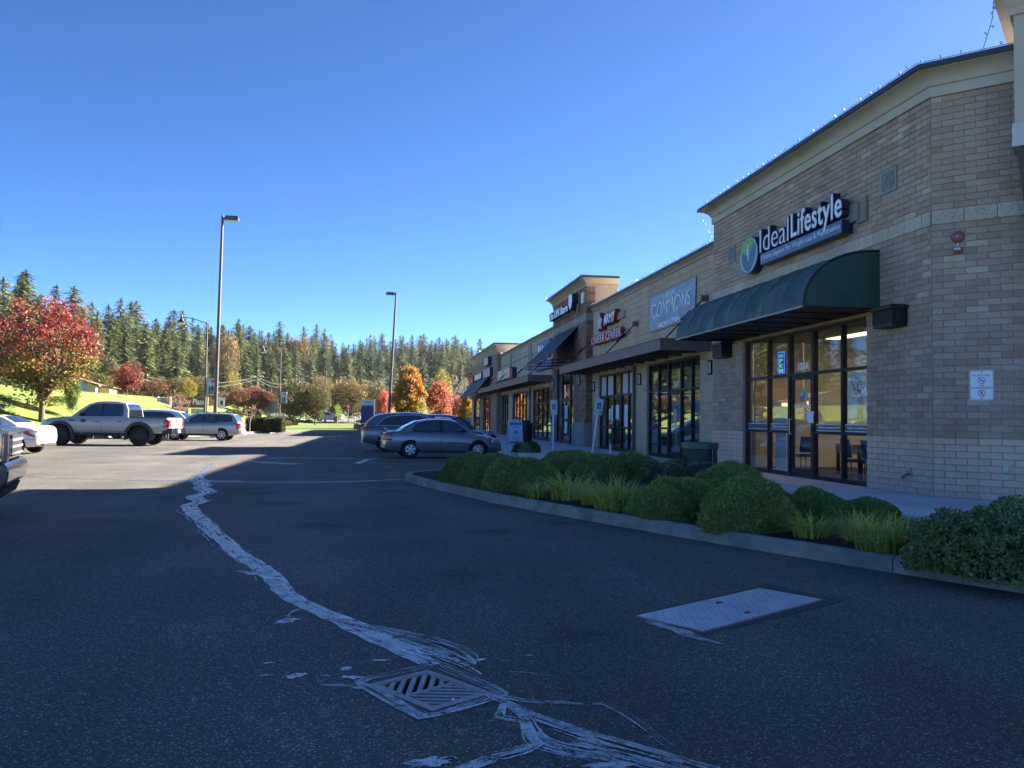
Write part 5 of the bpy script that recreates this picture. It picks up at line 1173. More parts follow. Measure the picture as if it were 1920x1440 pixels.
# downpipe between storefronts
r=tag(empty('downpipe',(XL-.08,31.62,0)),'dark brown square downpipe between the career center storefronts','downpipe'); b=MB(); b.box((-.05,-.06,0),(.05,.06,3.36)); b.build('pipe',M_brown,r); b=MB(); b.box((-.06,-.07,1.2),(.075,.07,1.24)); b.box((-.06,-.07,2.6),(.075,.07,2.64)); b.build('strap',M_brown,r)
r=tag(empty('downpipe',(XL-.08,55.0,0)),'dark brown downpipe under the far flat canopy','downpipe'); b=MB(); b.box((-.06,-.07,0),(.06,.07,3.40)); b.build('pipe',M_brown,r)

# ------------------------------------------------------------------ string lights along the parapets
m_bulb=mat('frosted_bulb',(.70,.66,.58),.25); m_wire=mat('dark_green_wire',(.02,.03,.02),.6)
bulb_mb=MB(); bulb_mb.lathe([(0,.0),(.010,.0),(.011,.02),(.018,.038),(.014,.06),(.0,.075)],(0,0,0),8); bulb_me=bulb_mb.mesh('bulb',m_bulb,50)
def string(label, pts, step, tilt=.4, sub=True):
    P=[Vector(p) for p in pts]; r=tag(empty('string_lights',P[0]),label,'string lights'); L=[0]
    for a,b in zip(P[:-1],P[1:]): L.append(L[-1]+(b-a).length)
    def at(s):
        for i in range(len(L)-1):
            if s<=L[i+1]+1e-9: return P[i].lerp(P[i+1],(s-L[i])/(L[i+1]-L[i]))
        return P[-1]
    w=MB(); w.path([tuple(p-P[0]) for p in P],.006,4); w.build('wire',m_wire,r)
    n=int(L[-1]/step)
    rest=MB()
    for i in range(n):
        p=at((i+.5)*step)-P[0]; a=random.uniform(-1,1); e=random.choice((-.4,1.1,1.6,2.0,2.4))
        q=Matrix.Translation(p)@Matrix.Rotation(a*.8,4,'Z')@Matrix.Rotation(-e+math.pi*.5,4,'Y')
        if sub: link('bulb',bulb_me,r,q)
        else:
            k=len(rest.v); rest.tube(q@Vector((0,0,0)),q@Vector((0,0,.06)),.014,.009,5)
    if not sub: rest.build('bulbs',m_bulb,r)['kind']='stuff'
cz=7.47
p0=CH@Vector((1.28,0,0)); o1=Vector((-.385,-.16,0)); 
string('string of clear bulbs along the tall brick parapet',[(p0.x-.27,p0.y-.27,cz),(XI-.385,YC-.16,cz),(XI-.385,23.3,cz)],.30)
string('string of clear bulbs hanging off the far end of the tall parapet',[(XI-.36,23.34,7.40),(XI-.2,23.38,7.2),(XI-.02,23.42,6.95),(XI+.1,23.4,6.65)],.14)
q0=CH@Vector((1.0,0,.5)); string('string of clear bulbs dropping from the cream entry tower',[tuple(CH@Vector((1.02,8.2,.45))),tuple(CH@Vector((1.0,7.95,.40))),tuple(CH@Vector((.93,7.72,.38))),tuple(CH@Vector((.86,7.5,.36)))],.15)
string('string of clear bulbs along the career center parapet',[(XL-.21,23.1,6.60),(XL-.21,38.3,6.60)],.22,sub=False)
string('string of clear bulbs along the brown tower parapet',[(XU-.37,UY0-.36,8.05),(XU-.37,UY1+.3,8.05)],.25,sub=False)
string('string of clear bulbs down the corner of the brown tower',[(XU-.04,UY0-.04,7.5),(XU-.04,UY0-.04,6.6)],.18,sub=False)
string('string of clear bulbs along the far low parapet',[(XL-.21,46.7,6.60),(XL-.21,69.2,6.60)],.3,sub=False)
string('string of clear bulbs along the far taupe tower parapet',[(XU-.37,TY0-.3,7.63),(XU-.37,TY1,7.63)],.35,sub=False)
# ------------------------------------------------------------------ vehicles
def paint(name, col, metal=.35, rough=.28, flake=.1): return mat(name, col, rough, metal, var=flake, vs=900, coat=.8, spec=.5)
M_carglass = glass_mat('car_glass',(.16,.18,.19),.06,4.2)
M_carglass_d = glass_mat('tinted_car_glass',(.035,.04,.045),.06,4.2)
M_tail = mat('red_lens',(.38,.012,.015),.15,coat=1.); M_tailc=mat('clear_lens',(.62,.60,.58),.12,coat=1.); M_amb=mat('amber_lens',(.65,.17,.015),.2,coat=1.)
M_head = mat('headlight_lens',(.55,.57,.60),.08,.6,coat=1.); M_trim = mat('black_plastic',(.015,.015,.016),.55); M_alloy = mat('alloy_wheel',(.55,.56,.57),.3,.8); M_seat=mat('car_interior',(.03,.03,.032),.9); M_plate=mat('licence_plate',(.55,.57,.6),.5)
M_seam=mat('panel_gap',(.006,.006,.007),.9)
def interp(pts, x):
    """smooth (monotone cubic) curve through points"""
    if x<=pts[0][0]: return pts[0][1]
    if x>=pts[-1][0]: return pts[-1][1]
    n=len(pts)
    for i in range(n-1):
        if x<=pts[i+1][0]:
            x0,y0=pts[i]; x1,y1=pts[i+1]; h=x1-x0; d=(y1-y0)/h
            def sl(k):
                if k==0 or k==n-1: return d
                a=(pts[k][1]-pts[k-1][1])/(pts[k][0]-pts[k-1][0]); b=(pts[k+1][1]-pts[k][1])/(pts[k+1][0]-pts[k][0])
                return 0 if a*b<=0 else 2*a*b/(a+b)
            m0,m1=sl(i),sl(i+1); t=(x-x0)/h
            return (2*t**3-3*t*t+1)*y0+(t**3-2*t*t+t)*h*m0+(-2*t**3+3*t*t)*y1+(t**3-t*t)*h*m1
class Car:
    def __init__(s, name, label, cat, pm, sp, loc, rz, scale=1., group=None, glass=None):
        s.sp=sp; s.pm=pm; s.root=tag(empty(name,loc,rz),label,cat,group); s.root.scale=(scale,)*3
        s.glass=glass or M_carglass; s.W=sp['W']/2; s.L=sp['L']
        s.xr=sp['ro']; s.xf=sp['ro']+sp['wb']         # x measured from the rear bumper
        s.body(); s.cabin(); s.wheels(); s.doors()
    def put(s,name,mb,m,parent=None,smooth=None):
        mb.xf(Matrix.Translation((-s.L/2,0,0))); return mb.build(name,m,parent or s.root,smooth)
    def w(s,x):
        sp=s.sp; f=lerp_pts(sp['plan'],x) if False else interp(sp['plan'],x); return s.W*f
    def ring(s,x):
        sp=s.sp; w=s.w(x); zb=interp(sp['zb'],x); zs=interp(sp['zs'],x); zt=interp(sp['zt'],x); zt=max(zt,zs+.004)
        zm=zb+(zs-zb)*.52
        return [(0,zb),(.78*w,zb),(.92*w,zb+.03),(.972*w,zb+.10),(.992*w,zb+.2),(w,zm),(.995*w,zm+(zs-zm)*.45),(.982*w,zs-.07),(.955*w,zs-.025),(.90*w,zs+(zt-zs)*.25),(.62*w,zs+(zt-zs)*.85),(0,zt)]
    def side(s,x,z):
        r=s.ring(x)
        for (y0,z0),(y1,z1) in zip(r[2:9],r[3:10]):
            if z<=z1: t=(z-z0)/max(1e-6,z1-z0); return y0+(y1-y0)*max(0,t)
        return r[9][0]
    def body(s):
        sp=s.sp; L=s.L; st=sorted(set([0,.012,.03,.06,.1,.16]+[L*i/34 for i in range(1,34)]+[L-.16,L-.1,L-.06,L-.03,L-.012,L]))
        mb=MB(); k=None
        for x in st:
            r=s.ring(x); full=[(y,z) for y,z in r]+[(-y,z) for y,z in r[-2:0:-1]]; k=len(full)
            for y,z in full: mb.v.append((x,y,z))
        for i in range(len(st)-1):
            for j in range(k): j2=(j+1)%k; mb.f.append([i*k+j,(i+1)*k+j,(i+1)*k+j2,i*k+j2]); mb.m.append(0)
        mb.f += [list(range(k)),[ (len(st)-1)*k+j for j in range(k)][::-1]]; mb.m += [0,0]
        me=mb.mesh('body',[s.pm,M_dark]); 
        cut=MB(); ra=sp['arch']
        for x in (s.xr,s.xf):
            for sg in (-1,1):
                n=28; b=len(cut.v); y0,y1=sg*(s.W-.30),sg*(s.W+.2)
                cut.prism([(x+ra*math.cos(2*math.pi*i/n),sp['r']+.01+ra*math.sin(2*math.pi*i/n)) for i in range(n)],min(y0,y1),max(y0,y1),axis=1,mi=1)
        cm=cut.mesh('cut',[s.pm,M_dark]); o1=link('body',me); o2=link('cut',cm)
        md=o1.modifiers.new('arches','BOOLEAN'); md.object=o2; md.operation='DIFFERENCE'; md.solver='EXACT'
        dg=bpy.context.evaluated_depsgraph_get(); me2=bpy.data.meshes.new_from_object(o1.evaluated_get(dg)); bpy.data.objects.remove(o1); bpy.data.objects.remove(o2)
        me2.transform(Matrix.Translation((-L/2,0,0))); me2.polygons.foreach_set('use_smooth',[True]*len(me2.polygons)); me2.set_sharp_from_angle(angle=R(32))
        me2.name='body'; s.bodyo=link('body',me2,s.root)
    # ---- cabin
    def cy(s,z):
        g=s.sp['green']; z0=s.sp['belt']; z1=max(p[1] for p in g); t=(z-z0)/(z1-z0); return s.W*(s.sp.get('cw0',.90)+(s.sp.get('cw1',.68)-s.sp.get('cw0',.90))*t)
    def cabin(s):
        sp=s.sp; g=sp['green']; z0=sp['belt']; mb=MB(); pts=[]
        for i in range(len(g)-1):
            for t in range(4): pts.append(tuple(a+(b-a)*t/4 for a,b in zip(g[i],g[i+1])))
        pts.append(g[-1]); prof=[(p[0],interp([(q[0],q[1]) for q in g],p[0]) if sp.get('smooth_roof') else p[1]) for p in pts]
        k=9
        for (x,z) in prof:
            y=s.cy(z); lift=.022*min(1,(z-z0)*4)
            for j in range(k): q=-1+2*j/(k-1); mb.v.append((x,y*q,z+lift*(1-q*q)-.018*(abs(q)**8)))
        n=len(prof)
        for i in range(n-1):
            for j in range(k-1): a=i*k+j; mb.f.append([a,a+k,a+k+1,a+1]); mb.m.append(0)
        # sides
        for j,sg in ((0,-1),(k-1,1)):
            b=len(mb.v)
            for (x,z) in prof: mb.v.append((x,sg*s.cy(z0),z0-.03))
            for i in range(n-1): mb.f.append([i*k+j,(i+1)*k+j,b+i+1,b+i]); mb.m.append(0)
        o=s.put('cabin',mb,s.pm,None,40); 
        dk=s.sp.get('solid',True)
        # glazing: side panes sit on the cabin side plane
        def pane(name,poly,off,m,parent=s.root):
            for sg in (-1,1):
                q=MB(); rp=poly
                if len(rp)>=3:
                    f=[(x,sg*(s.cyl(z,x)+off),z) for x,z in rp]; b=[(x,sg*(s.cyl(z,x)+off-.012),z) for x,z in rp]; nn=len(rp); q.v+=f+b; q.f.append(list(range(nn))); q.f.append([nn+i for i in range(nn)][::-1]); q.m+=[0,0]
                    for i in range(nn): j=(i+1)%nn; q.f.append([i,j,nn+j,nn+i]); q.m.append(0)
                s.put(name,q,m,parent)
        for poly in sp['win']:
            cx=sum(p[0] for p in poly)/len(poly); cz=sum(p[1] for p in poly)/len(poly)
            grow=[(cx+(x-cx)*(1+.05/ max(.2,abs(x-cx))),cz+(z-cz)*(1+.028/max(.08,abs(z-cz)))) for x,z in poly]
            pane('window_trim',grow,.008,sp.get('trim',M_trim)); pane('side_window',poly,.013,s.glassd())
        # windscreen and rear window strips following the roof profile
        for nm,(i0,i1),ins in (('rear_window',sp['rw'],.10),('windscreen',sp['fw'],.09)):
            q=MB(); seg=[p for p in prof if min(i0,i1)<=p[0]<=max(i0,i1)]
            if len(seg)<2: continue
            for (x,z) in seg:
                y=s.cy(z)-ins
                for j in range(k): qq=-1+2*j/(k-1); q.v.append((x+(.008 if nm=='windscreen' else -.008),y*qq,z+.012+.022*min(1,(z-z0)*4)*(1-(qq*y/s.cy(z))**2)-.0))
            for i in range(len(seg)-1):
                for j in range(k-1): a=i*k+j; q.f.append([a,a+k,a+k+1,a+1]); q.m.append(0)
            s.put(nm,q,s.glassd(),None,40)
        for nm,dx in (('mirror',0),):
            mx,mz=sp['mirror']
            for sg in (-1,1):
                q=MB(); n0=0
                q.grid(lambda u,v:(mx+.07*math.cos(2*math.pi*u)*math.sin(math.pi*v)*1.0-.02, sg*(s.cy(mz)+.10)+.10*math.cos(math.pi*v)*sg, mz+.03+.075*math.sin(2*math.pi*u)*math.sin(math.pi*v)),14,8); q.tube((mx,sg*(s.cy(mz)-.02),mz-.02),(mx-.02,sg*(s.cy(mz)+.07),mz+.01),.025)
                s.put('mirror',q,sp.get('mirror_m',s.pm),None,50)
    def cyl(s,z,x): return s.cy(z)
    def glassd(s): return s.sp.get('glass_m',M_carpane)
    # ---- wheels
    def wheels(s):
        sp=s.sp; r=sp['r']; tw=sp.get('tw',.21); rr=r*sp.get('rim',.66); ns=sp.get('spokes',5)
        tm=MB(); tm.lathe([(rr*.98,-tw/2+.02),(rr+.02,-tw/2),(r*.93,-tw/2+.005),(r,-tw/2+.035),(r,tw/2-.035),(r*.93,tw/2-.005),(rr+.02,tw/2),(rr*.98,tw/2-.02)],(0,0,0),32,axis=1,closed=True)
        tyre=tm.mesh('wheel',M_dark,40)
        rm=MB(); rm.lathe([(rr,.02),(rr,tw/2-.012),(rr-.018,tw/2-.008),(rr-.03,tw/2-.04),(rr-.03,.02)],(0,0,0),32,axis=1,closed=True,mi=0); rm.lathe([(0,.0),(rr,.0),(rr,.015),(0,.015)],(0,0,0),24,axis=1,mi=1)
        for i in range(ns):
            a=2*math.pi*i/ns+.3; M_=Matrix.Rotation(a,4,'Y'); k=len(rm.v); h0=sp.get('sw0',.03); h1=sp.get('sw1',.04)
            rm.prism([(.03,-h0),(rr-.02,-h1),(rr-.02,h1),(.03,h0)],tw/2-.055,tw/2-.022,axis=1); rm.xf(M_,k)
        rm.lathe([(0,tw/2-.012),(.05,tw/2-.015),(.06,tw/2-.03),(.06,.02)],(0,0,0),14,axis=1)
        rim=rm.mesh('rim',[sp.get('rim_m',M_alloy),M_dark],35)
        for x in (s.xr,s.xf):
            for sg in (1,-1):
                o=link('wheel',tyre,s.root,Matrix.Translation((x-s.L/2,sg*(s.W-tw/2-.015),r))@(Matrix.Identity(4) if sg>0 else Matrix.Rotation(math.pi,4,'Z'))); link('rim',rim,o)
        if sp.get('flare'):
            for x in (s.xr,s.xf):
                for sg in (-1,1):
                    q=MB(); n=18; a0,a1=R(-18),R(198); ra=sp['arch']
                    for i in range(n+1):
                        a=a0+(a1-a0)*i/n; c,s_=math.cos(a),math.sin(a)
                        for (ro,yo) in ((ra-.015,s.W-.09),(ra-.015,s.W+.045),(ra+.03,s.W+.05),(ra+.11,s.W+.02),(ra+.11,s.W-.09)): q.v.append((x+ro*c,sg*yo,r+.01+ro*s_))
                    for i in range(n):
                        for j in range(4): a=i*5+j; q.f.append([a,a+5,a+6,a+1]); q.m.append(0)
                    s.put('wheel_arch_flare',q,M_trim,None,40)
    def patch(s,name,x0,x1,z0,z1,off,m,sides=(-1,1),nx=8,nz=6,parent=None,fz=None,thick=.006):
        for sg in sides:
            q=MB(); k=nz+1
            for o_ in (off, off-thick):
                q.grid(lambda u,v:(lambda x,z:(x,sg*(s.side(x,z)+o_),z))(x0+(x1-x0)*u, z0+(z1-z0)*v),nx,nz)
            B=(nx+1)*k; ring=[i_*k for i_ in range(nx+1)]+[nx*k+j_ for j_ in range(1,k)]+[i_*k+nz for i_ in range(nx-1,-1,-1)]+[j_ for j_ in range(nz-1,0,-1)]
            for a_,b_ in zip(ring,ring[1:]+ring[:1]): q.f.append([a_,b_,B+b_,B+a_]); q.m.append(0)
            o=s.put(name,q,m,parent,50)
            last=o
        return last
    def doors(s):
        for (x0,x1,z0,z1) in s.sp['doors']:
            s.patch('door_gap',x0-.010,x1+.010,z0-.010,z1,.0005,M_seam,thick=.002)
            for sg in (-1,1):
                o=s.patch('door',x0,x1,z0,z1,.002,s.pm,(sg,),thick=.003); hx=x0+.16; hz=z1-.13; q=MB(); y=s.side(hx,hz); q.box((hx-.085,sg*(y+.006),hz-.016),(hx+.085,sg*(y+.03),hz+.012)); s.put('handle',q,s.sp.get('handle_m',s.pm),o)
    def wrap(s,name,x0,x1,z0,z1,m,off=.008,nx=8,nz=6,end=None,yin=.35):
        """lamp that wraps the corner: a side patch plus a patch over the end"""
        for sg in (-1,1):
            q=MB(); q.grid(lambda u,v:(lambda x,z:(x,sg*(s.side(x,z)+off),z))(x0+(x1-x0)*u,z0+(z1-z0)*v),nx,nz)
            if end is not None:
                yo=s.side(min(max(end,.03),s.L-.03),(z0+z1)/2); d=.012 if end>s.L/2 else -.012
                q.grid(lambda u,v:(end+d,sg*(yin+(yo-yin)*u),z0+(z1-z0)*v),4,3)
            o=s.put(name,q,m,None,60); so=o.modifiers.new('thickness','SOLIDIFY'); so.thickness=.01; so.offset=0
    def strip(s,name,x0,x1,z0,z1,m,off=.012): return s.patch(name,x0,x1,z0,z1,off,m,nx=14,nz=2)
    def endbox(s,name,x0,x1,y0,y1,z0,z1,m):
        q=MB(); q.box((x0,y0,z0),(x1,y1,z1)); return s.put(name,q,m)
M_carpane = None
def pane_mat(name, see, tint):
    """car window: mostly mirror-dark with some see-through"""
    m=glass_mat(name,tint,.07,3.6); return m
M_carpane = mat('smoked_car_glass',(.008,.010,.012),.03,spec=.9,coat=1.)
M_carpane_l = mat('light_car_glass',(.035,.045,.05),.03,spec=.9,coat=1.)

# --- grey saloon nose-in at the shops
m_jet=paint('blue_grey_metallic',(.16,.185,.225),.45)
L=4.38
jetta=dict(L=L,W=1.74,ro=.93,wb=2.51,r=.315,arch=.365,rim=.62,spokes=6,sw0=.022,sw1=.05,belt=.93,
  plan=[(0,.80),(.06,.88),(.25,.955),(.7,.99),(2,1.0),(3.4,.985),(3.95,.93),(4.22,.85),(4.33,.76),(L,.66)],
  zb=[(0,.36),(.25,.27),(.9,.22),(3.4,.20),(4.1,.22),(L,.30)],
  zs=[(0,.60),(.04,.86),(.12,.935),(.6,.965),(1.6,.945),(3.0,.90),(3.7,.82),(4.15,.72),(4.32,.60),(L,.52)],
  zt=[(0,.62),(.04,.90),(.12,.985),(.5,1.01),(1.0,.99),(3.0,.955),(3.7,.875),(4.15,.77),(4.32,.63),(L,.54)],
  green=[(.45,.98),(.80,1.16),(1.15,1.335),(1.55,1.42),(2.0,1.446),(2.45,1.425),(2.75,1.34),(3.1,1.13),(3.38,.94)],
  win=[[(1.03,1.02),(1.05,1.10),(1.2,1.23),(1.42,1.325),(1.72,1.36),(2.0,1.365),(2.04,1.0),(1.2,.99)],[(2.10,1.365),(2.40,1.345),(2.62,1.26),(2.86,1.11),(3.0,1.0),(2.13,.995)]],
  rw=(.55,1.30),fw=(2.62,3.32),mirror=(2.86,1.0),mirror_m=M_trim,doors=[(1.12,2.03,.30,.90),(2.06,3.08,.30,.88)])
c=Car('parked_car','blue grey four door saloon with rear spoiler parked nose in at the shops','car',m_jet,jetta,(2.13,30.75,-.2),R(6),.97)
c.strip('side_moulding',1.08,3.12,.545,.575,M_chrome); c.strip('sill_moulding',1.25,3.12,.265,.285,M_chrome,.006)
c.wrap('tail_light',.02,.26,.66,.90,M_tail,end=0,yin=.52); c.patch('tail_light_lens',.03,.13,.68,.86,.012,M_tailc)
c.wrap('headlight',L-.42,L-.12,.60,.74,M_head,end=None)
q=MB(); q.prism([(.02,1.0),(.10,1.0),(.06,1.12),(-.06,1.13)],-.6,.6,axis=1); q.box((.03,-.52,.96),(.09,-.47,1.05)); q.box((.03,.47,.96),(.09,.52,1.05)); c.put('spoiler',q,m_jet)
c.endbox('licence_plate',-.012,.0,-.26,.26,.70,.82,M_plate); c.endbox('front_bumper_trim',L-.06,L+.012,-.5,.5,.28,.36,M_trim)
c.strip('bumper_line',.0,.62,.425,.44,M_chrome,.007)
# --- large estate SUV behind it
m_q7=paint('slate_blue_metallic',(.12,.14,.18),.4); L=5.09
suv=dict(L=L,W=1.98,ro=1.06,wb=3.0,r=.385,arch=.44,rim=.70,spokes=10,sw0=.025,sw1=.03,belt=1.08,
  plan=[(0,.82),(.07,.90),(.3,.96),(.9,1.0),(3.8,1.0),(4.5,.95),(4.9,.86),(L,.70)],
  zb=[(0,.45),(.3,.34),(1,.28),(4.2,.26),(L,.34)],
  zs=[(0,.72),(.05,1.02),(.2,1.09),(1.2,1.10),(3.2,1.06),(4.2,1.0),(4.85,.88),(L,.70)],
  zt=[(0,.74),(.05,1.05),(.2,1.12),(1.2,1.13),(3.4,1.11),(4.2,1.07),(4.85,.93),(L,.72)],
  green=[(.10,1.10),(.30,1.36),(.62,1.62),(1.1,1.70),(1.9,1.737),(2.6,1.72),(3.0,1.63),(3.4,1.40),(3.85,1.10)],
  win=[[(.62,1.17),(.92,1.44),(1.15,1.55),(1.6,1.60),(2.2,1.62),(2.62,1.59),(2.95,1.49),(3.25,1.32),(3.48,1.16)]],
  rw=(.14,.55),fw=(2.85,3.8),mirror=(3.3,1.18),doors=[(1.35,2.35,.42,1.04),(2.38,3.4,.42,1.02)],trim=M_chrome)
c=Car('parked_car','tall slate blue estate SUV with chrome window line parked behind the grey saloon','car',m_q7,suv,(1.55,36.4,-.2),R(4),.95)
c.wrap('tail_light',.02,.40,.92,1.06,M_tail,end=0,yin=.45); c.wrap('headlight',L-.55,L-.15,.80,.93,M_head); c.strip('bumper_trim',.0,.9,.50,.53,M_chrome,.006); c.endbox('exhaust',-.05,.03,.42,.62,.38,.44,M_chrome); c.endbox('exhaust',-.05,.03,-.62,-.42,.38,.44,M_chrome)
# --- dark blue saloon and a dark hatchback further along
m_nb=paint('navy_metallic',(.022,.032,.06),.35); L=4.6
sed=dict(L=L,W=1.8,ro=.98,wb=2.7,r=.325,arch=.38,rim=.66,spokes=5,belt=.95,
  plan=[(0,.80),(.07,.89),(.3,.96),(.8,1.0),(3.5,1.0),(4.1,.94),(4.45,.84),(L,.66)],
  zb=[(0,.36),(.3,.26),(1,.22),(3.8,.2),(L,.28)],zs=[(0,.62),(.05,.90),(.2,.97),(1,.98),(3,.92),(3.9,.82),(4.4,.68),(L,.54)],zt=[(0,.64),(.05,.94),(.2,1.02),(.7,1.03),(3,.98),(3.9,.88),(4.4,.73),(L,.56)],
  green=[(.45,1.0),(.9,1.22),(1.3,1.40),(1.75,1.46),(2.2,1.47),(2.6,1.43),(3.0,1.26),(3.5,.96)],
  win=[[(1.0,1.04),(1.2,1.20),(1.5,1.33),(1.95,1.38),(2.0,1.02)],[(2.05,1.38),(2.45,1.36),(2.75,1.22),(3.08,1.02)]],rw=(.6,1.35),fw=(2.65,3.42),mirror=(2.95,1.03),doors=[(1.15,2.02,.3,.93),(2.05,3.05,.3,.91)],trim=M_chrome)
c=Car('parked_car','navy blue saloon parked third from the front of the row','car',m_nb,sed,(2.75,39.3,-.2),R(4),1.0); c.wrap('tail_light',.02,.3,.70,.90,M_tail,end=0,yin=.5); c.wrap('headlight',L-.5,L-.14,.62,.76,M_head)
sed2=dict(sed); sed2['green']=[(.12,1.0),(.4,1.30),(.8,1.52),(1.4,1.60),(2.1,1.61),(2.6,1.54),(3.0,1.34),(3.5,.98)]; sed2['win']=[[(.75,1.06),(.95,1.36),(1.4,1.48),(1.9,1.5),(1.95,1.04)],[(2.0,1.5),(2.45,1.47),(2.8,1.28),(3.1,1.04)]]; sed2['rw']=(.2,.75)
m_bk=paint('midnight_metallic',(.018,.022,.034),.3)
c=Car('parked_car','midnight blue crossover at the far end of the parked row','car',m_bk,sed2,(3.3,42.1,-.2),R(4),1.0); c.wrap('tail_light',.02,.3,.78,.98,M_tail,end=0,yin=.5); c.wrap('headlight',L-.55,L-.14,.66,.82,M_head); c.endbox('grille',L-.03,L+.015,-.5,.5,.45,.62,M_trim)
# --- grey double cab pickup
m_tac=paint('cement_grey',(.30,.31,.33),.05,.35,.03); L=5.40
taco=dict(L=L,W=1.91,ro=1.22,wb=3.25,r=.41,arch=.50,rim=.56,spokes=10,sw0=.02,sw1=.03,rim_m=M_trim,tw=.27,belt=1.19,flare=True,
  plan=[(0,.92),(.05,.965),(.2,.985),(.8,1.0),(4.6,1.0),(5.0,.96),(5.25,.88),(L,.76)],
  zb=[(0,.62),(.3,.55),(1,.50),(4.5,.50),(5.1,.52),(L,.60)],zs=[(0,1.08),(.03,1.17),(.15,1.19),(2.0,1.19),(3.9,1.17),(4.6,1.14),(5.1,1.06),(5.3,.95),(L,.82)],zt=[(0,1.10),(.03,1.185),(.15,1.20),(2.0,1.20),(3.9,1.22),(4.6,1.20),(5.1,1.13),(5.3,1.0),(L,.85)],
  green=[(1.70,1.19),(1.74,1.56),(1.86,1.80),(2.2,1.865),(2.7,1.88),(3.1,1.85),(3.4,1.72),(3.75,1.47),(4.08,1.19)],
  win=[[(1.98,1.27),(1.98,1.62),(2.08,1.72),(2.72,1.745),(2.74,1.26)],[(2.80,1.745),(3.08,1.73),(3.28,1.65),(3.55,1.44),(3.72,1.25),(2.82,1.26)]],
  rw=(1.70,1.84),fw=(3.32,4.0),mirror=(3.62,1.30),mirror_m=M_trim,handle_m=M_trim,cw0=.93,cw1=.74,doors=[(1.86,2.74,.62,1.15),(2.78,3.78,.62,1.14)])
TX,TY=-10.69,39.93
hd=R(180-5.5); dx=(L/2-1.22)*1.06
c=Car('pickup_truck','cement grey double cab pickup with black arch flares and knobbly tyres','pickup truck',m_tac,taco,(TX+math.cos(hd)*dx-math.sin(-hd)*0, TY+math.sin(hd)*dx+.85,-.2),hd,1.06)
c.wrap('tail_light',.02,.22,.80,1.12,M_tail,end=0,yin=.74); c.patch('tail_light_lens',.05,.2,.80,.88,.012,M_tailc)
c.endbox('bed_cover',.10,1.66,-.80,.80,1.185,1.225,M_trim); c.endbox('bed_rail',.08,1.66,.80,.87,1.185,1.22,M_trim); c.endbox('bed_rail',.08,1.66,-.87,-.80,1.185,1.22,M_trim)
c.endbox('rear_bumper',-.14,.04,-.86,.86,.52,.74,M_chrome); c.endbox('bumper_step',-.15,.03,-.3,.3,.70,.75,M_trim); c.endbox('tailgate',-.025,.01,-.70,.70,.78,1.16,m_tac); c.endbox('tailgate_handle',-.04,-.02,-.09,.09,1.0,1.08,M_trim); c.endbox('licence_plate',-.155,-.138,-.16,.16,.56,.68,M_plate)
q=MB(); q.box((-.16,.86,.52),(.28,.90,.76)); q.box((-.16,-.90,.52),(.28,-.86,.76)); c.put('bumper_cap',q,M_trim)
q=MB(); 
for sg in (-1,1): q.tube((1.95,sg*.86,.44),(4.0,sg*.86,.44),.035); q.box((1.9,sg*.5-.3,.42),(4.1,sg*.5+.3,.50))
c.put('step_bar',q,M_trim); c.wrap('headlight',L-.42,L-.10,.93,1.07,M_head); c.endbox('grille',L-.05,L+.02,-.5,.5,.75,1.0,M_trim)
c.patch('door_badge',3.42,3.62,.98,1.10,.012,M_trim,nx=2,nz=2); c.patch('scoop_badge',3.86,4.1,1.02,1.06,.010,M_trim,nx=2,nz=1)
q=MB(); q.box((1.0,-.7,.40),(4.6,.7,.52)); c.put('chassis',q,M_dark)
for x in (taco['ro'],taco['ro']+3.25):
    q=MB(); q.tube((x,-.7,.40),(x,.7,.40),.07); c.put('axle',q,M_dark)
for sg in (-1,1): q=MB(); q.box((.66,sg*.66-.14,.30),(.68,sg*.66+.14,.62)); c.put('mud_flap',q,M_dark)
# --- silver green estate
m_for=paint('pale_silver_green',(.36,.385,.37),.5); L=4.45
fo=dict(L=L,W=1.735,ro=.98,wb=2.525,r=.33,arch=.385,rim=.66,spokes=7,sw0=.02,sw1=.032,belt=1.0,
  plan=[(0,.86),(.06,.92),(.25,.965),(.8,1.0),(3.4,.99),(4.0,.94),(4.3,.86),(L,.72)],
  zb=[(0,.42),(.25,.32),(.9,.27),(3.5,.25),(L,.32)],zs=[(0,.70),(.05,.96),(.2,1.0),(1.5,.99),(3.0,.95),(3.7,.89),(4.2,.80),(L,.62)],zt=[(0,.72),(.05,.98),(.2,1.03),(1.5,1.02),(3.0,1.0),(3.7,.95),(4.2,.86),(L,.64)],
  green=[(.10,1.0),(.22,1.25),(.42,1.48),(.8,1.53),(1.6,1.55),(2.3,1.535),(2.6,1.46),(3.0,1.20),(3.32,.99)],
  win=[[(.46,1.10),(.52,1.32),(.66,1.41),(1.16,1.43),(1.18,1.08)],[(1.26,1.05),(1.26,1.435),(1.92,1.44),(1.95,1.04)],[(2.0,1.44),(2.32,1.42),(2.6,1.27),(2.92,1.03),(2.03,1.04)]],
  rw=(.12,.40),fw=(2.62,3.26),mirror=(2.82,1.05),doors=[(1.16,1.96,.38,.96),(1.99,2.98,.38,.95)],glass_m=M_carpane_l)
hd=R(180-3); dx=L/2-.98
c=Car('estate_car','pale silver green estate car with roof rails beside the tall lamp pole','car',m_for,fo,(-8.85+math.cos(hd)*dx,48.97+.85+math.sin(hd)*dx,-.2),hd,1.0)
q=MB()
for sg in (-1,1): q.tube((.55,sg*.56,1.60),(2.4,sg*.56,1.60),.018); [q.box((x-.03,sg*.56-.02,1.52),(x+.03,sg*.56+.02,1.60)) for x in (.6,1.2,1.8,2.35)]
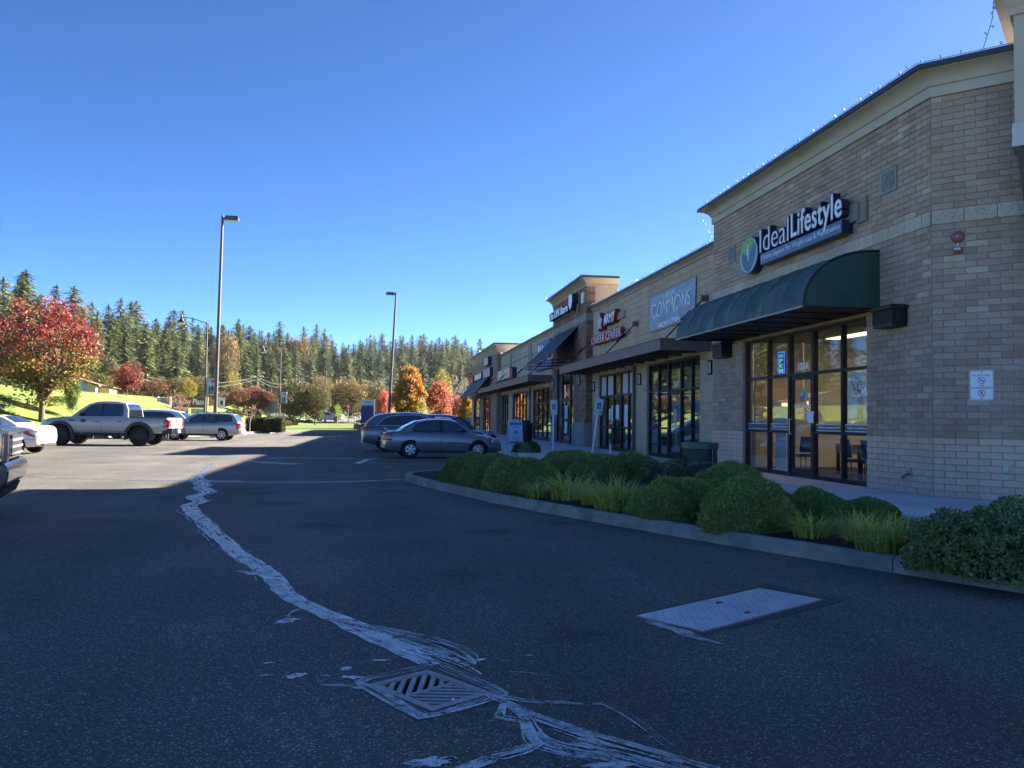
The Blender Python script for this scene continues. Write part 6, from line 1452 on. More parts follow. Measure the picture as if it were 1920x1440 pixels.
c.put('roof_rails',q,M_trim); c.wrap('tail_light',.02,.2,.70,.98,M_tail,end=0,yin=.55); c.patch('tail_light_lens',.03,.16,.72,.80,.012,M_tailc); c.wrap('headlight',L-.45,L-.12,.68,.82,M_head); c.endbox('licence_plate',-.015,.0,-.25,.25,.78,.90,M_plate); c.endbox('rear_bumper',-.04,.06,-.70,.70,.42,.62,m_for); c.strip('sill',1.0,3.1,.32,.36,M_trim,.006)
# --- white roadster seen from behind
m_slk=paint('pearl_white',(.74,.72,.68),.0,.25,.02); L=4.10
slk=dict(L=L,W=1.79,ro=.80,wb=2.43,r=.315,arch=.36,rim=.68,spokes=7,belt=.92,
  plan=[(0,.62),(.05,.74),(.15,.84),(.35,.92),(.8,.985),(2,1.0),(3.2,.98),(3.8,.88),(L,.6)],
  zb=[(0,.40),(.15,.30),(.7,.22),(3.3,.18),(L,.26)],zs=[(0,.62),(.04,.80),(.14,.88),(.6,.92),(2,.90),(3,.83),(3.7,.70),(L,.5)],zt=[(0,.66),(.04,.90),(.14,.965),(.5,.985),(2,.93),(3,.88),(3.7,.74),(L,.52)],
  green=[(.70,.96),(1.0,1.13),(1.25,1.25),(1.55,1.29),(1.9,1.27),(2.2,1.12),(2.55,.92)],
  win=[[(1.3,1.0),(1.4,1.17),(1.6,1.21),(1.85,1.19),(2.1,1.05),(2.22,.97)]],rw=(.82,1.30),fw=(1.95,2.5),mirror=(2.15,.98),doors=[(1.35,2.45,.28,.86)])
hd=R(180-2); dx=L/2-.80
c=Car('roadster','pearl white roadster seen from behind with red almond tail lights','car',m_slk,slk,(-12.25+math.cos(hd)*dx,30.5+.9+math.sin(hd)*dx,-.2),hd,1.02)
for sg in (-1,1):
    q=MB(); n=18; pts=[]
    for i in range(n): a=2*math.pi*i/n; pts.append((.22+.30*math.cos(a)-.04*math.sin(a), .70+.095*math.sin(a)*(1-.25*math.cos(a))+.05*math.cos(a)))
    f=[(max(x,.015),sg*(c.side(max(x,.015),z)+.014),z) for x,z in pts]; q.poly(f); o=c.put('tail_light',q,M_tail,None,60); so=o.modifiers.new('thickness','SOLIDIFY'); so.thickness=.012; so.offset=0
    pass
c.endbox('licence_plate',-.02,-.0,-.26,.26,.66,.78,M_plate); c.endbox('rear_diffuser',-.01,.2,-.5,.5,.30,.36,M_trim); q=MB(); q.tube((-.03,.38,.30),(.2,.38,.30),.04); q.tube((-.03,-.38,.30),(.2,-.38,.30),.04); c.put('exhaust',q,M_chrome); c.wrap('headlight',L-.5,L-.15,.55,.68,M_head)
c.strip('bumper_crease',.03,.8,.50,.508,M_seam,.004)
# --- dark pickup nose at the left edge
m_gmc=paint('dark_bronze_metallic',(.040,.038,.042),.4); L=5.9
gmc=dict(L=L,W=2.03,ro=1.25,wb=3.65,r=.42,arch=.50,rim=.62,spokes=6,tw=.28,belt=1.24,
  plan=[(0,.93),(.1,.98),(.8,1.0),(5.2,1.0),(5.6,.985),(5.78,.96),(L,.93)],
  zb=[(0,.60),(.4,.52),(5,.48),(5.7,.50),(L,.66)],zs=[(0,1.1),(.05,1.24),(2,1.25),(4.2,1.24),(5.2,1.20),(5.65,1.15),(5.84,1.06),(L,.98)],zt=[(0,1.12),(.05,1.26),(2,1.27),(4.2,1.30),(5.2,1.28),(5.65,1.23),(5.84,1.12),(L,1.0)],
  green=[(1.9,1.25),(1.95,1.62),(2.1,1.86),(2.6,1.93),(3.2,1.92),(3.55,1.80),(3.9,1.55),(4.25,1.26)],
  win=[[(2.15,1.34),(2.2,1.74),(2.9,1.80),(2.92,1.33)],[(3.0,1.80),(3.35,1.77),(3.6,1.60),(3.9,1.33)]],rw=(1.9,2.08),fw=(3.5,4.2),mirror=(3.85,1.38),mirror_m=M_trim,cw0=.93,cw1=.76,doors=[(2.0,2.92,.62,1.20),(2.96,3.98,.62,1.20)])
hd=R(15)
c=Car('pickup_truck','dark bronze pickup with chrome grille whose nose enters at the left edge','pickup truck',m_gmc,gmc,(-4.99-2.95*math.cos(hd),12.25-2.95*math.sin(hd),-.2),hd,1.0)
m_lampin=mat('lamp_interior',(.20,.21,.23),.15,.4,coat=1.)
for sg in (-1,1):
    # stacked lamp block with a C shaped chrome surround
    c.endbox('headlight',L-.44,L+.035,min(sg*.62,sg*1.008),max(sg*.62,sg*1.008),.84,1.12,m_lampin)
    for (xa,za,zb) in ((.40,.87,.95),(.27,.87,.95),(.12,1.01,1.09),(.31,1.02,1.09)): c.endbox('reflector',L-xa,L-xa+.09,min(sg*.70,sg*1.013),max(sg*.70,sg*1.013),za,zb,M_chrome)
    c.endbox('headlight_bezel',L-.1,L+.085,sg*.57-.05,sg*.57+.05,.78,1.15,paint('bezel_grey',(.10,.095,.095),.6,.3)); c.endbox('headlight_bezel',L-.46,L+.05,min(sg*.6,sg*1.014),max(sg*.6,sg*1.014),1.12,1.15,M_chrome); c.endbox('headlight_bezel',L-.46,L+.05,min(sg*.6,sg*1.014),max(sg*.6,sg*1.014),.81,.84,M_chrome)
    c.endbox('headlight_divider',L-.44,L+.045,min(sg*.62,sg*1.012),max(sg*.62,sg*1.012),.975,.995,M_trim); c.endbox('headlight_divider',L-.22,L-.20,min(sg*.62,sg*1.012),max(sg*.62,sg*1.012),.85,1.12,M_trim)
    c.endbox('headlight_divider',L-.1,L+.045,min(sg*.76,sg*.78),max(sg*.76,sg*.78),.85,1.12,M_trim)
    c.endbox('marker_lamp',L-.455,L-.41,min(sg*.99,sg*1.018),max(sg*.99,sg*1.018),.93,1.05,M_amb); c.endbox('marker_lamp',L-.2,L+.045,min(sg*.955,sg*.985),max(sg*.955,sg*.985),.96,1.03,M_amb)
    c.endbox('fog_lamp',L+.03,L+.075,min(sg*.66,sg*.84),max(sg*.66,sg*.84),.53,.68,M_head); c.endbox('fog_bezel',L+.02,L+.06,min(sg*.60,sg*.90),max(sg*.60,sg*.90),.49,.72,M_trim)
q=MB(); q.prism([(L-.06,.80),(L+.09,.82),(L+.11,1.0),(L+.06,1.17),(L-.06,1.17)],-.52,.52,axis=1); c.put('grille_surround',q,paint('dark_grille_chrome',(.22,.21,.21),.8,.2))
for z in (.87,.96,1.05): c.endbox('grille_bar',L+.08,L+.125,-.50,.50,z,z+.03,M_steel)
c.endbox('grille',L+.06,L+.115,-.48,.48,.85,1.13,M_trim)
q=MB(); q.prism([(L-.25,.50),(L+.05,.45),(L+.13,.52),(L+.15,.70),(L+.09,.79),(L-.25,.80)],-.97,.97,axis=1); o=c.put('bumper',q,paint('bumper_brown_chrome',(.085,.072,.068),.6,.22)); bv=o.modifiers.new('soft','BEVEL'); bv.width=.03; bv.segments=2
q=MB(); q.prism([(L-.3,.34),(L+.02,.32),(L+.07,.45),(L-.3,.5)],-.88,.88,axis=1); c.put('air_dam',q,M_trim)
# --- pale SUV behind the pickup, distant silver estate on the street
m_ws=paint('white_silver',(.55,.57,.60),.15,.3)
s2=dict(suv); s2['glass_m']=M_carpane
c=Car('parked_car','pale silver SUV half hidden behind the grey pickup','car',m_ws,suv,(-13.6,52.2,-.2),R(180-3),.98); c.wrap('tail_light',.02,.40,.92,1.06,M_tail,end=0,yin=.45)
c=Car('passing_car','distant silver estate car driving along the street beyond the lawn','car',m_ws,fo,(-8.9,140.4,height(-8.9,140.4)+.17),R(4),1.05); c.wrap('tail_light',.02,.2,.70,.98,M_tail,end=0,yin=.55); c.wrap('headlight',L-1.9+.0,L-1.6,.68,.82,M_head)
for x,y,p_,lb in ((11.5-1.0,99,m_nb,'dark car parked beyond the far end of the shops'),(3.5,104,m_jet,'grey car parked in the distance beside the coral tree'),(7.2,105,m_ws,'pale car parked in the distance between the coral trees')):
    c=Car('parked_car',lb,'car',p_,sed,(x,y,height(x,y)),R(84),1.0)
# ------------------------------------------------------------------ trees
def unit(v): return v/np.maximum(1e-9,np.linalg.norm(v,axis=1,keepdims=True))
def leaf_quads(c, d, s, ln, wd):
    """rhombus leaves: centre, direction, side, length, width"""
    ln=ln[:,None]; wd=wd[:,None]; return np.stack([c-d*ln*.5, c+s*wd*.5, c+d*ln*.5, c-s*wd*.5],1)
M_bark=mat('grey_brown_bark',(.11,.085,.065),.9,var=.3,vs=6,bump=.6,bs=20,stretch=(1,1,.25)); M_conbark=mat('conifer_bark',(.075,.058,.048),.95,var=.3,vs=3,stretch=(1,1,.2))
M_con=leaf_mat('conifer_needles',.22,.28,.012,.7); M_aut=leaf_mat('autumn_leaves',.12,.35,.01)
def conifer(H, Rm, base, seed, thin=1.):
    r=np.random.default_rng(seed); n=int(46*thin); zs=base+(1-base)*np.linspace(0,1,n)**.92; V=[]; Cc=[]
    for z in zs:
        t=(z-base)/(1-base); rad=Rm*(1-t)**.47*(.6+.4*min(1,t*5+.3))*r.uniform(.62,1.15)*(1+.12*math.sin(t*17+seed))+.12
        nb=max(4,int(9*thin*(1-.45*t))); a0=r.random()*6.28
        for b in range(nb):
            if r.random()<.08: continue
            a=a0+6.283*b/nb+r.uniform(-.3,.3); L_=rad*r.uniform(.6,1.15); dirv=np.array([math.cos(a),math.sin(a),0]); up=r.uniform(.02,.25)
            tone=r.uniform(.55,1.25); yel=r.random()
            m=5
            for k in range(m):
                tt=(k+.6)/m; p=dirv*L_*tt; pz=z*H+up*L_*tt*.5-.35*L_*tt*tt+r.uniform(-.1,.1)
                fl=(.30+.16*(1-tt))*L_+.30; fw=fl*r.uniform(.42,.62)
                yaw=a+r.uniform(-.75,.75); pit=-.25-.25*tt+r.uniform(-.3,.2)
                d=np.array([math.cos(yaw)*math.cos(pit),math.sin(yaw)*math.cos(pit),math.sin(pit)]); sd=np.array([-math.sin(yaw),math.cos(yaw),r.uniform(-.5,.5)]); sd/=np.linalg.norm(sd)
                c_=np.array([p[0],p[1],pz])
                V.append([c_-d*fl*.45, c_+sd*fw*.5-d*fl*.05, c_+d*fl*.55, c_-sd*fw*.5-d*fl*.05])
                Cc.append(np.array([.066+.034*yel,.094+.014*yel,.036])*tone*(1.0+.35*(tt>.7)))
    # leader
    for k in range(6):
        a=k; d=np.array([math.cos(a)*.3,math.sin(a)*.3,.8]); c_=np.array([0,0,H*.975]); sd=np.array([-math.sin(a),math.cos(a),0]); V.append([c_-d*.7,c_+sd*.16,c_+d*.8,c_-sd*.16]); Cc.append(np.array([.05,.075,.03]))
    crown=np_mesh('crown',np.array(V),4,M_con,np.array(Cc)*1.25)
    mb=MB(); mb.tube((0,0,-1.5),(0,0,H*.45),.36*H/26,.22*H/26,8); mb.tube((0,0,H*.45),(0,0,H*.97),.22*H/26,.04,6); trunk=mb.mesh('trunk',M_conbark,50)
    return trunk,crown
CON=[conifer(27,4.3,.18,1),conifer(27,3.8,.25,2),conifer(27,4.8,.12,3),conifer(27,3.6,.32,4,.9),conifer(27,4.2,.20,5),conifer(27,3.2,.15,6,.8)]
def blobby(H, cz, rx, rz, nclump, per, leafs, seed, pal, trunk_h, tr, top_pal=None, shape=.0, limbs=7, spread=.28, M=None, low=.15):
    """broadleaf crown: leaf clumps gathered on limbs in an uneven ovoid"""
    r=np.random.default_rng(seed); mb=MB(); cen=[]
    for i in range(nclump):
        while True:
            p=r.uniform(-1,1,3); q=np.linalg.norm(p)
            if q<1 and q>.25: break
        p=p/q*(q**.45)
        lump=1+.16*math.sin(3*math.atan2(p[1],p[0])+seed)+.12*math.sin(5*p[2]*2+seed*2+2*p[0])
        zz=p[2]; k=1-shape*max(0,zz)-low*max(0,-zz)
        cen.append((p[0]*rx*lump*k,p[1]*rx*lump*k,cz+zz*rz*lump))
    cen=np.array(cen)
    V=[];C_=[]
    for i,c_ in enumerate(cen):
        n=int(per*r.uniform(.5,1.4)); sp=spread*rx*r.uniform(.7,1.3)
        o=r.normal(0,1,(n,3))*np.array([sp,sp,sp*.8])*.6; pts=c_+o
        d=unit(r.normal(0,1,(n,3))+np.array([0,0,-.3])); s=unit(np.cross(d,r.normal(0,1,(n,3)))); ln=leafs*r.uniform(.7,1.4,n)
        V.append(leaf_quads(pts,d,s,ln,ln*.72)); t=np.clip((pts[:,2]-(cz-rz))/(2*rz)+r.normal(0,.10,n)+.12*math.sin(i*1.7),0,1)[:,None]
        col=np.array(pal[r.integers(len(pal))])[None,:]
        if top_pal is not None:
            tp=np.array(top_pal[r.integers(len(top_pal))])[None,:]; w=np.clip((t-.30)/.28,0,1); col=col*(1-w)+tp*w
        C_.append(np.repeat(col,n,0)*r.uniform(.65,1.35,(n,1)) if col.shape[0]==1 else col*r.uniform(.65,1.35,(n,1)))
    crown=np_mesh('crown',np.concatenate(V),4,M or M_aut,np.concatenate(C_))
    mb.tube((0,0,-.4),(0,0,trunk_h),tr*1.2,tr,9)
    rs=random.Random(seed)
    for k in range(limbs):
        c_=cen[rs.randrange(len(cen))]; st=Vector((0,0,trunk_h*rs.uniform(.75,1.0))); e=Vector(c_); mid=st.lerp(e,.5)+Vector((0,0,.12*H)); mb.tube(st,mid,tr*.6,tr*.32,6); mb.tube(mid,e,tr*.32,tr*.10,5)
        for _ in range(3):
            e2=Vector(cen[rs.randrange(len(cen))]); 
            if (e2-mid).length<rx*.9: mb.tube(mid,e2,tr*.2,tr*.05,4)
    mb.tube((0,0,trunk_h),(0,0,cz+rz*.55),tr*.85,tr*.15,7)
    return mb.mesh('trunk',M_bark,50),crown
def plant_tree(proto,name,label,cat,loc,s=1.,sx=None,rz=None,group=None):
    r=tag(empty(name,loc,random.random()*6.28 if rz is None else rz),label,cat,group); r.scale=(sx or s,sx or s,s); link('trunk',proto[0],r); link('crown',proto[1],r); return r
def az_of(px): return math.atan((px-960)/1575.)+R(8.717)
def horizon_y(px): return 786.4-(px-960)*-.01435*1.0 if False else 786.4+(px-960)*.01435
def K(px, dist): return dist*math.cos(az_of(px)-R(8.717))/1575.
def on_az(px, dist):
    a=az_of(px); return dist*math.sin(a), dist*math.cos(a)
# forest on the ridge: skyline height taken from the photograph as an elevation angle for every bearing
SKY=[(-700,490),(-300,500),(0,522),(40,516),(60,535),(100,538),(130,545),(165,560),(185,570),(220,572),(245,566),(290,590),(330,588),(365,598),(400,606),(440,608),(480,612),(520,606),(550,622),(590,614),(620,628),(650,636),(690,624),(720,632),(760,636),(800,632),(850,636),(900,642),(960,648),(1100,650)]
def ridge(px): return lerp_pts([(-900,170),(-300,185),(0,205),(150,235),(300,290),(450,340),(600,390),(750,440),(900,480),(1100,520)],px)
kinds=['tall dark conifer in the ridge forest behind the shops','mid green conifer in the ridge forest behind the street','conifer with bare lower trunk in the ridge forest']
nrow=0
for row in range(6):
    px=-260.0+row*9
    while px<1010:
        d=ridge(px)+[-14,0,14,30,48,70][row]+random.uniform(-7,7); x,y=on_az(px,d); h0=height(x,y)
        zt=1.226+(horizon_y(px)-lerp_pts(SKY,px))*K(px,d)
        cut=[random.uniform(3,12),random.uniform(1.5,10),random.uniform(0,8),random.uniform(-3,6),random.uniform(-3,6),random.uniform(-2.5,4)][row]
        Ht=max(11,zt-h0-cut); k=random.choice([0,1,2,4,5,3] if row>1 else [0,1,3,3,4,1]); 
        if px<-60 and row>2: px+=60; continue
        plant_tree(CON[k],'conifer_tree',kinds[2] if k==3 else kinds[(k+row)%2],'tree',(x,y,h0-.3),Ht/27,sx=Ht/27*random.uniform(1.15,1.75)*(1.0 if Ht>20 else 1.15),group=['conifers with bare trunks on the ridge','dark conifers of the ridge forest','green conifers of the ridge forest'][0 if k==3 else 1+(k+row)%2])
        px+= (4.9 if row<5 else 7)/d*1575*random.uniform(.85,1.35)*(1.35 if px<0 else 1)
# broadleaf prototypes (colours are the leaves' own autumn colours)
RUS=[(0.165,0.075,0.038),(0.195,0.068,0.038),(0.128,0.083,0.038),(0.105,0.090,0.038)]; RED=[(0.195,0.041,0.030),(0.225,0.056,0.038),(0.150,0.038,0.030)]; OLV=[(0.098,0.098,0.030),(0.120,0.105,0.034),(0.075,0.090,0.030)]; ORG=[(0.225,0.120,0.038),(0.180,0.112,0.038),(0.135,0.112,0.038)]; YEL=[(0.315,0.225,0.038),(0.255,0.210,0.045)]; GLD=[(.38,.22,.04),(.34,.20,.035),(.24,.19,.035)]; CORAL=[(.52,.15,.09),(.47,.17,.10),(.44,.115,.08)]; GRN=[(.13,.17,.03),(.16,.19,.035),(.09,.13,.03)]; BGE=[(.26,.22,.15),(.22,.20,.13)]
P_rus=blobby(6,3.6,2.6,2.3,92,74,0.23,21,RUS,1.3,.12); P_red=blobby(6,3.6,2.5,2.3,88,74,0.23,22,RED+RUS[:1],1.3,.12); P_olv=blobby(6,3.8,2.6,2.4,96,74,0.23,23,OLV,1.4,.13); P_org=blobby(7,4.2,2.9,2.7,100,74,0.24,24,OLV,1.5,.14,top_pal=ORG)
P_yel=blobby(7,4.2,2.4,3.0,92,68,0.23,25,YEL+GRN[:1],1.4,.14); P_gold=blobby(9,4.8,2.7,4.4,230,70,.30,26,[(.26,.20,.03),(.20,.19,.03),(.30,.21,.03)],1.0,.2,top_pal=[(.40,.22,.03),(.36,.20,.03),(.42,.25,.05)],shape=.40,limbs=12,spread=.20); P_coral=blobby(6,3.3,2.2,2.5,140,50,.26,27,CORAL,1.0,.12,shape=.25); P_bge=blobby(7,4.2,2.2,3.0,40,9,.3,28,BGE,1.6,.13,limbs=14); P_grn=blobby(6,3.6,2.5,2.4,92,74,0.23,29,GRN,1.2,.12)
def place(px, top, base, width, dist, proto, label, name='autumn_tree', group=None, ph=6., pw=5.2):
    x,y=on_az(px,dist); z=height(x,y); zt=1.226+(horizon_y(px)-top)*K(px,dist); H_=max(1.5,zt-z); s=H_/ph; sx=(width*K(px,dist))/pw
    return plant_tree(proto,name,label,'tree',(x,y,z),s,sx=sx,group=group)
# big red maple on the bank at the left, with green lower leaves
P_maple=blobby(8,5.0,3.5,3.1,250,46,.19,31,[(.12,.14,.024),(.16,.16,.027),(.19,.12,.027)],1.6,.17,top_pal=[(.185,.028,.03),(.21,.036,.033),(.15,.025,.027),(.23,.065,.032),(.25,.095,.038)],limbs=22,spread=.15,low=.5)
x,y=on_az(80,58); plant_tree(P_maple,'maple_tree','large red maple with green lower leaves on the grass bank','tree',(x,y,height(x,y)),.84,sx=.93,rz=1.0)
place(3,688,765,44,70,P_red,'orange red maple cut by the left edge of the view','maple_tree')
place(238,682,760,52,84,P_red,'red maple behind the big maple beside the cream gable','maple_tree')
place(137,702,772,26,60,P_grn,'small green tree with reddish top on the grass bank','young_tree')
MID=[(176,702,42,104,P_olv),(198,708,38,108,P_org),(226,716,30,112,P_rus),(247,712,34,106,P_rus),(286,714,46,100,P_rus),(305,722,34,112,P_red),(332,712,44,108,P_olv),(352,722,30,118,P_org),(370,712,38,104,P_org),(352,718,28,98,P_yel),(398,735,30,114,P_red),(430,738,34,118,P_rus),(447,730,40,110,P_rus),(466,728,44,122,P_red),(484,728,40,112,P_rus),(505,736,34,118,P_red),(538,728,30,128,P_rus),(552,718,56,112,P_olv),(592,726,46,112,P_olv),(575,730,30,140,P_rus),(655,720,54,134,P_org),(702,726,48,140,P_olv),(684,728,36,150,P_org),(628,735,26,150,P_rus),(160,712,34,118,P_olv),(265,718,34,116,P_org),(318,716,32,124,P_rus),(520,742,26,132,P_olv),(604,716,32,150,P_org)]
NAMES={id(P_olv):'olive green street tree in the row beyond the lawn',id(P_org):'olive street tree with orange top in the row beyond the lawn',id(P_rus):'russet street tree in the row beyond the lawn',id(P_red):'dull red street tree in the row beyond the lawn',id(P_yel):'yellow green street tree in the row beyond the lawn'}
ORD='first second third fourth fifth sixth seventh eighth ninth tenth eleventh twelfth'.split(); seen={}
for px_,top,w_,d_,pr in sorted(MID,key=lambda m:m[0]):
    k=seen.get(id(pr),0); seen[id(pr)]=k+1
    place(px_,top,0,w_,d_,pr,ORD[k]+' '+NAMES[id(pr)].split(' in the row')[0]+' from the left beyond the lawn','street_tree',group=NAMES[id(pr)].replace('tree in the','trees of the'))
place(765,694,778,61,92,P_gold,'large golden oval tree with green base beside the second lamp pole','golden_tree',ph=9.,pw=6.0)
place(822,722,778,46,98,P_coral,'bright coral red tree right of the golden tree','coral_tree',ph=5.8,pw=4.6); place(721,738,778,30,116,P_coral,'coral red tree left of the second lamp pole','coral_tree',ph=5.8,pw=4.6); place(862,748,778,34,108,P_coral,'small coral tree beside the end of the shops','coral_tree',ph=5.8,pw=4.6); place(874,746,780,34,104,P_gold,'small golden tree beside the end of the shops','golden_tree',ph=9.,pw=6.)
place(826,698,760,36,170,P_yel,'tall yellow birch behind the coral tree','birch_tree',ph=7.2,pw=4.8); place(850,702,760,30,190,P_bge,'bare pale alder behind the coral tree','alder_tree',ph=7.2,pw=4.4); place(868,706,760,32,195,P_bge,'bare pale alder beside the awning end','alder_tree',ph=7.2,pw=4.4); place(838,712,760,26,200,P_bge,'thin bare alder between yellow birch and alder','alder_tree',ph=7.2,pw=4.4); place(712,706,760,26,200,P_bge,'bare grey alder left of the golden tree','alder_tree',ph=7.2,pw=4.4)
place(617,718,768,26,175,P_yel,'yellow maple up the side street','maple_tree',ph=7.2,pw=4.8); place(438,700,752,26,190,P_yel,'yellow green maple at the foot of the forest','maple_tree',ph=7.2,pw=4.8); place(424,628,745,44,292,P_org,'tall orange brown maple among the conifers beside the lamp pole','maple_tree',ph=7.,pw=5.8); place(562,628,745,38,372,P_org,'tall tan maple crown among the conifers','maple_tree',ph=7.,pw=5.8); place(115,690,745,30,150,P_org,'orange tree behind the cream gable','maple_tree'); place(205,680,748,34,170,P_olv,'olive tree at the foot of the forest','street_tree')
# leafless sapling with a few leaves beside the pickup tail, another beyond the hedge
def sapling(px,dist,top,label,pal,seed,nl,w):
    r=random.Random(seed); x,y=on_az(px,dist); z=height(x,y) if y>edge_y(x) else -.2; H_=1.226+(horizon_y(px)-top)*K(px,dist)-z; root=tag(empty('sapling_tree',(x,y,z)),label,'tree'); mb=MB(); tips=[]
    def grow(p,d,l,rad,dep):
        e=p+d*l; mb.tube(p,e,rad,rad*.6,5); 
        if dep==0: tips.append(e); return
        for _ in range(3 if dep>1 else 4):
            nd=(d+Vector((r.uniform(-.55,.55),r.uniform(-.55,.55),r.uniform(.1,.5)))).normalized(); grow(p.lerp(e,r.uniform(.5,1)),nd,l*r.uniform(.55,.8),rad*.55,dep-1)
    grow(Vector((0,0,-.1)),Vector((.02,0,1)),H_*.42,.035,3)
    mb.build('trunk',mat('pale_bark_%d'%seed,(.30,.22,.16),.8),root,50)
    n=nl; rr=np.random.default_rng(seed); T=np.array([tuple(t) for t in tips]); c_=T[rr.integers(len(T),size=n)]+rr.normal(0,.10*w,(n,3)); c_[:,2]*=rr.uniform(.55,1.,n); d=unit(rr.normal(0,1,(n,3))); s=unit(np.cross(d,rr.normal(0,1,(n,3)))); ln=.09*rr.uniform(.7,1.4,n)
    link('crown',np_mesh('crown',leaf_quads(c_,d,s,ln,ln*.7),4,M_aut,np.array(pal)[rr.integers(len(pal),size=n)]*rr.uniform(.7,1.3,(n,1))),root)
sapling(331,62,716,'slender sapling with few orange leaves rising behind the grey pickup bed',[(.30,.10,.05),(.36,.20,.06),(.22,.07,.05)],3,420,1.); sapling(470,69,752,'thin bare sapling left of the clipped hedge',[(.25,.16,.10)],5,60,.8)
sapling(636,104,758,'young lime green sapling beside the side street',[(.35,.45,.06),(.25,.36,.05)],6,500,1.2)
# understorey at the foot of the forest
n=9000; pxs=rng.uniform(-260,1000,n); dd=np.array([ridge(p) for p in pxs])+rng.uniform(-28,40,n); pts=[]
for p,d in zip(pxs,dd): x,y=on_az(p,d); pts.append((x,y,height(x,y)+abs(rng.normal(0,1.7))))
c_=np.array(pts); d=unit(rng.normal(0,1,(n,3))); s=unit(np.cross(d,rng.normal(0,1,(n,3)))); ln=rng.uniform(.8,2.2,n); pal=np.array([(.06,.075,.03),(.09,.09,.035),(.05,.06,.03),(.12,.09,.04)])
tag(link('undergrowth',np_mesh('undergrowth',leaf_quads(c_,d,s,ln,ln*.7),4,M_aut,pal[rng.integers(4,size=n)]*rng.uniform(.6,1.3,(n,1)))),kind='stuff')
# low shrubs in front of the street trees and ornamental grass by the blue sign
def shrub_proto(name,n,pal,leafs,seed,flat=.75,core=(.02,.03,.01),M=None,jit=.10):
    r=np.random.default_rng(seed); v=unit(r.normal(0,1,(n,3))); v[:,2]=np.abs(v[:,2]); lump=1+.07*np.sin(v[:,0]*5+seed)+.06*np.sin(v[:,1]*6+2*seed)+.05*np.sin(v[:,2]*7+v[:,0]*4); p=v*(lump*(1-np.abs(r.normal(0,jit,n))))[:,None]*np.array([1,1,flat])
    d=unit(v+r.normal(0,.8,(n,3))); s=unit(np.cross(d,r.normal(0,1,(n,3)))); ln=leafs*r.uniform(.6,1.4,n); me=np_mesh(name,leaf_quads(p,d,s,ln,ln*.65),4,M or M_leaf,np.array(pal)[r.integers(len(pal),size=n)]*r.uniform(.6,1.4,(n,1)))
    return me
SH_r=shrub_proto('shrub_leaves',900,RUS+OLV,.16,3); SH_g=shrub_proto('shrub_leaves',900,[(.10,.13,.03),(.07,.10,.025)],.15,4); SH_o=shrub_proto('shrub_leaves',900,[(.30,.26,.16),(.24,.20,.12)],.22,5)
def shrub(px,base,w,h,dist,me,label,name='shrub',group=None):
    x,y=on_az(px,dist); r=link(name,me,None,Matrix.Translation((x,y,height(x,y)-.05))@Matrix.Diagonal((w*K(px,dist)/2,w*K(px,dist)/2,h*K(px,dist)/.75,1))); tag(r,label,'shrub',group)
random.seed(5)
for i in range(34):
    px=random.choice([random.uniform(150,330),random.uniform(380,545),random.uniform(545,720)]); me=random.choice([SH_r,SH_r,SH_g]); px=(px if not 560<px<670 else px+130); shrub(px,0,random.uniform(18,36),random.uniform(8,15),random.uniform(100,118) if px<545 else random.uniform(118,160),me,'russet shrub on the verge under the street trees' if me is SH_r else 'green shrub on the verge under the street trees',group='russet shrubs on the verge' if me is SH_r else 'green shrubs on the verge')
shrub(580,0,16,7,132,SH_r,'dark red shrub behind the passing silver car'); 
for i,(px,d,w) in enumerate([(955-268,88,22),(960-278,84,18),(700,90,24),(672,86,16)]): shrub(px,0,w,13,d,SH_o,'tan ornamental grass mound in front of the blue sign',name='ornamental_grass',group='tan ornamental grass by the blue sign')
for px,d,w,h in ((20,52,60,16),(60,49,44,14),(100,62,60,12),(5,64,50,16)): shrub(px,0,w,h,d,SH_g,'green shrub at the foot of the grass bank behind the white roadster',group='green shrubs at the foot of the bank')
# clipped hedge at the corner of the lawn
def hedge():
    x,y=on_az(500,71.5); root=tag(empty('hedge',(x,y,height(x,y)-.05),R(-6)),'clipped dark green block hedge at the corner of the far lawn','hedge'); n=5200; r=np.random.default_rng(9); lx,ly,lz=1.5,.6,1.25; f=r.integers(0,5,n); p=r.uniform(-1,1,(n,3)); p[:,2]=(p[:,2]+1)/2
    for k,(ax,sg) in enumerate(((0,-1),(0,1),(1,-1),(1,1))): p[f==k,ax]=sg
    p[f==4,2]=1; p=p*(1-np.abs(r.normal(0,.05,(n,1))))*np.array([lx,ly,lz]); p[:,2]+=.05*np.sin(p[:,0]*6); d=unit(r.normal(0,1,(n,3))); s=unit(np.cross(d,r.normal(0,1,(n,3)))); ln=.10*r.uniform(.6,1.4,n)
    link('foliage',np_mesh('foliage',leaf_quads(p,d,s,ln,ln*.7),4,M_leaf,np.array([(.05,.07,.02),(.035,.055,.018),(.09,.09,.03)])[r.integers(3,size=n)]),root)
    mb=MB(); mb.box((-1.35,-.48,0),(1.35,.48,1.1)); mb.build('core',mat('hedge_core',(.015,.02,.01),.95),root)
hedge()
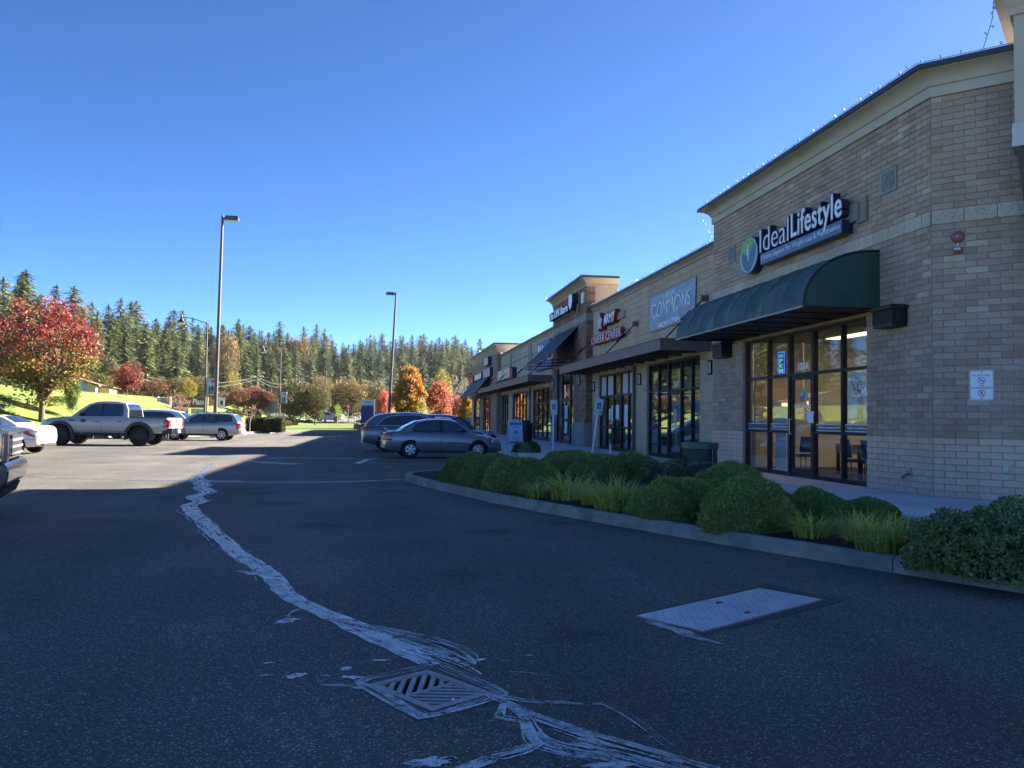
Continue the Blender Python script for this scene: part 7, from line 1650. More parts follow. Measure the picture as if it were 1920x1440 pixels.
# ------------------------------------------------------------------ planting bed
GRNP=[(.20,.265,.065),(.235,.295,.075),(.155,.22,.055),(.27,.32,.085)]
def clip_proto(seed,n=9000):
    """sheared evergreen dome: solid inner mass, fine upright shoots over it"""
    r=np.random.default_rng(seed); v=unit(r.normal(0,1,(n,3))); v[:,2]=np.abs(v[:,2])*1.0; 
    def rad(v): return 1+.09*np.sin(v[:,0]*3.1+seed)+.08*np.sin(v[:,1]*4+seed*1.7)+.05*np.sin(v[:,0]*7+v[:,2]*6)+.04*np.sin(v[:,1]*9-v[:,2]*7+seed)
    p=v*rad(v)[:,None]; p[:,2]=np.sign(p[:,2])*np.abs(p[:,2])**.85; p*=(1-np.abs(r.normal(0,.02,n)))[:,None]
    bare=(np.sin(v[:,0]*2.3+seed*3)+np.sin(v[:,1]*3.1+seed)>1.25)&(v[:,2]<.35)
    d=unit(v*.7+r.normal(0,.45,(n,3))+np.array([0,0,.35])); s=unit(np.cross(d,r.normal(0,1,(n,3)))); ln=.075*r.uniform(.5,1.6,n)*(1+.8*(r.random(n)<.05)); q=leaf_quads(p,d,s,ln,ln*.30)
    col=np.array(GRNP)[r.integers(4,size=n)]*r.uniform(.6,1.45,(n,1)); col[bare]*=np.array([.9,.6,.6]); keep=~bare|(r.random(n)<.45)
    shoots=np_mesh('shoots',q[keep],4,M_leaf,col[keep])
    mb=MB()
    def fn(u,w): 
        a=2*math.pi*u; e=math.pi/2*w; vv=np.array([[math.cos(a)*math.cos(e),math.sin(a)*math.cos(e),math.sin(e)]]); k=rad(vv)[0]*.965; z=vv[0,2]*k; return (vv[0,0]*k,vv[0,1]*k,z**.85 if z>0 else 0)
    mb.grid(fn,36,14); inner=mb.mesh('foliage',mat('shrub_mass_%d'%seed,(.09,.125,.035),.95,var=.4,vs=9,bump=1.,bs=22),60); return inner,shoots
CLIP=[clip_proto(1),clip_proto(2),clip_proto(3)]
def clipped(x,y,rx,ry,h,k,label,rz=0.):
    r=tag(empty('clipped_shrub',(x,y,-.09),rz),label,'shrub','clipped evergreen mounds in the planting bed'); r.scale=(rx,ry,h+.09); link('foliage',CLIP[k][0],r); link('shoots',CLIP[k][1],r)
for a in [(1.72,17.15,.62,.62,.46,0,'clipped evergreen mound at the tip of the bed nearest the parked cars',0),
 (2.05,16.2,.62,.7,.50,1,'clipped mound behind the kerb second from the bed tip',.4),(2.62,15.15,.72,.70,.56,2,'broad clipped mound left of the leftmost grass clump',.9),
 (5.2,23.0,1.0,.9,.36,1,'clipped mound at the back of the bed in front of the career center door',0),(4.6,20.6,.8,.8,.30,0,'low clipped mound in the middle of the bed behind the broad one',1.3),
 (4.85,18.1,.72,.75,.52,2,'tall clipped mound left of the dark leaved rhododendron',.3),(5.55,18.0,.75,.72,.46,0,'clipped mound with a bare twiggy patch beside the rhododendron',2.),(6.2,17.4,.5,.6,.38,1,'small clipped mound behind the rhododendron',.5),
 (3.72,11.0,.42,.55,.33,1,'low sprawling clipped mound above the clover',.2),(4.35,11.7,.55,.55,.44,2,'clipped mound behind the low sprawling one',1.),
 (6.25,14.6,.80,.75,.43,0,'rounded clipped mound in front of the entrance door',.7),(4.42,9.85,.62,.60,.51,1,'large clipped dome in the middle of the bed beside the kerb',2.2),
 (5.25,10.9,.50,.55,.36,2,'clipped mound right of the large dome',.1),(5.85,10.7,.5,.5,.30,0,'clipped mound behind the right grass clumps',1.8),(6.45,10.55,.45,.45,.22,1,'lowest clipped mound at the right beside the walk',1.1)]: clipped(*a)
r=tag(empty('clipped_shrub',(5.42,31.3,-.0)),'small round loose leaved shrub at the foot of the folding board','shrub'); r.scale=(.55,.55,.40); link('foliage',CLIP[2][0],r); link('shoots',shrub_proto('shoots',1800,[(.10,.16,.035),(.07,.12,.03)],.16,12,1.,jit=.05),r)
# right-hand broad shrub with small pale edged leaves
def pale_shrub():
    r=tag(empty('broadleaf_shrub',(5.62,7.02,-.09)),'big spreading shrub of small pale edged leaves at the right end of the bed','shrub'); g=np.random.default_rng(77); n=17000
    v=unit(g.normal(0,1,(n,3))); v[:,2]=np.abs(v[:,2]); lump=1+.10*np.sin(v[:,0]*6)+.09*np.sin(v[:,1]*7+1)+.06*np.sin(v[:,2]*9+v[:,1]*5)+.05*np.sin(v[:,0]*15+v[:,2]*11)
    dep=np.abs(g.normal(0,.10,n)); p=v*(lump*(1-dep))[:,None]*np.array([.78,.80,.56]); d=unit(v*.5+g.normal(0,.7,(n,3))); s=unit(np.cross(d,g.normal(0,1,(n,3))+v)); ln=.036*g.uniform(.6,1.4,n)
    base=np.array([(.20,.25,.085),(.245,.295,.11),(.15,.20,.07),(.34,.37,.16)])[g.choice(4,size=n,p=[.35,.3,.2,.15])]
    link('leaves',np_mesh('leaves',leaf_quads(p,d,s,ln,ln*.72),4,M_leaf,base*g.uniform(.7,1.3,(n,1))),r)
    m=600; v2=unit(g.normal(0,1,(m,3))); v2[:,2]=np.abs(v2[:,2]); mb=MB(); mb.grid(lambda u,w:(math.cos(6.283*u)*math.cos(1.5708*w)*.60,math.sin(6.283*u)*math.cos(1.5708*w)*.62,math.sin(1.5708*w)*.40),24,10); mb.build('inner_shade_mass',mat('shrub_shade',(.014,.02,.010),.95,var=.5,vs=14,bump=1,bs=30),r,60)  # solid dark dome, shade between the leaves put into its colour
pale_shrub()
# grassy clumps of arching blades
def blades(n,seed,h,spread):
    g=np.random.default_rng(seed); Q=[];C_=[]
    for i in range(n):
        a=g.random()*6.283; b0=np.array([math.cos(a),math.sin(a),0])*g.random()**.5*spread*.5; lean=g.uniform(.2,1.6); L_=h*g.uniform(.75,1.45); wd=g.uniform(.005,.009); aa=a+g.normal(0,.5); dr=np.array([math.cos(aa),math.sin(aa),0]); sd=np.array([-math.sin(aa),math.cos(aa),0]); col=np.array([(.58,.56,.11),(.44,.49,.095),(.66,.58,.17),(.31,.40,.08)][g.choice(4,p=[.4,.3,.12,.18])])*g.uniform(.7,1.25); K=4; prev=None
        for k in range(K+1):
            t=k/K; p=b0+dr*(lean*L_*t*t*.9)+np.array([0,0,L_*(t-.42*lean*t*t*t)]); w_=wd*(1-t)**.7+.0006
            if prev is not None: Q.append([prev[0]-sd*prev[1],prev[0]+sd*prev[1],p+sd*w_,p-sd*w_]); C_.append(col*(.75+.4*t))
            prev=(p,w_)
    return np_mesh('blades',np.array(Q),4,M_leaf,np.array(C_))
GC=[blades(260,1,.42,.5),blades(230,2,.36,.45),blades(300,3,.46,.55)]
for x,y,s,k,lb in [(2.58,13.85,.72,1,'small arching grass clump, first from the bed tip'),(3.05,13.5,.98,0,'arching grass clump, second from the bed tip'),(3.42,12.0,.98,2,'largest grass clump leaning over the kerb in the middle of the bed'),(3.28,12.7,.8,1,'grass clump squeezed between the two larger middle clumps'),
  (4.88,9.05,.72,1,'grass clump right of the large clipped dome'),(5.33,8.75,.72,0,'narrow grass clump between the two right hand clumps'),(5.10,8.0,.78,2,'grass clump beside the spreading pale shrub'),(5.42,7.95,.75,0,'grass clump behind the one beside the pale shrub')]:
    r=tag(empty('grass_clump',(x,y,-.07),random.random()*6),lb,'ornamental grass','arching grass clumps in the bed'); r.scale=(s*1.25,s*1.25,s*1.05); link('blades',GC[k],r)
# dark leaved rhododendrons
def rhodo(x,y,s,h,n,seed,label):
    r=tag(empty('rhododendron',(x,y,-.08)),label,'shrub'); g=np.random.default_rng(seed); mb=MB(); Q=[];C_=[]
    for i in range(n):
        a=g.random()*6.283; e=np.array([math.cos(a)*s*g.random()**.5,math.sin(a)*s*g.random()**.5,h*g.uniform(.45,1.)]); mb.tube((e[0]*.2,e[1]*.2,0),tuple(e),.008,.004,4)
        for k in range(8):
            b=6.283*k/8+g.random(); d=np.array([math.cos(b),math.sin(b),g.uniform(-.35,.25)]); d/=np.linalg.norm(d); sd=np.cross(d,[0,0,1]); sd/=np.linalg.norm(sd); sd=sd+np.array([0,0,g.uniform(-.4,.4)]); ln=.12*g.uniform(.7,1.3); c_=e+d*ln*.5; w_=ln*.30
            Q.append([c_-d*ln*.5,c_+sd*w_*.5,c_+d*ln*.5,c_-sd*w_*.5]); C_.append(np.array([.075,.115,.055])*g.uniform(.6,1.5))
    link('leaves',np_mesh('leaves',np.array(Q),4,mat_rh,np.array(C_)),r); mb.build('stems',M_bark,r)
mat_rh=leaf_mat('glossy_dark_leaf',.1,.12,.01,.3)
rhodo(5.6,15.9,.55,.55,70,1,'dark glossy rhododendron left of the green litter bin'); rhodo(6.1,20.0,.35,.35,26,2,'small rhododendron at the back of the bed'); rhodo(3.1,27.6-3.9,.45,.28,34,3,'low leafy shrub in front of the grey saloon front wheel'); rhodo(4.3,23.4,.5,.25,34,4,'low leafy shrub between the saloon and the back clipped mound')
rhodo(4.75,13.1,.34,.26,26,5,'low dark leaved plant between the grass clumps and the domes')
# clover patches along the kerb
def clover(x,y,s,h,n,seed,label):
    r=tag(empty('clover_patch',(x,y,-.075)),label,'ground cover plant','clover patches along the kerb'); g=np.random.default_rng(seed); Q=[];C_=[]; mb=MB()
    for i in range(n):
        p=np.array([g.normal(0,s*.45),g.normal(0,s*.45),h*g.uniform(.3,1.)]); mb.tube((p[0],p[1],0),tuple(p),.0025,.002,3); col=np.array([(.24,.34,.08),(.18,.28,.07),(.42,.38,.08)][g.choice(3,p=[.5,.42,.08])])*g.uniform(.8,1.2); a0=g.random()*6
        for k in range(3):
            a=a0+k*2.09; d=np.array([math.cos(a),math.sin(a),g.uniform(-.1,.25)]); sd=np.array([-math.sin(a),math.cos(a),0]); ln=.03; c_=p+d*ln*.5; Q.append([c_-d*ln*.5,c_+sd*ln*.45,c_+d*ln*.5,c_-sd*ln*.45]); C_.append(col)
    link('leaves',np_mesh('leaves',np.array(Q),4,M_leaf,np.array(C_)),r); mb.build('stems',mat('green_stem_%d'%seed,(.08,.12,.04),.8),r)
clover(3.46,10.95,.14,.16,60,1,'clover patch below the large middle grass clump'); clover(3.80,10.30,.09,.09,24,2,'smallest clover patch on the kerb edge'); clover(4.0,9.62,.15,.20,80,3,'clover patch at the left foot of the large clipped dome'); clover(4.18,9.28,.08,.07,18,4,'yellowing clover sprigs right of the dome clover patch')

# ------------------------------------------------------------------ street furniture
m_gb=mat('green_coated_steel',(.015,.075,.07),.35,var=.15,vs=6)
def litter_bin(x,y,s,z,label,lattice=True):
    r=tag(empty('litter_bin',(x,y,z)),label,'litter bin'); r.scale=(s,s,s); Rr,H_=.36,.84
    mb=MB(); n=44
    for sg in (-1,1):
        for i in range(n):
            a0=6.283*i/n; st=14
            for k in range(st):
                z0_,z1_=.05+(H_-.14)*k/st,.05+(H_-.14)*(k+1)/st
                f=lambda q:a0+sg*q*6.283/n*.5
                za=f(1 if k%2==0 else 0)-a0; zb_=f(0 if k%2==0 else 1)-a0
                p=(Rr*math.cos(a0+za),Rr*math.sin(a0+za),z0_); q=(Rr*math.cos(a0+zb_),Rr*math.sin(a0+zb_),z1_); t=Vector((-math.sin(a0),math.cos(a0),0))*.005; nn=Vector((math.cos(a0),math.sin(a0),0))*.004
                P,Q_=Vector(p),Vector(q); b=len(mb.v); mb.v+= [tuple(P-t-nn),tuple(P+t-nn),tuple(P+t+nn),tuple(P-t+nn),tuple(Q_-t-nn),tuple(Q_+t-nn),tuple(Q_+t+nn),tuple(Q_-t+nn)]
                mb.f+=[[b,b+1,b+5,b+4],[b+1,b+2,b+6,b+5],[b+2,b+3,b+7,b+6],[b+3,b,b+4,b+7]]; mb.m+=[0]*4
    mb.build('mesh_panel',m_gb,r,fix=False)
    l=MB(); l.lathe([(0,.06),(Rr-.03,.06),(Rr-.03,H_-.08),(Rr-.045,H_-.08),(Rr-.045,.07),(0,.07)],(0,0,0),28); l.build('liner',mat('dark_liner',(.008,.012,.014),.6),r,40)
    t=MB(); t.lathe([(Rr-.13,H_-.02),(Rr-.12,H_+.02),(Rr+.02,H_+.012),(Rr+.035,H_),(Rr+.035,H_-.11),(Rr+.02,H_-.115),(Rr+.015,H_-.02)],(0,0,0),40,closed=True); t.build('lid',m_gb,r,40)
    for zz in (.03,.42): t=MB(); t.lathe([(Rr-.01,zz),(Rr+.012,zz),(Rr+.012,zz+.04),(Rr-.01,zz+.04)],(0,0,0),36,closed=True); t.build('band',m_gb,r,40)
    for a in (0.5,2.6,4.7): t=MB(); t.tube((Rr*.9*math.cos(a),Rr*.9*math.sin(a),0),(Rr*.9*math.cos(a),Rr*.9*math.sin(a),.06),.02); t.build('foot',m_gb,r)
    c=MB(); pts=[(Rr*1.02*math.cos(-1.15)+.004*math.sin(i*2),Rr*1.02*math.sin(-1.15)+.004*math.cos(i*2),H_-.11-.022*i) for i in range(22)]; c.path(pts,.006,4); c.build('chain',M_steel,r)
litter_bin(6.78,17.35,1.02,-.08,'round green expanded metal litter bin in the bed beside the entrance')
r=tag(empty('planter_bin',(7.35,43.2,0)),'dark green upright bin on the far walk left of the folding board','litter bin'); b=MB(); b.lathe([(0,0),(.36,0),(.38,.05),(.40,.95),(.43,.97),(.43,1.03),(.30,1.08),(0,1.08)],(0,0,0),8); b.build('body',mat('dark_green_bin',(.008,.03,.028),.5),r,20); b=MB(); b.lathe([(.22,1.08),(.26,1.085),(.26,1.16),(.1,1.22),(0,1.22)],(0,0,0),12); b.build('hood',M_black,r,40)
# folding board
def aboard():
    r=tag(empty('folding_board',(6.35,40.3,0),R(8)),'white folding pavement board with blue header and drawing','pavement sign'); m_w=mat('white_board',(.62,.66,.76),.4); m_h=mat('blue_print',(.03,.16,.48),.4)
    T1=Matrix.Translation((0,-.30,0))@Matrix.Rotation(R(-12),4,'X')
    def f(nm,mb,m,T): mb.xf(T); return mb.build(nm,m,r)
    for k,T in ((0,T1),(1,Matrix.Translation((0,.30,0))@Matrix.Rotation(R(12),4,'X'))):
        b=MB(); w,h=.34,1.25
        b.box((-w,-.015,.06),(w,.015,h-.1)); b.box((-w,-.015,0),(-w+.1,.015,.06)); b.box((w-.1,-.015,0),(w,.015,.06)); b.box((-w,-.015,h-.1),(-w+.08,.015,h)); b.box((w-.08,-.015,h-.1),(w,.015,h)); b.box((-.10,-.015,h-.1),(-.06,.015,h)); b.box((.06,-.015,h-.1),(.10,.015,h)); b.box((-.06,-.015,h-.03),(.06,.015,h)); f('panel',b,m_w,T)
    b=MB(); b.box((-.30,-.019,.98),(.30,-.0155,1.10)); f('header',b,m_h,T1); b=MB(); b.box((-.31,-.019,.08),(.31,-.0155,.17)); f('footer',b,m_h,T1)
    b=MB(); b.prism([(x,z) for x,z in ellipse(0,.62,.13,.09,20)],-.019,-.0155,axis=1); f('drawing',b,mat('pale_blue_print',(.16,.34,.66),.4),T1)
    for z,w in ((.90,.22),(.83,.17),(.33,.20),(.25,.15)):
        b=MB(); b.box((-w,-.0185,z),(w,-.0155,z+.025)); f('text_line',b,mat('grey_print_%d'%int(z*100),(.18,.24,.40),.5),T1)
aboard()
# parking sign posts, one leaning
def post_sign(x,y,tilt,label,h=2.1):
    r=tag(empty('parking_sign',(x,y,-.02)),label,'sign post'); r.rotation_euler=(0,tilt,R(0)); b=MB(); b.tube((0,0,0),(0,0,h),.035,n=10); b.build('post',M_white,r,40)
    m_s=mat('sign_white',(.62,.66,.72),.4); b=MB(); b.box((-.15,-.045,h-.50),(.15,-.037,h-.02)); b.build('plate',m_s,r); b=MB(); b.box((-.075,-.049,h-.40),(.075,-.0455,h-.17)); b.build('blue_panel',mat('access_blue',(.02,.07,.36),.4),r)
    # wheelchair symbol
    q=MB()
    q.prism(ellipse(-.01,h-.205,.016,.016,10),-.0515,-.0492,axis=1); q.prism([(-.018,h-.23),(.002,h-.23),(.004,h-.29),(.03,h-.29),(.045,h-.35),(.03,h-.355),(.016,h-.31),(-.018,h-.31)],-.0515,-.0492,axis=1)
    for i in range(14):
        a,b_=2.4+i*.27,2.4+(i+1)*.27; q.prism([(-.005+.035*math.cos(a),h-.325+.035*math.sin(a)),(-.005+.045*math.cos(a),h-.325+.045*math.sin(a)),(-.005+.045*math.cos(b_),h-.325+.045*math.sin(b_)),(-.005+.035*math.cos(b_),h-.325+.035*math.sin(b_))],-.0515,-.0492,axis=1)
    q.build('symbol',M_white,r)
    b=MB(); b.box((-.15,-.049,h-.62),(.15,-.041,h-.53)); b.build('lower_plate',m_s,r)
post_sign(7.15,33.0+1.9,R(0),'upright white post with accessible parking sign in front of the brown tower'); post_sign(7.7,30.4,R(7.5),'leaning white post with accessible parking sign in front of the career center')
r=tag(empty('marker_post',(7.9,28.6,-.02)),'short white marker stake behind the clipped mounds','marker post'); b=MB(); b.tube((0,0,0),(0,0,.42),.03,n=8); b.build('stake',M_white,r)
# tall lot lamps
m_pole=mat('bronze_pole',(.075,.062,.055),.5,.2,var=.15,vs=4); m_pb=mat('galvanised_pole',(.16,.15,.14),.5,.3)
def lot_lamp(x,y,H_,tilt,arm,label,rp=.11):
    r=tag(empty('parking_lot_lamp',(x,y,-.2)),label,'lamp post','tall parking lot lamps'); r.rotation_euler=(0,tilt,0)
    b=MB(); b.tube((0,0,.6),(0,0,H_),rp,rp*.62,14); b.build('pole',m_pole,r,40); b=MB(); b.tube((0,0,0),(0,0,.75),.28,n=20); b.build('footing',m_conc,r,40); b=MB(); b.box((-.17,-.17,.75),(.17,.17,.79)); b.build('base_plate',m_pole,r)
    b=MB(); b.box((min(0,arm*.2),-.05,H_-.22),(max(0,arm*.2),.05,H_-.12)); b.build('arm',m_pole,r); b=MB(); x0,x1=sorted((arm*.15,arm*1.0)); b.prism([(x0,H_-.30),(x1,H_-.30),(x1,H_-.10),(x0+.04,H_-.02),(x1-.08,H_-.02)][:3]+[(x1-.06,H_-.02),(x0+.06,H_-.02)],-.24,.24,axis=1); hd=b.build('head',m_pole,r); b=MB(); b.box((x0+.06,-.2,H_-.315),(x1-.06,.2,H_-.301)); b.build('lens',mat('lamp_lens_%d'%int(y),(.5,.5,.48),.3),hd)
x,y=on_az(404.5,56.5); lot_lamp(x,y,14.2,R(.45),1.0,'nearer tall bronze lot lamp behind the silver green estate',.13)
x,y=on_az(729,84.); lot_lamp(x,y,13.9,R(2.2),-1.0,'further leaning lot lamp left of the golden tree',.15)
# gooseneck street lamps with banners
def street_lamp(px,dist,top,label,banner=True):
    x,y=on_az(px,dist); z=height(x,y); H_=1.226+(horizon_y(px)-top)*K(px,dist)-z; r=tag(empty('street_lamp',(x,y,z)),label,'street lamp','gooseneck street lamps along the street')
    b=MB(); b.tube((0,0,0),(0,0,H_),.11,.06,10); b.lathe([(.16,0),(.16,.5),(.11,.6)],(0,0,0),12); b.lathe([(0,H_+.25),(.03,H_+.1),(.07,H_),(.07,H_-.08)],(0,0,0),8); b.build('pole',m_pole,r,40)
    a=MB(); pts=[(0,0,H_-.05),(-.5,0,H_+.12),(-1.0,0,H_+.28),(-1.5,0,H_+.40),(-1.95,0,H_+.45)]; a.path(pts,.035,7); a.path([(0,0,H_-.6),(-.35,0,H_-.2),(-.5,0,H_+.1)],.02,5); a.build('arm',m_pole,r,40)
    h=MB(); h.lathe([(0,H_+.75),(.05,H_+.6),(.10,H_+.50),(.11,H_+.30),(.22,H_+.12),(.36,H_-.02),(.40,H_-.06),(.30,H_-.06)],(-2.05,0,0),14); hd=h.build('bell_shade',m_pole,r,40); g=MB(); g.lathe([(.30,H_-.06),(.24,H_-.16),(0,H_-.2)],(-2.05,0,0),12); g.build('globe',m_milk,hd,50)
    if banner:
        bb=MB(); z1=H_*.46; 
        for zz in (z1,z1-1.45): bb.tube((0,0,zz),(.95,0,zz),.02)
        bb.build('banner_arm',m_pole,r); q=MB(); q.grid(lambda u,v:(.10+.75*u,.02*math.sin(v*5),z1-1.4+1.35*v),4,6); o=q.build('banner',mat('pale_banner_%d'%int(px),(.38,.44,.62),.6,var=.1,vs=2),r,60); so=o.modifiers.new('thickness','SOLIDIFY'); so.thickness=.01
        for (x0,x1,z0,z1_,cc) in ((.40,.78,.98,1.22,(.45,.04,.06)),(.28,.42,.15,.72,(.03,.03,.06)),(.46,.66,.20,.80,(.04,.03,.05)),(.15,.85,.08,.18,(.03,.06,.18))): q=MB(); q.prism(ellipse((x0+x1)/2,z1-1.4+(z0+z1_)/2,(x1-x0)/2,(z1_-z0)/2,10),-.030,-.024,axis=1); q.build('banner_print',mat('banner_ink_%d_%d'%(int(px),int(x0*100)),cc,.6),r)
street_lamp(385,74,605,'nearest gooseneck street lamp with a banner left of the tall lot lamp'); street_lamp(525,104,660,'second gooseneck street lamp with a banner beyond the lawn'); street_lamp(611,140,694,'third gooseneck street lamp at the side street',True); street_lamp(657,175,712,'fourth gooseneck street lamp up the street',False)
# utility poles, wires
m_wood=mat('weathered_timber',(.17,.14,.115),.9,var=.2,vs=5,stretch=(1,1,.1)); tops=[]
def upole(px,dist,top,label,arms=1):
    x,y=on_az(px,dist); z=height(x,y); H_=1.226+(horizon_y(px)-top)*K(px,dist)-z; r=tag(empty('utility_pole',(x,y,z)),label,'utility pole','timber utility poles in front of the forest'); b=MB(); b.tube((0,0,0),(0,0,H_),.2,.13,8); b.build('pole',m_wood,r,40)
    for k in range(arms): b=MB(); b.box((-1.1,-.06,H_-.5-k*.9),(1.1,.06,H_-.36-k*.9)); b.build('crossarm',m_wood,r)
    b=MB(); [b.lathe([(0,.22),(.05,.2),(.06,.05),(.03,0)],(xx,0,H_-.36),6) for xx in (-1.,-.5,.5,1.)]; b.build('insulators',M_steel,r); tops.append((x,y,z+H_-.3))
for a in ((-60,120,690,'utility pole out at the left behind the big maple'),(262,135,700,'utility pole between the russet street trees'),(482,160,703,'utility pole right of the tall lot lamp'),(560,175,708,'slim utility pole above the olive tree'),(640,190,712,'utility pole up the side street'),(716,205,708,'utility pole behind the second lot lamp'),(1000,240,700,'utility pole hidden toward the shops')): upole(*a)
w=MB()
for (a,b) in zip(tops[:-1],tops[1:]):
    for off,sag in ((0.,1.2),(-.45,1.4),(-1.6,1.7)):
        pts=[(a[0]+(b[0]-a[0])*t/12,a[1]+(b[1]-a[1])*t/12,a[2]+(b[2]-a[2])*t/12+off-sag*4*(t/12)*(1-t/12)) for t in range(13)]; w.path(pts,.035,3)
tag(w.build('overhead_wires',mat('black_cable',(.05,.05,.05),.6)),'sagging overhead wires strung between the utility poles','overhead wires')
# traffic signs
def road_sign(px,dist,top,size,col,label,shape='rect',mk=None):
    x,y=on_az(px,dist); z=height(x,y); H_=1.226+(horizon_y(px)-top)*K(px,dist)-z; r=tag(empty('road_sign',(x,y,z)),label,'road sign'); b=MB(); b.tube((0,0,0),(0,0,H_),.04,n=8); b.build('post',M_steel,r,40); w_,h_=size; b=MB()
    if shape=='rect': b.box((-w_/2,-.06,H_-h_),(w_/2,-.045,H_))
    else: b.prism([(0,H_),(w_/2,H_-h_/2),(0,H_-h_),(-w_/2,H_-h_/2)],-.06,-.045,axis=1)
    b.build('plate',col,r)
    if mk: 
        b=MB(); b.box((-w_*.2,-.068,H_-h_*.7),(w_*.2,-.061,H_-h_*.3)); b.build('mark',mk,r)
m_sw=mat('road_sign_white',(.70,.70,.70),.4); m_sk=mat('road_sign_black',(.02,.02,.02),.5); m_sg=mat('road_sign_green',(.10,.22,.14),.4); m_sy=mat('road_sign_yellow',(.55,.62,.06),.4); m_sr=mat('road_sign_red',(.45,.05,.04),.4)
road_sign(416.5,80,745,(.55,1.0),m_sw,'white speed sign right of the tall lot lamp',mk=m_sk); road_sign(508,112,752,(1.6,1.5),mat('road_sign_grey_green',(.22,.28,.28),.4),'grey green direction sign behind the hedge'); road_sign(634,108,756,(.9,.9),m_sy,'lime yellow diamond sign beside the side street','diamond'); road_sign(654,128,757,(.8,.8),m_sr,'small red sign on the side street corner',mk=m_sw); road_sign(172,70,742,(.45,.6),m_sw,'small white sign at the end of the grass bank'); road_sign(295,92,744,(.7,.8),m_sw,'small white sign left of the monument sign',mk=m_sk)
# monument sign of the retail park
def facing(px): return -az_of(px)
def monument():
    x,y=on_az(357,82); z=height(x,y); r=tag(empty('monument_sign',(x,y,z),facing(357)*.6),'maroon monument sign lettered Kelsey Place above white tenant panels','monument sign'); k=K(357,82); m_m=mat('maroon_panel',(.16,.045,.07),.5); zt=1.226+(horizon_y(357)-745)*k-z; W_=29*k
    b=MB(); b.box((-W_,-.15,zt-.95),(W_,.15,zt)); b.build('header',m_m,r); text('lettering','Kelsey Place',.3,Matrix(((1,0,0,0),(0,0,-1,-.16),(0,1,0,0),(0,0,0,1))),M_letter,r,fit=(-W_*.92,W_*.93,zt-.82,zt-.12),ext=.008,off=.004)
    for x0,x1 in ((-W_,-.06),(.06,W_)):
        for i in range(3): b=MB(); b.box((x0+.05,-.12,zt-1.5-i*.55),(x1-.05,.12,zt-1.0-i*.55)); b.build('tenant_panel',mat('tenant_panel_%d%d'%(i,int(x0>0)),(.45,.48,.52),.5,var=.2,vs=3),r)
    for xx in (-W_-.12,W_-.0): b=MB(); b.box((xx,-.2,-.1),(xx+.14,.2,zt+.05)); b.build('post',M_stucco2,r)
monument()
def blue_white():
    x,y=on_az(308,86); z=height(x,y); k=K(308,86); zt=1.226+(horizon_y(308)-746)*k-z; r=tag(empty('tenant_sign',(x,y,z)),'pale blue shop sign board left of the sapling with a slanting stroke','sign board'); b=MB(); b.box((-12*k,-.1,zt-1.3),(12*k,.1,zt)); b.build('panel',mat('periwinkle_panel',(.22,.25,.42),.5),r); b=MB(); b.box((-12*k,-.12,-.1),(-12*k+.12,.12,zt+.1)); b.box((12*k-.12,-.12,-.1),(12*k,.12,zt+.1)); b.build('post',M_white,r); b=MB(); b.prism([(-.45,zt-.15),(-.3,zt-.15),(-.05,zt-1.1),(-.2,zt-1.1)],-.115,-.105,axis=1); b.prism([(-.2,zt-1.1),(-.05,zt-1.1),(.15,zt-.5),(.05,zt-.5)],-.115,-.105,axis=1); b.build('stroke',M_letter,r)
blue_white()
def clinic():
    x,y=on_az(690.5,96); z=height(x,y); k=K(690,96); zt=1.226+(horizon_y(690)-749)*k-z; w_=12.2*k; r=tag(empty('blue_sign',(x,y,z)),'blue and white monument sign beside the ornamental grass','monument sign'); b=MB(); b.box((-w_,-.2,-.1),(w_-.08,.2,zt-.62)); b.build('blue_panel',mat('royal_blue_panel',(.012,.02,.26),.4),r); b=MB(); b.box((-w_,-.2,zt-.62),(w_-.08,.2,zt)); b.build('white_panel',mat('sign_pale_panel',(.50,.54,.68),.4),r); b=MB(); b.box((w_-.08,-.22,-.1),(w_+.04,.22,zt+.02)); b.build('edge_post',M_white,r)
    b=MB(); b.box((-w_*.6,-.215,zt-.27),(w_*.75,-.203,zt-.19)); b.box((-w_*.5,-.215,zt-.43),(w_*.5,-.203,zt-.36)); b.prism([(-w_*.82,zt-.14),(-w_*.70,zt-.14),(-w_*.70,zt-.25),(-w_*.76,zt-.32),(-w_*.82,zt-.25)],-.215,-.203,axis=1); b.build('text_lines',mat('sign_navy_ink',(.04,.05,.2),.5),r); b=MB(); b.box((-w_*.85,-.215,zt-.74),(-w_*.0,-.203,zt-.69)); b.box((w_*.2,-.215,zt-.74),(w_*.75,-.203,zt-.69)); b.build('text_lines',mat('sign_pale_ink',(.3,.4,.7),.5),r)
clinic()
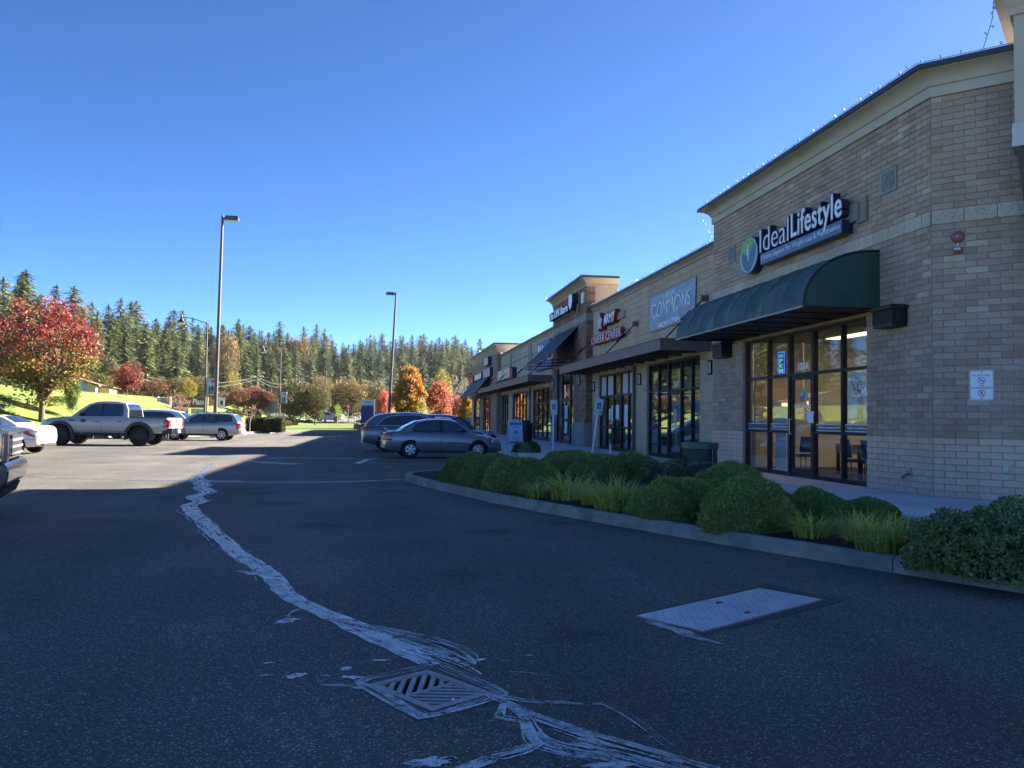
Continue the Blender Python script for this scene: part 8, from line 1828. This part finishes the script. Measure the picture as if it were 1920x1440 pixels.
# distant buildings
def gable():
    x,y=on_az(124,92); z=height(x,y); k=K(118,92); r=tag(empty('restaurant_building',(x,y,z-.2),R(8)),'cream gabled restaurant with a maroon sign behind the big maple','building'); h=1.226+(horizon_y(118)-703)*k-z; w_=2.6; m_c=mat('cream_wall',(.58,.47,.30),.85,var=.05); e=h*.62
    b=MB(); b.prism([(-w_,0),(w_,0),(w_,e),(0,h),(-w_,e)],0,7,axis=1); b.build('wall',m_c,r); b=MB()
    for sg in (-1,1): b.prism([(0,h+.02),(sg*(w_+.3),e-.15),(sg*(w_+.3),e+.02),(0,h+.2)],-.25,7.2,axis=1)
    b.build('roof',mat('shingle_brown',(.12,.09,.07),.9,var=.2,vs=4),r); b=MB(); b.box((w_,1.5,0),(3.6,6,e*.8)); b.build('wing',m_c,r)
    b=MB(); b.prism([(w_,e*.81),(4.0,e*.81),(4.0,e*.88),(w_,e*1.05)],1.3,6.2,axis=1); b.build('wing_roof',mat('shingle_tan',(.16,.12,.09),.9,var=.2,vs=4),r)
    for xx in (-1.7,.9): q=MB(); q.box((xx,-.04,.6),(xx+.8,.02,1.5)); q.build('window',M_carpane_l,r)
    s_=tag(empty('restaurant_sign',(x,y-.9,z),R(3)),'maroon roadside sign lettered in white script behind the small green tree','sign'); zt=1.226+(horizon_y(118)-727)*k-z; b=MB(); b.box((-.75,-.06,zt-.62),(.75,.06,zt)); b.build('panel',mat('maroon_sign',(.20,.03,.05),.5),s_); text('lettering','Carls',.3,Matrix(((1,0,0,0),(0,0,-1,-.07),(0,1,0,0),(0,0,0,1))),M_letter,s_,fit=(-.45,.60,zt-.52,zt-.12),ext=.006,shear=.35,off=.004)
    for xx in (-.6,.55): q=MB(); q.box((xx,-.05,-.2),(xx+.08,.05,zt-.62)); q.build('post',M_white,s_)
gable()
def far_block(px,dist,w,top,col,label,roofc=(.2,.2,.2),nw=4):
    x,y=on_az(px,dist); z=height(x,y); k=K(px,dist); h=1.226+(horizon_y(px)-top)*k-z; W_=w*k/2; r=tag(empty('distant_building',(x,y,z-.3)),label,'building'); b=MB(); b.box((-W_,0,0),(W_,10,h)); b.build('wall',col,r); b=MB(); b.box((-W_-.3,-.3,h),(W_+.3,10.3,h+.35)); b.build('roof',mat('roof_%d'%px,roofc,.8),r)
    for i in range(nw): xx=-W_+.8+(2*W_-1.6)*i/max(1,nw); q=MB(); q.box((xx,-.05,h*.3),(xx+W_*.28,.03,h*.7)); q.build('window',M_carpane_l,r)
far_block(858,150,60,743,mat('grey_render',(.36,.36,.36),.8),'long grey building behind the coral trees'); far_block(340,190,20,758,mat('pale_render',(.6,.58,.55),.8),'pale building glimpsed between the russet trees',nw=2); far_block(447,200,22,740,mat('blue_grey_siding',(.25,.30,.36),.8),'blue grey house at the foot of the forest',(.12,.12,.13),2); far_block(222,150,18,752,mat('pale_siding',(.6,.6,.58),.8),'pale building behind the street trees',nw=2)
far_block(-60,120,60,735,mat('beige_render',(.5,.42,.32),.8),'beige building left of the maples',nw=5)
# ------------------------------------------------------------------ air: thin haze round the whole scene
hz=MB(); hz.box((-720,-520,-1.7),(720,840,75)); mh=bpy.data.materials.new('haze'); mh.use_nodes=True; n_=mh.node_tree.nodes; n_.remove(n_['Principled BSDF']); pv=n_.new('ShaderNodeVolumePrincipled'); pv.inputs['Color'].default_value=(.80,.88,1,1); pv.inputs['Density'].default_value=.00006; pv.inputs['Anisotropy'].default_value=.3
mh.node_tree.links.new(pv.outputs[0],n_['Material Output'].inputs['Volume']); o=hz.build('haze',mh); o['kind']='stuff'; o.display_type='WIRE'
